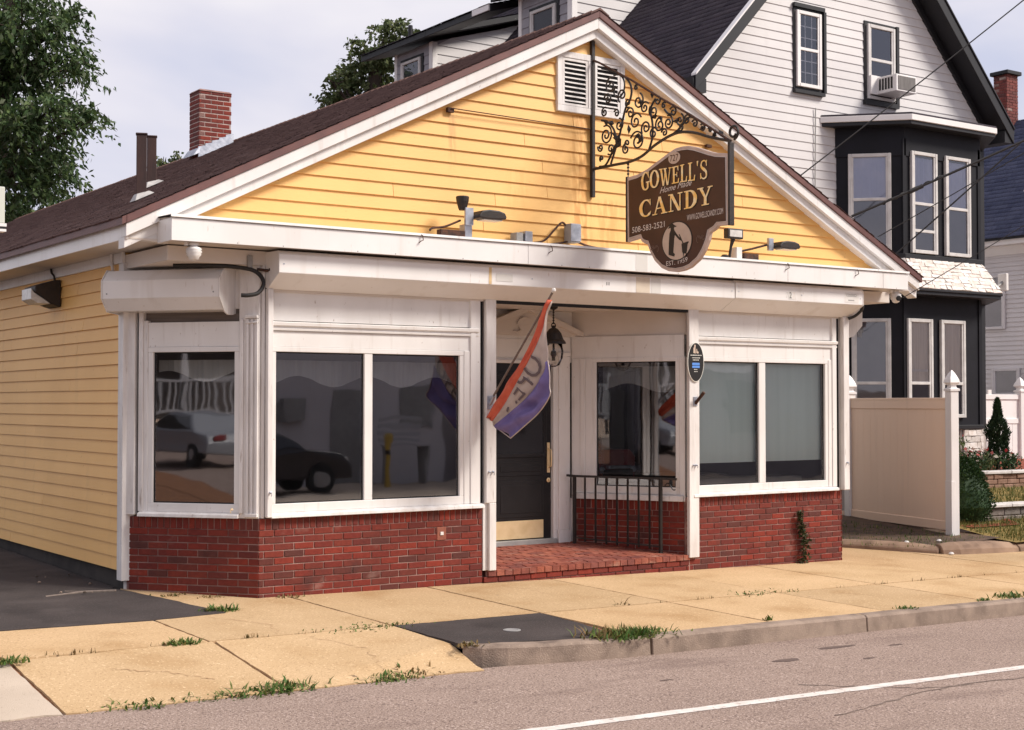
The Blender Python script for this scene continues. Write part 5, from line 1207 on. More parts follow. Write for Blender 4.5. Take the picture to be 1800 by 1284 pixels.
# second, empty socket on the other post and the oval plaque
es = thing('flag_socket', 'empty dark metal flag socket on the right entry post below the oval plaque', 'bracket', (5.52, -.05, 1.88))
mb = MB(); mb.box(5.49, 5.55, -.062, -.05, 1.82, 1.93); mb.build('plate', STEEL, es, bevel=.003)
MB().tube([(5.52, -.055, 1.85), (5.55, -.17, 1.98)], .02, 8).build('socket', RUST, es)
pq = thing('oval_plaque', 'black oval plaque with white rim and blue print on the right entry post', 'plaque', (5.52, -.06, 2.33))
def oval(rx, rz, v0, v1, name, m, cz=2.335, cx=5.52): MB(FRONT).prism([(cx+rx*math.cos(2*math.pi*k/36), cz+rz*math.sin(2*math.pi*k/36)) for k in range(36)], 1, v0, v1).build(name, m, pq)
oval(.128, .232, .052, .066, 'rim', INKW); oval(.119, .223, .056, .069, 'face', INKB)
PR = [(-.085, .085, .075, .085), (-.06, .06, .045, .054), (-.05, .05, .020, .029), (-.03, .03, -.09, -.082), (-.03, .03, -.115, -.107)]
for a, b, z0, z1 in PR:
    x = a
    while x < b-.006:
        w = rr.choice((.008, .012, .016)); MB(FRONT).box(5.52+x, 5.52+min(x+w, b), .069, .0702, 2.335+z0, 2.335+z1).build('print', INKW, pq); x += w+.006
for z0, z1 in ((-.035, -.008), (-.068, -.042)): MB(FRONT).box(5.46, 5.575, .069, .0702, 2.335+z0, 2.335+z1).build('blue_print', INKC, pq)
mb = MB(FRONT); mb.prism([(5.478, 2.44), (5.515, 2.435), (5.51, 2.50), (5.515, 2.535), (5.495, 2.54), (5.49, 2.51), (5.48, 2.50)], 1, .069, .0703); mb.prism([(5.525, 2.44), (5.555, 2.435), (5.562, 2.455), (5.54, 2.462), (5.535, 2.49), (5.525, 2.49)], 1, .069, .0703); mb.build('emblem', OVAL, pq)

# ------------------------------------------------------------------ iron railing in front of the entry window
rg = thing('iron_railing', 'black iron railing with slim balusters in front of the entry window', 'railing', (4.95, .7, .15))
RA, RB = Vector((4.66, 1.15, 0)), Vector((5.20, .20, 0)); dv = (RB-RA); dn = dv.normalized()
def rl_(p): return lz(p.y)+.0
for p in (RA, RB): MB().box(p.x-.018, p.x+.018, p.y-.018, p.y+.018, rl_(p)-.02, .975).build('post', BLK, rg, bevel=.002)
for k in range(1, 8):
    p = RA+dv*k/8; MB().box(p.x-.009, p.x+.009, p.y-.009, p.y+.009, rl_(p)+(.0 if k % 8 else 0)-.02+.06, .962).build('baluster', BLK, rg)
a = RA-dn*.10; b = RB+dn*.20
mb = MB(); mb.tube([(a.x, a.y, .985), (RA.x, RA.y, .978), (RB.x, RB.y, .972), (b.x, b.y, .968)], .02, 4); mb.build('top_rail', BLK, rg)
mb = MB(); mb.tube([(RA.x, RA.y, rl_(RA)+.075), (RB.x, RB.y, rl_(RB)+.075)], .012, 4); mb.build('bottom_rail', BLK, rg)
mb = MB(); q = RB+dn*.05; mb.tube([(q.x+.10*dn.x*t, q.y+.10*dn.y*t, .88+.04*math.sin(t*4)) for t in [k/6 for k in range(9)]], .008, 5); mb.build('curl', BLK, rg)

# ================================================================== GREY HOUSE BEHIND
gh = thing('grey_house', 'tall white-sided house with navy two-storey bay and dark steep gable right of the shop', 'house', (13.3, 10, 0))
HF = Fr((0, 4.5, 0), (1, 0, 0), (0, -1, 0))
GXC, GPK, GSL = 13.33, 11.32, 1.08
def gzr(x): return GPK-GSL*abs(x-GXC)
ghw = MB().prism([(9.75, -.3), (16.9, -.3), (16.9, 7.2), (GXC, 11.0), (9.75, 7.2)], 1, 4.53, 16).build('house_wall', SIDG, gh)
z = 4.05
while z < 10.7:
    z1 = z+.15; h0 = min((GPK-.28-z)/GSL, 3.57); h1 = min((GPK-.28-z1)/GSL, 3.57)
    clap(HF, ghw, GXC-h0, GXC+h0, GXC-h1, GXC+h1, z, z1, .0, -.013, SIDG)
    z = z1
MB().box(16.75, 16.93, 4.47, 4.6, .0, 7.0).build('corner_board', DKTR, gh)
for s in (-1, 1):
    ov = 4.02
    xe = GXC+s*ov
    MB(HF).prism([(GXC, GPK+.02), (xe, gzr(xe)+.02), (xe, gzr(xe)-.24), (GXC, GPK-.26)], 1, .36, .40).build('barge_board', DKTR, gh, bevel=.006)
    MB(HF).prism([(GXC, GPK-.20), (xe, gzr(xe)-.20), (xe, gzr(xe)-.235), (GXC, GPK-.235)], 1, -.02, .36).build('rake_soffit', DKTR, gh)
    MB(HF).prism([(GXC, GPK-.24), (xe-s*.3, gzr(xe-s*.3)-.24), (xe-s*.3, gzr(xe-s*.3)-.42), (GXC, GPK-.42)], 1, -.02, .035).build('rake_frieze', DKTR, gh, bevel=.006)
    MB(HF).prism([(GXC, GPK+.055), (xe, gzr(xe)+.055), (xe, gzr(xe)+.022), (GXC, GPK+.022)], 1, .30, .42).build('metal_drip', FENW if s < 0 else DKTR, gh)
    rf = MB().hexa([(GXC, 4.12, GPK-.05), (xe, 4.12, gzr(xe)-.05), (xe, 16.4, gzr(xe)-.05), (GXC, 16.4, GPK-.05)], [(GXC, 4.12, GPK), (xe, 4.12, gzr(xe)), (xe, 16.4, gzr(xe)), (GXC, 16.4, GPK)]).build('roof', DKTR, gh)
    L = ov*math.hypot(1, GSL)
    if s < 0: shingles(rf, SHG, (xe, 4.1, gzr(xe)), (0, 1, 0), (-s, 0, GSL), 12.3, L, tab=.33, exp=.145, th=.014, seed=21)
    else: MB().hexa([(GXC, 4.1, GPK), (xe, 4.1, gzr(xe)), (xe, 16.4, gzr(xe)), (GXC, 16.4, GPK)], [(GXC, 4.1, GPK+.02), (xe, 4.1, gzr(xe)+.02), (xe, 16.4, gzr(xe)+.02), (GXC, 16.4, GPK+.02)]).build('shingles', SHG, rf)['kind'] = 'stuff'
    MB().hexa([(xe, 4.125, gzr(xe)-.23), (xe-s*.25, 4.125, gzr(xe)-.23), (xe-s*.25, 16.4, gzr(xe)-.24), (xe, 16.4, gzr(xe)-.24)], [(xe+s*.04, 4.125, gzr(xe)+.0), (xe-s*.25, 4.125, gzr(xe)-.01), (xe-s*.25, 16.4, gzr(xe)-.01), (xe+s*.04, 16.4, gzr(xe))]).build('eave_gutter', DKTR, gh)

def hung(fr, parent, u0, u1, z0, z1, rails=(), fw=.06, fm=WIN_F, v=.03, panes=None, curtain=None, outer=None, muntin=None, vb=.004, glass=None):
    """sash window: outer casing, sash frame, horizontal rails, panes and a curtain or dark backing behind each"""
    if outer: MB(fr).box(u0-outer, u1+outer, -.02, v-.012, z0-outer, z1+outer).build('casing', DKTR, parent, bevel=.004)
    mb = MB(fr)
    mb.box(u0, u0+fw, vb, v+.03, z0, z1); mb.box(u1-fw, u1, vb, v+.03, z0, z1); mb.box(u0+fw, u1-fw, vb, v+.03, z1-fw, z1); mb.box(u0+fw, u1-fw, vb, v+.036, z0, z0+fw)
    w = mb.build('window', fm, parent, bevel=.006)
    MB(fr).box(u0+.012, u0+fw+.03, v-.02, v+.018, z0+.02, z1-.02).build('inner_frame', fm, w); MB(fr).box(u1-fw-.03, u1-.012, v-.02, v+.018, z0+.02, z1-.02).build('inner_frame', fm, w)
    for zr_ in rails: MB(fr).box(u0+fw, u1-fw, vb, v+.02, zr_-.025, zr_+.025).build('sash_rail', fm, w, bevel=.004)
    zs = [z0+fw]+sorted(rails)+[z1-fw]
    for k, (a, b) in enumerate(zip(zs, zs[1:])):
        MB(fr).quad((u0+fw, v, a), (u1-fw, v, a), (u1-fw, v, b), (u0+fw, v, b)).build('pane', glass or GLASS2, w, recalc=False)
        m = (curtain or [DARKBK])[min(k, len(curtain or [1])-1)]
        n = 14; c = MB(fr); pv = None
        for q in range(n+1):
            u = u0+fw+(u1-u0-2*fw)*q/n; vv = vb+.006+(.005*math.sin(q*2.1) if m is not DARKBK else 0); e = (c.P(u, vv, a), c.P(u, vv, b))
            if pv: c.face([pv[0], e[0], e[1], pv[1]])
            pv = e
        c.build('curtain' if m is not DARKBK else 'dark_backing', m, w, recalc=False)
    if muntin:
        nx, ny = muntin
        for k in range(1, nx): u = u0+fw+(u1-u0-2*fw)*k/nx; MB(fr).box(u-.008, u+.008, v-.012, v-.003, z0+fw, z1-fw).build('muntin', fm, w)
        for k in range(1, ny): zz = z0+fw+(z1-z0-2*fw)*k/ny; MB(fr).box(u0+fw, u1-fw, v-.0125, v-.0035, zz-.008, zz+.008).build('muntin', fm, w)
    return w
BLUEC = mat('sky_tinted_curtain', (.40, .42, .56), (.48, .49, .6), scale=3, rough=.9)  # bluish sky reflection of the upper panes put into the curtain colour
hung(HF, gh, 11.93, 12.53, 7.22, 8.52, rails=(7.87,), fm=FENW, panes=1, curtain=[BLUEC, BLUEC], outer=.05, muntin=(3, 6))
MB(HF).box(11.87, 12.60, .0, .07, 7.11, 7.165).build('window_ledge', DKTR, gh); MB(HF).box(11.87, 12.61, .0, .06, 8.573, 8.64).build('window_head', DKTR, gh)
MB(HF).box(12.583, 12.64, -.01, .06, 7.17, 8.572).build('window_side_trim', DKTR, gh)
hung(HF, gh, 13.70, 14.42, 7.22, 8.55, rails=(7.93, 7.62), curtain=[DARKBK, DARKBK, CURT], outer=.055)
MB(HF).box(14.455, 14.525, -.01, .055, 7.14, 8.6).build('window_side_trim', DKTR, gh); MB(HF).box(13.62, 14.5, .0, .07, 7.12, 7.20).build('window_ledge', DKTR, gh)
ac = thing('air_conditioner', 'boxy white air conditioner sticking out of the upper window of the grey house', 'air conditioner', (14.15, 4.2, 7.29))
MB().box(13.88, 14.42, 3.98, 4.45, 7.30, 7.60).build('case', FENW, ac, bevel=.01)
MB().box(13.93, 14.38, 3.972, 3.982, 7.335, 7.57).build('coil_grille', mat('coil_fins', (.17, .155, .15), (.12, .11, .105), scale=50, stretch=(1, 1, .1), rough=.6, metal=.3), ac)
for k in range(5): MB().box(13.874, 13.882, 4.06+k*.065, 4.10+k*.065, 7.36, 7.56).build('side_louvre', INKB, ac)
MB().box(13.72, 13.88, 4.40, 4.44, 7.30, 7.63).build('side_curtain', FENW, ac)
# conduit down the white siding
MB(HF).tube([(13.0-.6, .02, 6.9), (12.37, .02, 5.0)], .010, 5).build('siding_wire', GREYB, gh)
# navy bay, two storeys, with a stone-tiled skirt between
BY = 3.7
BP = [(12.92, 4.5), (13.72, 3.7), (15.76, 3.7), (16.56, 4.5)]
def bayring(off): return [(12.92-off*1.3, 4.5), (13.72-off*.42, 3.7-off), (15.76+off*.42, 3.7-off), (16.56+off*1.3, 4.5)]
def bay(z0, z1, m, name, off=0.):
    return MB().prism([(x, y) for x, y in bayring(off)], 2, z0, z1).build(name, m, gh, bevel=.006)
bay(1.45, 3.74, NAVY, 'bay_lower_wall'); bay(4.40, 6.45, NAVY, 'bay_upper_wall')
bay(4.33, 4.42, DKTR, 'bay_ledge', .05); bay(6.10, 6.62, NAVY, 'bay_frieze', .02)
bay(6.60, 6.665, DKTR, 'bay_soffit', .27); bay(6.665, 6.765, FENW, 'bay_roof_edge', .30)
bay(6.765, 6.80, SHG, 'bay_roof', .29)
bay(3.70, 3.76, DKTR, 'skirt_soffit', .34); bay(3.76, 3.80, DKTR, 'skirt_edge', .37)
bay(-.2, 1.42, CORE, 'bay_foundation', -.04); bay(1.40, 1.47, DKTR, 'bay_base_ledge', .05)
# skirt: sloping, clad with stone-like tiles
SK0, SK1 = bayring(.35), bayring(.03)
sk = MB(); lo = [sk.P(x, y, 3.80) for x, y in SK0]; hi = [sk.P(x, y, 4.335) for x, y in SK1]
for k in range(3): sk.face([lo[k], lo[k+1], hi[k+1], hi[k]])
skirt = sk.build('bay_skirt', CORE, gh, recalc=False)
def tiles(a0, a1, b0, b1, z0, z1, parent, rows, wmin, wmax, th, m, name, seed, gap=.006, n=None):
    rr = random.Random(seed); A0, A1, B0, B1 = [Vector((*p, z)) for p, z in ((a0, z0), (a1, z0), (b0, z1), (b1, z1))]
    nn = (A1-A0).cross(B0-A0).normalized()
    if nn.dot(CAMP-A0) < 0: nn = -nn
    for r in range(rows):
        t0, t1 = r/rows, (r+1)/rows-gap/((B0-A0).length); L = (A1-A0).length; x = -rr.uniform(0, wmax)*.5
        while x < L:
            w = rr.uniform(wmin, wmax); s0, s1 = max(0, x/L), min(1, (x+w-gap)/L)
            if s1-s0 > .02:
                def Q(s, t): return (A0.lerp(A1, s)).lerp(B0.lerp(B1, s), t)
                q = [Q(s0, t0), Q(s1, t0), Q(s1, t1), Q(s0, t1)]; h = [th*rr.uniform(.4, 1.3) for _ in range(4)]
                mb = MB(); c = sum(q, Vector())/4
                mb.hexa([tuple(p) for p in q], [tuple(p+(c-p)*.05+nn*hh) for p, hh in zip(q, h)]); mb.build(name, m, parent)
            x += w
tiles(SK0[1], SK0[2], SK1[1], SK1[2], 3.80, 4.33, skirt, 8, .14, .36, .03, VENE, 'stone_tile', 5)
tiles(SK0[0], SK0[1], SK1[0], SK1[1], 3.80, 4.33, skirt, 8, .2, .45, .03, VENE, 'stone_tile', 6)
bf = MB().box(15.2, 15.9, 3.71, 3.73, .5, 1.40).build('stone_base', CORE, gh)
tiles((15.25, 3.69), (15.78, 3.69), (15.25, 3.69), (15.78, 3.69), .72, 1.39, bf, 6, .12, .3, .03, VENE, 'stone_tile', 8)
BF = Fr((0, 3.7, 0), (1, 0, 0), (0, -1, 0))
dl = Vector((13.72-12.92, 3.7-4.5, 0)).normalized(); BL_ = Fr((12.92, 4.5, 0), dl, (-.707, -.707, 0))
hung(BF, gh, 13.87, 14.55, 4.44, 6.20, rails=(5.30, 4.83), curtain=[DARKBK, DARKBK, BLUEC], v=.03)
hung(BF, gh, 14.77, 15.46, 4.44, 6.20, rails=(5.28,), curtain=[DARKBK, BLUEC], v=.03)
hung(BL_, gh, .20, .92, 4.44, 6.15, rails=(5.36,), curtain=[DARKBK, BLUEC])
hung(BF, gh, 13.73+.02, 14.40, 1.60, 3.31, rails=(2.20,), curtain=[DARKBK, CURT])
hung(BF, gh, 14.62, 15.28, 1.60, 3.31, rails=(2.20,), curtain=[DARKBK, CURT])
hung(BL_, gh, .24, .90, 1.60, 3.31, rails=(2.2,), curtain=[DARKBK, DARKBK])
MB(BF).box(13.85, 14.28, .02, .028, 2.40, 2.44).build('sill_shelf', FENW, gh)
mb = MB(BF)
for u in (13.70, 15.72): mb.box(u-.02, u+.06, .0, .02, 1.47, 6.4)
mb.build('bay_corner_bead', NAVY, gh)
# lower house wall left of the bay and dark porch window seen past the shop
hung(HF, gh, 11.85, 12.45, 1.9, 3.3, rails=(), curtain=[CURT], fm=DKTR)
# dormers on the left roof slope
def dormer(x, y0, y1, zt, win, label=None):
    """box dormer: side wall facing -x at x, front wall facing -y at y0"""
    zb = gzr(x)-.05; xr = GXC-(GPK-zt)/GSL+.15
    ds = .30; xt = (zt-ds*x-GPK+GSL*GXC)/(GSL-ds)
    dw = MB().prism([(x, zb), (x, zt), (xt, zt+ds*(xt-x))], 1, y0, y1).build('dormer_wall', SIDD, gh)
    fr = Fr((x, 0, 0), (0, 1, 0), (-1, 0, 0)); ff = Fr((0, y0, 0), (1, 0, 0), (0, -1, 0))
    zz = zb+.02
    while zz < zt+ds*(xt-x)-.02:
        z1 = zz+.19
        if zz < zt: clap(fr, dw, y0+.1, y1-.1, y0+.1, y1-.1, zz, min(z1, zt), .02, .004, SIDD)
        xa = x+max(.1, (zz-zt)/ds); xa1 = x+max(.1, (z1-zt)/ds); xb, xb2 = GXC-(GPK-zz)/GSL, GXC-(GPK-z1)/GSL
        if xb > xa: clap(ff, dw, xa, xb, min(xa1, xb2), xb2, zz, z1, .02, .004, SIDG)
        zz = z1
    for f, a, b in ((fr, y0-.02, y0+.10), (fr, y1-.10, y1), (ff, x-.02, x+.10)): MB(f).box(a, b, 0, .03, zb-.02, zt).build('corner_board', FENW, dw)
    hung(fr, dw, win[0], win[1], win[2], win[3], rails=((win[2]+win[3])/2,), curtain=[DARKBK], outer=.07, v=.05, vb=.024, glass=GLASS3)
dormer(10.0, 8.19, 9.85, 9.62, (8.62, 9.42, 8.35, 9.27))
dormer(10.0, 13.02, 14.56, 9.46, (13.42, 14.22, 8.35, 9.22))
for y0, y1, xe, ze, dx in ((7.8, 10.3, 9.62, 9.60, 2.78), (10.305, 12.7, 9.62, 9.44, .75), (12.705, 15.45, 9.62, 9.44, 2.78)):
    sl_ = .30
    MB().hexa([(xe, y0, ze), (xe+dx, y0, ze+sl_*dx), (xe+dx, y1, ze+sl_*dx), (xe, y1, ze)], [(xe, y0, ze+.13), (xe+dx, y0, ze+sl_*dx+.13), (xe+dx, y1, ze+sl_*dx+.13), (xe, y1, ze+.13)]).build('dormer_roof', DKTR, gh, bevel=.01)
    shingles(gh, SHG, (xe-.03, y0, ze+.135), (0, 1, 0), (1, 0, sl_), y1-y0, dx, seed=int(y0))
MB().box(9.59, 9.62, 10.32, 10.9, 9.46, 9.58).build('eave_trim', FENW, gh)
o = MB().lathe((10.1, 14.1, 9.6), [(.05, 0), (.05, .45)], 10).build('roof_vent_pipe', DKTR, gh)

# ================================================================== SECOND HOUSE (blue roof)
h2 = thing('blue_roof_house', 'grey vinyl-sided house with blue shingled roof at the right edge', 'house', (23, 8, 0))
H2 = Fr((21, 0, 0), (0, 1, 0), (-1, 0, 0))
w2 = MB(H2).box(4.6, 12.5, -4, -.02, -.6, 5.45).build('house_wall', SIDB, h2)
z = 1.9
while z < 5.35:
    clap(H2, w2, 4.6, 12.5, 4.6, 12.5, z, z+.1016, .012, -.006, SIDB); z += .1016
MB(H2).box(4.4, 12.7, -.02, .26, 5.30, 5.44).build('eave_fascia', FENW, h2); MB(H2).box(4.6, 12.5, -.02, .025, 5.10, 5.30).build('frieze_board', FENW, h2)
sl2 = 1.15
rf = MB().hexa([(20.7, 4.3, 5.40), (23.4, 4.3, 5.40+sl2*2.7), (23.4, 12.8, 5.40+sl2*2.7), (20.7, 12.8, 5.40)], [(20.7, 4.3, 5.45), (23.4, 4.3, 5.45+sl2*2.7), (23.4, 12.8, 5.45+sl2*2.7), (20.7, 12.8, 5.45)]).build('roof', DKTR, h2)
shingles(rf, SHN, (20.68, 4.3, 5.455), (0, 1, 0), (1, 0, sl2), 8.5, 4.1, seed=31, th=.016)
for u0, u1, z0, z1 in ((6.98, 7.62, 3.48, 4.68), (6.62, 7.34, 2.02, 2.62)):
    hung(H2, h2, u0, u1, z0, z1, rails=(), curtain=[DARKBK], fm=SIDB, v=.03, vb=.014)
hung(H2, h2, 5.8, 6.5, 2.02, 2.62, curtain=[DARKBK], fm=SIDB, v=.03, vb=.014)
vp2 = MB().lathe((21.75, 6.85, 6.6), [(.05, 0), (.05, .55)], 10).build('vent_pipe', DKTR, h2)
MB().hexa([(21.6, 6.72, 6.50), (21.92, 6.72, 6.85), (21.92, 6.98, 6.85), (21.6, 6.98, 6.50)], [(21.68, 6.79, 6.70), (21.82, 6.79, 6.90), (21.82, 6.91, 6.90), (21.68, 6.91, 6.70)]).build('vent_flashing', FENW, h2)
c2 = thing('brick_chimney', 'weathered brick chimney with a dark cap rising behind the right gable of the grey house', 'chimney', (23.5, 8.6, 8))
cc = MB().box(23.0, 23.40, 8.37, 8.72, 7.4, 9.62).build('chimney_core', MOR, c2)
C2 = []; lay(cc, Fr((22.99, 8.36, 0), (1, 0, 0), (0, -1, 0)), 0, .42, 7.6, 9.62, out=C2); lay(cc, Fr((22.99, 8.36, 0), (0, 1, 0), (-1, 0, 0)), 0, .37, 7.6, 9.62, off=.1, out=C2)
flush_bricks(C2, 'brick', CHIM, 0, c2, seed=12)
MB().box(22.92, 23.47, 8.29, 8.79, 9.61, 9.70).build('chimney_cap', DKTR, c2, bevel=.01)
# gear on the house corner: meter box, arm lamp, ladder-like lattice
mtr = thing('meter_box', 'white ribbed meter box on the corner of the grey house behind the bay', 'meter box', (17.0, 5.0, 3.3))
MB().box(16.95, 17.15, 4.85, 5.1, 2.95, 3.75).build('box_body', WHTPL, mtr, bevel=.01)
for k in range(4): MB().box(16.95, 17.16, 4.842, 4.85, 3.02+k*.17, 3.05+k*.17).build('rib', GREYB, mtr)
al = thing('arm_lamp', 'white lamp on a slanting arm in front of the grey vinyl house', 'lamp', (17.4, 5.0, 3.7))
MB().tube([(17.28, 4.95, 3.82), (18.1, 5.0, 4.18), (18.2, 5.0, 4.25)], .03, 8).build('arm', GREYB, al)
MB().lathe((17.24, 4.95, 3.78), [(.03, .2), (.10, .16), (.09, .0), (.03, -.06)], 12).build('lamp_head', WHTPL, al)
MB().box(18.16, 18.24, 4.9, 5.1, 4.06, 4.40).build('wall_plate', WHTPL, al, bevel=.01)
yb = MB().box(16.93, 17.10, 4.75, 4.9, 2.35, 2.85).build('yellow_box', mat('yellow_plastic', (.72, .36, .05), rough=.5), None, bevel=.01); tag(yb, 'small yellow box fixed below the white meter box', 'box')
dsp = MB(); dsp.tube([(17.05, 4.8, 2.35), (17.15, 4.8, 1.6), (17.1, 4.8, .7)], .05, 8); dsp = dsp.build('downspout', WHTPL, gh)

# ================================================================== FENCES
pf = thing('privacy_fence', 'tan vinyl privacy fence panel between two white posts with pointed caps', 'fence', (11.36, 1.87, 0))
F0, F1 = Vector((11.69, 3.12, 0)), Vector((11.03, .62, 0)); fd = (F1-F0).normalized(); PFr = Fr(F0, fd, (-fd.y*-1, 0, 0) if 0 else (fd.y, -fd.x, 0))
FL = (F1-F0).length
MB(PFr).box(.05, FL-.05, -.012, .012, .14, 1.78).build('panel', FENT, pf)
for k in range(14):
    u0 = .07+k*(FL-.14)/14; MB(PFr).box(u0+.0007, u0+(FL-.14)/14-.0007, -.018, .018, .15, 1.77).build('board', FENT, pf, bevel=.0015)
MB(PFr).box(.05, FL-.05, -.03, .03, 1.77, 1.93).build('top_rail', FENT, pf, bevel=.006); MB(PFr).box(.05, FL-.05, -.034, .034, 1.905, 1.935).build('cap_rail', FENT, pf, bevel=.004)
MB(PFr).box(.05, FL-.05, -.03, .03, .04, .17).build('bottom_rail', FENT, pf, bevel=.006)
def fpost(fr, u, zb, zt, parent, m=FENW, w=.068):
    p = MB(fr).box(u-w, u+w, -w, w, zb, zt).build('post', m, parent, bevel=.006)
    mb = MB(fr); W = w
    def sq(h, z): return [(u-h, -h, z), (u+h, -h, z), (u+h, h, z), (u-h, h, z)]
    for (h0, z0_), (h1, z1_) in zip(((W*1.18, 0), (W*1.18, .03), (W*.72, .045), (W*.62, .075), (W*1.22, .12), (W*1.05, .165), (W*.5, .25)), ((W*1.18, .03), (W*.72, .045), (W*.62, .075), (W*1.22, .12), (W*1.05, .165), (W*.5, .25), (W*.03, .30))):
        mb.hexa(sq(h0, zt+z0_), sq(h1, zt+z1_))
    mb.build('post_cap', m, p, recalc=False)
    return p
fpost(PFr, 0, -.12, 2.0, pf); p1 = fpost(PFr, FL, -.14, 2.03, pf)
MB(PFr).box(FL-.072, FL+.072, .0, .072, -.14, .75).build('post_sleeve', FENW, p1, bevel=.004)
wf = thing('white_fence', 'white vinyl fence with a top panel band behind the shrubs at the right', 'fence', (18.2, 5.2, .6))
WF = Fr((17.05, 5.2, 0), (1, 0, 0), (0, -1, 0))
MB(WF).box(0, 6, -.012, .012, .5, 1.95).build('panel', FENW, wf)
for k in range(12): MB(WF).box(.0+k*.165, .160+k*.165, -.02, .02, .55, 1.45).build('board', FENW, wf, bevel=.004)
for z0, z1 in ((1.45, 1.55), (1.93, 2.03), (.5, .6)): MB(WF).box(0, 6, -.035, .035, z0, z1).build('rail', FENW, wf, bevel=.005)
MB(WF).box(.9, 1.0, -.02, .02, 2.03, 2.12).build('rail_cap', FENW, wf)
for u in (0, 1.93, 3.9): fpost(WF, u, .4, 2.08, wf, w=.075)

# retaining walls: every block a part
def block_wall(root, path, z0, rows, bh, wmin, wmax, m, seed, cap=None, depth=.22, zs=0.):
    rr = random.Random(seed)
    P = [Vector((*p, 0)) for p in path]; L = [0]
    for a, b in zip(P, P[1:]): L.append(L[-1]+(b-a).length)
    def at(d):
        i = max(j for j in range(len(L)-1) if L[j] <= d+1e-9); t = (d-L[i])/(L[i+1]-L[i]); return P[i].lerp(P[i+1], min(t, 1)), (P[i+1]-P[i]).normalized()
    for r in range(rows+(1 if cap else 0)):
        x = -rr.uniform(0, wmin) if r < rows else 0
        while x < L[-1]-.02:
            w = rr.uniform(wmin, wmax) if r < rows else rr.uniform(.7, 1.0); a, b = max(0, x), min(L[-1], x+w-.008)
            if b-a > .03:
                pa, d = at(a); pb, _ = at(b); d = (pb-pa).normalized(); f = Fr(pa, d, (d.y, -d.x, 0)); q = rr.uniform(-.008, .008)
                za = z0+r*bh+zs*a
                if r < rows: MB(f).box(0, (pb-pa).length, -depth, q, za, za+bh-.007).build('block', m, root, bevel=.01)
                else: MB(f).box(0, (pb-pa).length, -depth-.05, .05, za, za+.05).build('capstone', TOPST, root, bevel=.008)
            x += w
lw = thing('retaining_wall', 'low grey block wall with pale capstones beside the round bush', 'wall', (13.5, .95, 0))
block_wall(lw, [(12.0, 1.0), (13.1, .92), (18, .62)], .04, 2, .125, .26, .42, BLOCK, 3, cap=True)
block_wall(lw, [(11.95, 2.2), (12.0, 1.02)], .04, 2, .125, .26, .42, BLOCK, 4, cap=True)
uw = thing('retaining_wall', 'upper curved brown block wall holding the flower bed', 'wall', (15, 2.55, .4))
block_wall(uw, [(13.2, 3.0), (13.7, 2.62), (14.4, 2.46), (15.4, 2.42), (16.6, 2.5), (18.5, 2.75)], .42, 3, .085, .22, .34, BLOCK2, 5, cap=True, depth=.15)

# ================================================================== PLANTS
def shell_points(n, c, rx, rz, taper, seed, lump=.12):
    r = np.random.RandomState(seed); t = r.rand(n)**.8; a = r.rand(n)*2*math.pi
    prof = taper(t); k = 1+lump*np.sin(a*5+t*17)+lump*.7*np.sin(a*9-t*23)
    rad = rx*prof*k*(.72+.30*r.rand(n))
    return np.stack([c[0]+rad*np.cos(a), c[1]+rad*np.sin(a), c[2]+rz*t], 1), np.stack([np.cos(a), np.sin(a), .6+0*a], 1)
bush = thing('round_bush', 'dense dark green egg-shaped bush beside the white fence post', 'bush', (11.93, 1.15, .05))
MB().lathe((11.93, 1.15, .0), [(.03, 0), (.03, .3)], 6).build('stem', BARK, bush)
MB().lathe((11.93, 1.15, .12), [(.30, 0), (.40, .2), (.36, .45), (.24, .68), (.08, .84)], 12).build('inner_mass', LEAF4, bush)
C, D = shell_points(5200, (11.93, 1.15, .08), .49, .98, lambda t: np.sqrt(np.clip(1-(t*1.0)**2.0, 0, 1))*np.clip(.72+t*1.3, 0, 1)*(1-.12*t), 3, .06)
leaf_cards('foliage', C, D+RS.normal(size=C.shape)*.5, RS.uniform(.035, .065, len(C)), RS.uniform(.02, .03, len(C)), LEAF4, bush)
con = thing('conifer', 'small upright dark conifer against the white fence above the flower bed', 'conifer', (15.35, 3.05, .7))
MB().lathe((15.35, 3.05, .65), [(.04, 0), (.015, 1.0)], 6).build('trunk', BARK, con)
C, D = shell_points(4200, (15.35, 3.05, .72), .34, 1.22, lambda t: (1-t)**.75*(.8+.2*np.sin(t*14)), 5, .16)
leaf_cards('foliage', C, D*np.array([.5, .5, 1.4])+RS.normal(size=C.shape)*.35, RS.uniform(.05, .11, len(C)), RS.uniform(.015, .03, len(C)), LEAF3, con)
def plant(c, r, h, n, m, name, label, cat, seed, flowers=0, group=None):
    t = thing(name, label, cat, c, group); r_ = np.random.RandomState(seed)
    P = np.stack([c[0]+r_.normal(size=n)*r*.5, c[1]+r_.normal(size=n)*r*.5, c[2]+np.abs(r_.rand(n))*h], 1); Dd = r_.normal(size=(n, 3)); Dd[:, 2] = np.abs(Dd[:, 2])+.3
    leaf_cards('foliage', P, Dd, r_.uniform(.05, .1, n), r_.uniform(.025, .045, n), m, t)
    if flowers:
        P = np.stack([c[0]+r_.normal(size=flowers)*r*.5, c[1]+r_.normal(size=flowers)*r*.5, c[2]+h*(.7+.5*r_.rand(flowers))], 1)
        leaf_cards('blossom', P, r_.normal(size=(flowers, 3)), r_.uniform(.05, .09, flowers), r_.uniform(.05, .08, flowers), FLOWR, t)
plant((14.35, 2.85, .70), .30, .34, 320, LEAF4, 'flower_plant', 'low plant with red blossoms on the bed beside the stone house base', 'plant', 3, 40)
plant((14.75, 2.9, .70), .24, .28, 260, LEAF2, 'flower_plant', 'pale leafy plant between the red blossoms and the conifer', 'plant', 4, 14)
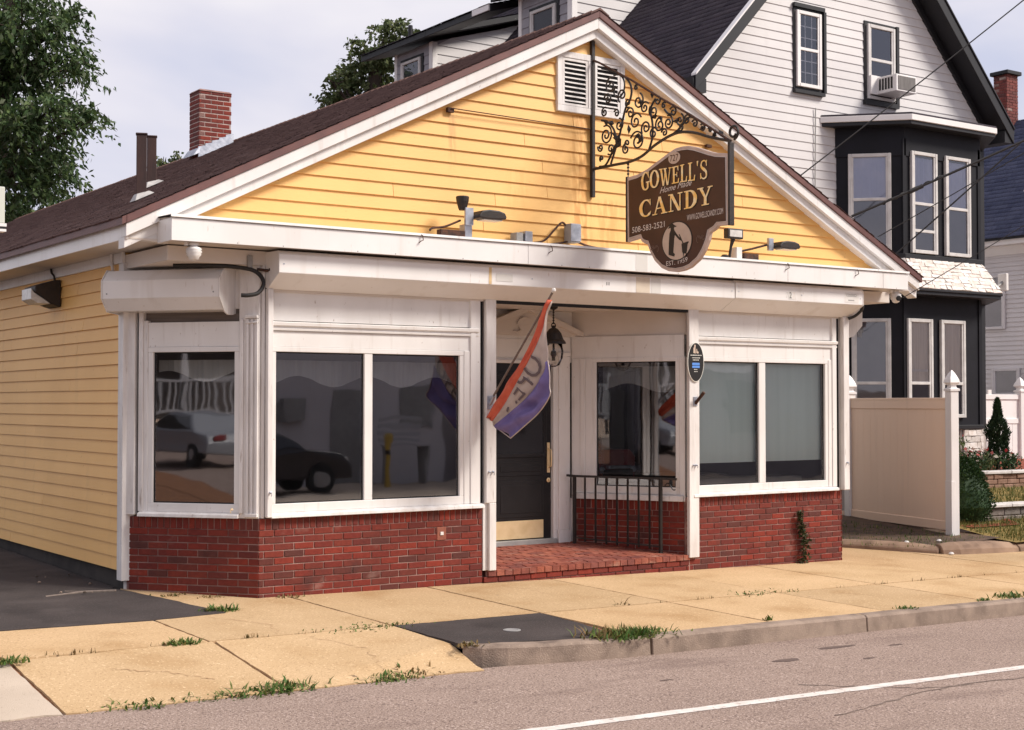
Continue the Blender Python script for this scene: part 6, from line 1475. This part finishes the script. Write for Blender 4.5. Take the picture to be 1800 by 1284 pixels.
plant((15.2, 2.75, .70), .26, .30, 260, LEAF4, 'flower_plant', 'leafy plant spreading at the foot of the small conifer', 'plant', 5, 8)
plant((14.1, 3.0, .74), .22, .55, 240, LEAF2, 'flower_plant', 'taller leafy plant in front of the stone house base', 'plant', 6, 6)

def tree(name, label, clumps, mlf, trunk, per, L0, L1, W0, W1, droop, seed, group=None, spread=1.):
    base = Vector(trunk[0]); t = thing(name, label, 'tree', base, group); r_ = np.random.RandomState(seed)
    mb = MB(); P = [Vector(p) for p in trunk]; n = len(P); mb.tube(P, [.42*(1-k/n*.8) for k in range(n)], 8)
    for (x, y, z, r) in clumps:
        c = Vector((x, y, z)); j = min(range(n), key=lambda k: (P[k]-c).length+(1.5 if P[k].z > z else 0)); m = P[j].lerp(c, .5)+Vector((0, 0, .25*r))
        mb.tube([P[j], m, c], [.10, .06, .02], 5)
        for q in range(4):
            e = c+Vector(r_.normal(size=3))*r*.5; mb.tube([m.lerp(c, .4+.15*q), e], [.028, .008], 4)
    mb.build('trunk', BARK, t)
    CC = []; DD = []
    for (x, y, z, r) in clumps:
        k = max(6, int(per*r*r)); d = r_.normal(size=(k, 3)); d /= np.linalg.norm(d, axis=1, keepdims=True)
        rad = r*(.35+.72*r_.rand(k)**.6)*spread; c = np.array([x, y, z])+d*rad[:, None]*np.array([1, 1, .72])
        q = 16; out = d*np.array([1, 1, .25]); out /= np.linalg.norm(out, axis=1, keepdims=True)+1e-6
        # every spray: leaves set along a drooping twig
        s = r_.rand(k, q); off = out[:, None, :]*(s[:, :, None]-.3)*L1*3.0; off[:, :, 2] -= droop*s**2*L1*3.2
        CC.append((c[:, None, :]+off+r_.normal(size=(k, q, 3))*L0*.55).reshape(-1, 3))
        dd = out[:, None, :]*.6+r_.normal(size=(k, q, 3))*.45; dd[:, :, 2] -= droop*.8; DD.append(dd.reshape(-1, 3))
    CC = np.concatenate(CC); DD = np.concatenate(DD); m = len(CC)
    leaf_cards('crown', CC, DD, r_.uniform(L0, L1, m), r_.uniform(W0, W1, m), mlf, t, droop=.1)
    return t
LT = [(5.08, 24.39, 11.6, 1.16), (6.19, 25.11, 11.62, 0.68), (6.22, 24.27, 10.71, 0.66), (5.53, 25.89, 10.63, 1.06), (6.7, 25.23, 9.51, 0.73), (5.37, 23.43, 9.14, 0.86), (4.5, 23.79, 8.81, 0.99), (6.22, 26.61, 8.83, 0.93), (5.88, 24.06, 7.83, 0.66), (5.01, 24.55, 7.67, 1.02), (6.57, 27.18, 7.68, 0.71), (4.88, 25.7, 10.66, 1.04), (4.68, 27.65, 9.76, 1.39), (4.14, 26.21, 11.56, 1.34), (5.13, 26.46, 7.17, 0.76), (6.37, 23.15, 9.1, 0.36), (6.88, 25.11, 10.65, 0.38), (5.19, 27.36, 12.58, 0.93), (6.4, 24.85, 12.05, 0.45), (4.9, 26.91, 13.67, 1.23), (5.95, 25.85, 13.28, 0.91), (2.78, 25.19, 10.28, 1.43), (3.74, 27.97, 8.47, 1.23)]
LT = [(x-.28, y, z, r) for x, y, z, r in LT]
tree('locust_tree', 'tall feathery dark green tree rising behind the shop roof at the left edge', LT, LEAF1, [(4.2, 27.0, -.6), (4.4, 26.5, 4), (4.6, 26.2, 7.5), (4.8, 26.0, 10.5), (5.0, 26.3, 13)], 90, .09, .25, .045, .11, .55, 3, spread=.82)
BT = [(11.8, 18.91, 10.42, 0.5), (11.94, 17.74, 10.77, 0.49), (11.41, 17.11, 10.91, 0.27), (11.85, 19.89, 10.17, 0.51), (11.51, 18.68, 10.62, 0.37), (11.4, 19.67, 10.0, 0.23), (13.05, 19.07, 11.06, 0.37), (12.11, 19.16, 9.93, 0.51), (11.82, 20.13, 9.8, 0.29), (10.77, 18.93, 9.82, 0.2), (11.88, 19.64, 9.69, 0.36), (11.93, 18.28, 10.31, 0.42), (11.0, 19.2, 9.5, .35), (11.3, 19.6, 9.2, .5)]
BT = [(x, max(y, 17.3), z, r) for x, y, z, r in BT]
tree('maple_tree', 'leafy olive green tree behind the grey house dormers', BT, LEAF2, [(11.9, 19.2, -.6), (11.9, 19.1, 5), (11.9, 19.0, 8.5), (11.9, 18.8, 10.2)], 170, .07, .17, .05, .12, .15, 5, spread=.82)
FT = [(15.74, 20.65, 12.08, 0.22), (15.93, 20.51, 12.32, 0.19), (15.1, 21.1, 12.05, 0.16), (15.55, 20.79, 12.11, 0.19), (15.6, 20.8, 11.5, .8)]
tree('far_tree', 'treetop just showing above the dormer roof of the grey house', FT, LEAF2, [(15.6, 20.8, -.6), (15.6, 20.8, 6), (15.6, 20.8, 11.3)], 110, .08, .14, .06, .1, .15, 6)
LI = [(9.14, 25.38, 8.47, 0.27), (8.95, 25.51, 8.44, 0.24), (9.37, 25.21, 8.5, 0.22), (9.1, 25.4, 7.6, .9)]
tree('far_tree', 'small treetop showing between the flue stacks and the brick chimney', LI, LEAF2, [(9.1, 25.4, -.6), (9.1, 25.4, 4), (9.1, 25.4, 7.6)], 110, .08, .14, .06, .1, .15, 7)
BU = [(3.94, 21.76, 6.27, 0.4), (4.27, 21.54, 6.21, 0.4), (4.6, 21.31, 6.17, 0.29), (3.72, 21.92, 6.07, 0.4), (4.16, 21.62, 6.0, 0.4)]
q = 42/34; BU = [(CAMP.x+(x-CAMP.x)*q, CAMP.y+(y-CAMP.y)*q, CAMP.z+(z-CAMP.z)*q, r*q) for x, y, z, r in BU]
tree('young_tree', 'lower light green tree below the dark locust at the left edge', BU+[(6.2, 30.2, 5.6, .9)], LEAF2, [(6.2, 30.0, -.6), (6.2, 30.0, 3), (6.2, 30.0, 6)], 100, .09, .15, .06, .1, .3, 8)

# weeds: every tuft its own thing
def tuft(c, r, h, n, label, m=WEEDM, name='weed_tuft', seed=0, lean=.5, group='weeds in the pavement joints', wide=1., zf=gs):
    t = thing(name, label, 'weed', (c[0], c[1], zf(c[0], c[1])), group); r_ = np.random.RandomState(seed+40)
    VV = []; FF = []
    for k in range(n):
        x = c[0]+r_.normal()*r*wide*.5; y = c[1]+r_.normal()*r*.3; z = zf(x, y)-.004; a = r_.rand()*6.28; hh = h*.62*(.2+.7*r_.rand()**1.6); w = .004+.007*r_.rand(); ln = lean*(.3+1.3*r_.rand())*h*.75
        dx, dy = math.cos(a), math.sin(a); i = len(VV)
        VV += [(x-dy*w, y+dx*w, z), (x+dy*w, y-dx*w, z), (x+dx*ln*.5+dy*w*.8, y+dy*ln*.5-dx*w*.8, z+hh*.65), (x+dx*ln*.5-dy*w*.8, y+dy*ln*.5+dx*w*.8, z+hh*.65), (x+dx*ln*1.2, y+dy*ln*1.2, z+hh), (x+dx*ln*1.2, y+dy*ln*1.2, z+hh)]
        FF += [(i, i+1, i+2, i+3), (i+3, i+2, i+4, i+5)]
    ob = np_mesh('blades', VV, FF, m, t); ob['kind'] = 'stuff'
    return t
tuft((-1.60, -2.05), .13, .10, 130, 'round green weed in the joint left of the slab crossing', seed=1)
tuft((-1.40, -3.37), .22, .13, 200, 'green weed at the road end of the slab joint', seed=2, zf=apron, wide=1.4)
tuft((-1.75, -3.42), .22, .09, 120, 'thin green weeds trailing along the road edge beside the slab joint', seed=3, zf=apron, wide=1.6)
tuft((-2.45, -3.42), .20, .09, 90, 'sparse green weed on the road edge, leftmost along the kerbless stretch', seed=4, zf=apron, wide=1.3)
tuft((-.52, -3.40), .20, .09, 140, 'flat green weed at the road edge left of the black patch', seed=5, zf=apron, wide=1.2)
tuft((-.64, -.60), .16, .13, 160, 'bright green weed at the corner of the black driveway', seed=6)
tuft((1.78, -3.36), .28, .17, 420, 'biggest clump of grass, at the kerb beside the black patch', seed=7, wide=1.3)
tuft((1.62, -3.30), .25, .20, 120, 'dry reddish stalks mixed into the big clump at the kerb', seed=8, m=DRYW, wide=1.3)
tuft((3.50, -3.25), .06, .13, 16, 'small two-leaved weed on the slab near the kerb', seed=9)
tuft((7.12, -3.24), .24, .12, 160, 'green weed on the kerb at the right edge', seed=10, wide=1.3)
tuft((6.54, -3.29), .10, .07, 50, 'tiny green weed on the kerb left of the one at the right edge', seed=11)
tuft((5.28, -3.34), .12, .08, 60, 'tiny green weed on the kerb below the fence post', seed=12)
tuft((-2.98, -2.22), .14, .10, 120, 'green weed in the joint at the left edge of the pavement', seed=13)
tuft((-.30, -3.33), .2, .10, 60, 'dry thin weed at the road edge just left of the curved kerb', seed=14, m=DRYW, zf=apron, wide=1.3)
tuft((.33, -3.12), .12, .08, 60, 'yellowish weed at the start of the curved kerb stone', seed=15, m=DRYW)
tuft((2.9, -1.90), .10, .16, 14, 'single dry stalk in the long joint in front of the step', seed=16, m=DRYW)
tuft((.12, -2.0), .3, .05, 120, 'flat strip of weed in the long joint left of the black patch', seed=17, wide=1.6)
tuft((4.75, -1.86), .3, .06, 110, 'thin green strip of weed in the long joint before the right window', seed=18, wide=1.8)
for k, (x, y) in enumerate(((-.62, .55), (-.3, .28), (.35, -.04))):
    tuft((x-.05, y-.05), .16, .07, 40, ('dry straw at the foot of the corner bricks near the white post', 'dry straw at the foot of the corner bricks, middle clump', 'brown straw at the foot of the front bricks beside the corner')[k], seed=20+k, m=DRYW, group='straw along the brick base')
ww = thing('wall_weed', 'tall leafy weed growing against the right brick wall', 'weed', (7.3, -.05, -.13))
r_ = np.random.RandomState(4); n = 420; t_ = r_.rand(n)
C = np.stack([7.29+.05*np.sin(t_*5)+r_.normal(size=n)*.045*(1.1-t_), -.055+r_.normal(size=n)*.025, -.13+t_*.66], 1); D = np.stack([r_.normal(size=n), r_.normal(size=n)-.4, r_.normal(size=n)*.5+.2], 1)
leaf_cards('leaves', C, D, r_.uniform(.03, .075, n), r_.uniform(.012, .03, n), leaf_mat('dusty_leaf', [(.045, .06, .02), (.07, .075, .03), (.03, .045, .015), (.12, .09, .045)], .15), ww)
MB().tube([(7.30, -.04, -.14), (7.32, -.05, .1), (7.29, -.05, .35), (7.31, -.05, .53)], .007, 5).build('stem', BARK, ww)
# joint growth and grass of the lawns: uncountable
def blades(name, pts, h0, h1, m, w0=.003, w1=.007):
    VV = []; FF = []; r_ = np.random.RandomState(len(pts))
    for (x, y, z) in pts:
        a = r_.rand()*6.28; hh = h0+(h1-h0)*r_.rand(); w = w0+(w1-w0)*r_.rand(); dx, dy = math.cos(a), math.sin(a); i = len(VV); l = hh*.6*r_.rand()
        VV += [(x-dy*w, y+dx*w, z), (x+dy*w, y-dx*w, z), (x+dx*l+dy*w*.3, y+dy*l-dx*w*.3, z+hh), (x+dx*l-dy*w*.3, y+dy*l+dx*w*.3, z+hh)]; FF.append((i, i+1, i+2, i+3))
    o = np_mesh(name, VV, FF, m); o['kind'] = 'stuff'; return o
r_ = np.random.RandomState(9)
pts = []
for k in range(9000):
    x = 11.3+r_.rand()*7.7; y = -.22+r_.rand()*1.15; pts.append((x, y, lawn_z(x, y)-.005))
for k in range(5000):
    x = 12.1+r_.rand()*7; y = 1.1+r_.rand()*1.3; pts.append((x, y, .30+.10*(y-1)-.005))
blades('lawn_grass', pts, .03, .085, GRASSM)
pts = []
for k in range(520):
    x = r_.choice([r_.uniform(-3, -1.5), r_.uniform(-1.2, .3), r_.uniform(2.2, 9), r_.uniform(9, 12)]); x = x+.12*math.sin(x*9)
    if math.sin(x*4.1)+math.sin(x*9.7) > -.5: pts.append((x, lj(x)+r_.normal()*.012, gs(x, lj(x))-.01))
blades('joint_moss', pts, .01, .045, DRYW)
pts = []
for k in range(900):
    x = 9.2+r_.rand()*1.9; y = .1+r_.rand()*2.5
    if x-9.3 > -(y-1.2)*.35: pts.append((x, y, -.12+.02*y+max(0, (x-9.4))*.055))
blades('verge_weeds', pts, .01, .06, WEEDM)
# litter: dead twig and rubble at the foot of the corner post
tw = MB(); tw.tube([(-1.05, .95, .045), (-1.35, 1.0, .05), (-1.75, .88, .045)], .014, 5); tw.tube([(-1.3, 1.02, .05), (-1.5, 1.1, .06)], .008, 4)
o = tw.build('fallen_slat', POLE); tag(o, 'splintered grey slat lying on the driveway by the corner post', 'slat')
rr = random.Random(6)
for k in range(9):
    x = rr.uniform(-1.6, -.95); y = rr.uniform(.7, 2.6) if x < -1 else rr.uniform(.7, 1.0); s = rr.uniform(.008, .022)
    o = MB().lathe((x, y, gd(x, y)+.006), [(s*.6, 0), (s, s*.5), (s*.5, s)], 5).build('pebble', rr.choice([KERB, BARK, KERB])); tag(o, 'small loose chip on the black driveway beside the yellow wall', 'pebble', 'chips on the driveway')
for x, y, l in ((9.95, .55, 'white pebble on the soil under the tan fence, nearer the shop'), (10.35, .32, 'white pebble on the soil under the tan fence, nearer the post'), (10.0, -.16, 'white pebble on the pavement against the concrete edging')):
    z0 = -.12+.02*y+max(0, (x-9.4))*.055 if y > 0 else gs(x, y)
    o = MB().lathe((x, y, z0), [(.025, 0), (.04, .02), (.02, .04)], 8).build('pebble', WHTPL); tag(o, l, 'pebble')

# ================================================================== CABLES, POLE, LEFT EDGE SIGN
pol = thing('utility_pole', 'wooden utility pole on the kerb to the right of the view', 'pole', (13, -3.2, -.3))
MB().tube([(13, -3.2, -.5), (13, -3.2, 11)], [.16, .11], 12).build('shaft', BARK, pol)
for (z, a, r, lab) in ((9.9, (7.22, -.1, 4.667), .009, 'thin overhead cable running from the shop roof across the white gable, topmost'),
                       (6.89, (8.163, -.1, 4.241), .017, 'thickest overhead cable, bundled, running to the right shop roof slope'),
                       (8.45, (9.0, -.05, 3.78), .011, 'steep overhead cable crossing both bay windows to the roof end'),
                       (7.2, (8.656, -.1, 4.011), .007, 'faint overhead cable between thickest and steep cables'),
                       (6.35, (8.743, -.42, 3.20), .006, 'lowest overhead cable, thin, ending under the awning')):
    A = Vector(a); B_ = Vector((13, -3.2, z)); pts = []
    for k in range(17):
        t = k/16; p = A.lerp(B_, t); p.z -= .10*4*t*(1-t)*(.5); pts.append(p)
    mb = MB(); mb.tube([p-A for p in pts], r, 6)
    if r > .015:
        q = [A.lerp(B_, .06+.004*k)-A+Vector((.018*math.sin(k*.9), 0, .018*math.cos(k*.9)-.02)) for k in range(40)]; mb.tube(q, .008, 5)
        p = A.lerp(B_, .13)-A-Vector((0, 0, .03)); mb.tube([p, p+(B_-A)*.03], .03, 6)
    o = mb.build('overhead_cable', WIREM); o.location = A; tag(o, lab, 'cable', 'overhead cables')
ps = thing('sign_cabinet', 'pale sign cabinet edge with a black and white lower band at the left edge', 'sign', (-3.3, -1, 0))
MB().box(-3.9, -2.70, -1.09, -1.0, 3.27, 3.56).build('cabinet', mat('pale_green_enamel', (.55, .56, .50), rough=.5), ps, bevel=.006)
MB().box(-3.9, -2.693, -1.095, -.995, 3.225, 3.245).build('black_band', INKB, ps); MB().box(-3.9, -2.688, -1.097, -.993, 3.245, 3.27).build('white_band', FENW, ps); MB().box(-3.9, -2.69, -1.096, -.994, 3.205, 3.225).build('white_band', FENW, ps)
MB().tube([(-3.6, -1.045, -.1), (-3.6, -1.045, 3.3)], .05, 10).build('post', GREYB, ps)

# ================================================================== ACROSS THE STREET (seen in the window panes)
op = thing('grey_building', 'grey rendered building across the street, seen only as a reflection in the panes', 'building', (9, -22, 0))
MB().box(1.5, 15.6, -26, -21.5, -.5, 7).build('building_wall', OPPW, op)
MB().box(10.6, 11.25, -21.5, -21.2, 1.40, 1.98).build('wall_unit', GREYB, op); MB().box(10.3, 10.6, -21.5, -21.35, 1.45, 1.85).build('wall_unit_hose', GREYB, op)
bo = thing('bollard', 'yellow bollard across the street, seen only in the left shop window', 'bollard', (12.2, -18.6, -.2))
MB().lathe((12.2, -18.6, -.4), [(.09, 0), (.09, 1.45), (.05, 1.52)], 12).build('shaft', mat('bollard_yellow', (.5, .33, .06), rough=.6), bo)
MB().lathe((12.2, -18.6, .55), [(.093, 0), (.093, .12)], 12).build('band', INKB, bo)
bn = thing('bench', 'white slatted bench across the street, seen only in the left shop window', 'bench', (13.4, -20, 0))
for k in range(4): MB().box(12.9, 14.2, -20.3, -20.24, .85+k*.17, .95+k*.17).build('slat', PORCHW, bn)
MB().box(12.9, 14.2, -20.25, -19.8, .72, .78).build('seat', PORCHW, bn)
for x in (12.95, 14.1): MB().box(x, x+.06, -20.3, -19.82, -.5, .72).build('leg', GREYB, bn)
MB().box(12.15, 13.05, -21.5, -21.46, -.3, 2.2).build('door', GREYB, op); MB().box(14.2, 15.3, -21.5, -21.46, 1.2, 2.3).build('window', GREYB, op)
op2 = thing('brown_building', 'brown building across the street further right, seen only in the panes', 'building', (20, -24, 0))
MB().box(16.2, 70, -28, -22.5, -1.5, 7.5).build('building_wall', mat('brown_render', (.30, .27, .27), (.24, .21, .21), scale=1, rough=.8), op2)
for k in range(5): MB().box(17+k*2.6, 18.4+k*2.6, -22.5, -22.45, .9, 2.6).build('window', DKTR, op2)
MB().box(16.4, 28, -22.45, -22.0, 2.9, 3.1).build('canopy', FENW, op2)
sheet('far_pavement', [(-60, -21), (60, -21), (60, -13.2), (-60, -13.2)], lambda x, y: -.0175*x-.02, CONG)
def car(x, y, z, rot, m, label):
    t = thing('parked_car', label, 'car', (x, y, z)); t.rotation_euler = (0, 0, rot)
    def add(mb, name, mt, par=t, **k):
        o = mb.build(name, mt, None, **k); o.parent = par; return o
    prof = [(-2.2, .35), (-2.25, .62), (-2.1, .86), (-1.55, .95), (-1.0, 1.36), (-.3, 1.44), (.35, 1.38), (1.05, .95), (1.9, .82), (2.2, .62), (2.2, .35)]
    b = MB(); W0 = [.86 if p[1] < 1 else .64 for p in prof]
    A = [b.P(p[0], -w, p[1]) for p, w in zip(prof, W0)]; Bq = [b.P(p[0], w, p[1]) for p, w in zip(prof, W0)]; n = len(prof)
    b.face(A[::-1]); b.face(Bq)
    for k in range(n): b.face([A[k], A[(k+1) % n], Bq[(k+1) % n], Bq[k]])
    add(b, 'body', m, bevel=.05, seg=2)
    g = MB()
    for s in (-1, 1):
        q = [(-1.35, .865*s, .98), (.95, .865*s, .98), (.3, .68*s, 1.33), (-.9, .68*s, 1.31)]; g.quad(*q)
    add(g, 'side_window', DG, recalc=False)
    for s in (-1, 1):
        for wx in (-1.35, 1.4):
            w = add(MB().lathe((wx, .70*s, .33), [(.33, 0), (.33, .2*s)], 20, axis=(0, 1, 0)), 'wheel', TYRE); add(MB().lathe((wx, .905*s, .33), [(.17, 0), (.15, .01*s)], 14, axis=(0, 1, 0)), 'rim', GREYB, w)
    for s in (-1, 1): add(MB().box(2.12, 2.24, .5*s-.16, .5*s+.16, .60, .74), 'headlight', LENS, bevel=.02); add(MB().box(-2.27, -2.15, .5*s-.16, .5*s+.16, .66, .82), 'tail_light', REDM, bevel=.02)
    return t
car(7.9, -17.4, -.16, 0, CARD, 'dark saloon car parked across the street, seen in the left shop window')
car(-24, -4.6, .22, R(165), CARW, 'silver car parked left along the street, seen in the corner window')
fh = thing('porch_house', 'dark house with a white porch rail left along the street, seen in the corner pane', 'house', (-36, -5, .5))
MB().box(-44, -37, -14, 6, 0, 8).build('house_wall', mat('dark_house', (.10, .085, .08), (.08, .07, .065), scale=1, rough=.8), fh)
for k in range(40): MB().box(-35.05, -35, -9+k*.25, -8.92+k*.25, 1.6, 2.6).build('baluster', PORCHW, fh)
for zz in (1.55, 2.6): MB().box(-35.08, -34.98, -9, 1.2, zz, zz+.1).build('porch_rail', PORCHW, fh)
for k in range(5): MB().box(-35.2, -35, -9+k*2.4, -8.8+k*2.4, .6, 4.4).build('porch_column', PORCHW, fh)
MB().box(-37, -35, -9.2, 1.4, .5, 1.3).build('porch_deck', FENT, fh); MB().box(-37, -34.7, -9.4, 1.6, 4.4, 4.7).build('porch_roof', SHG, fh)
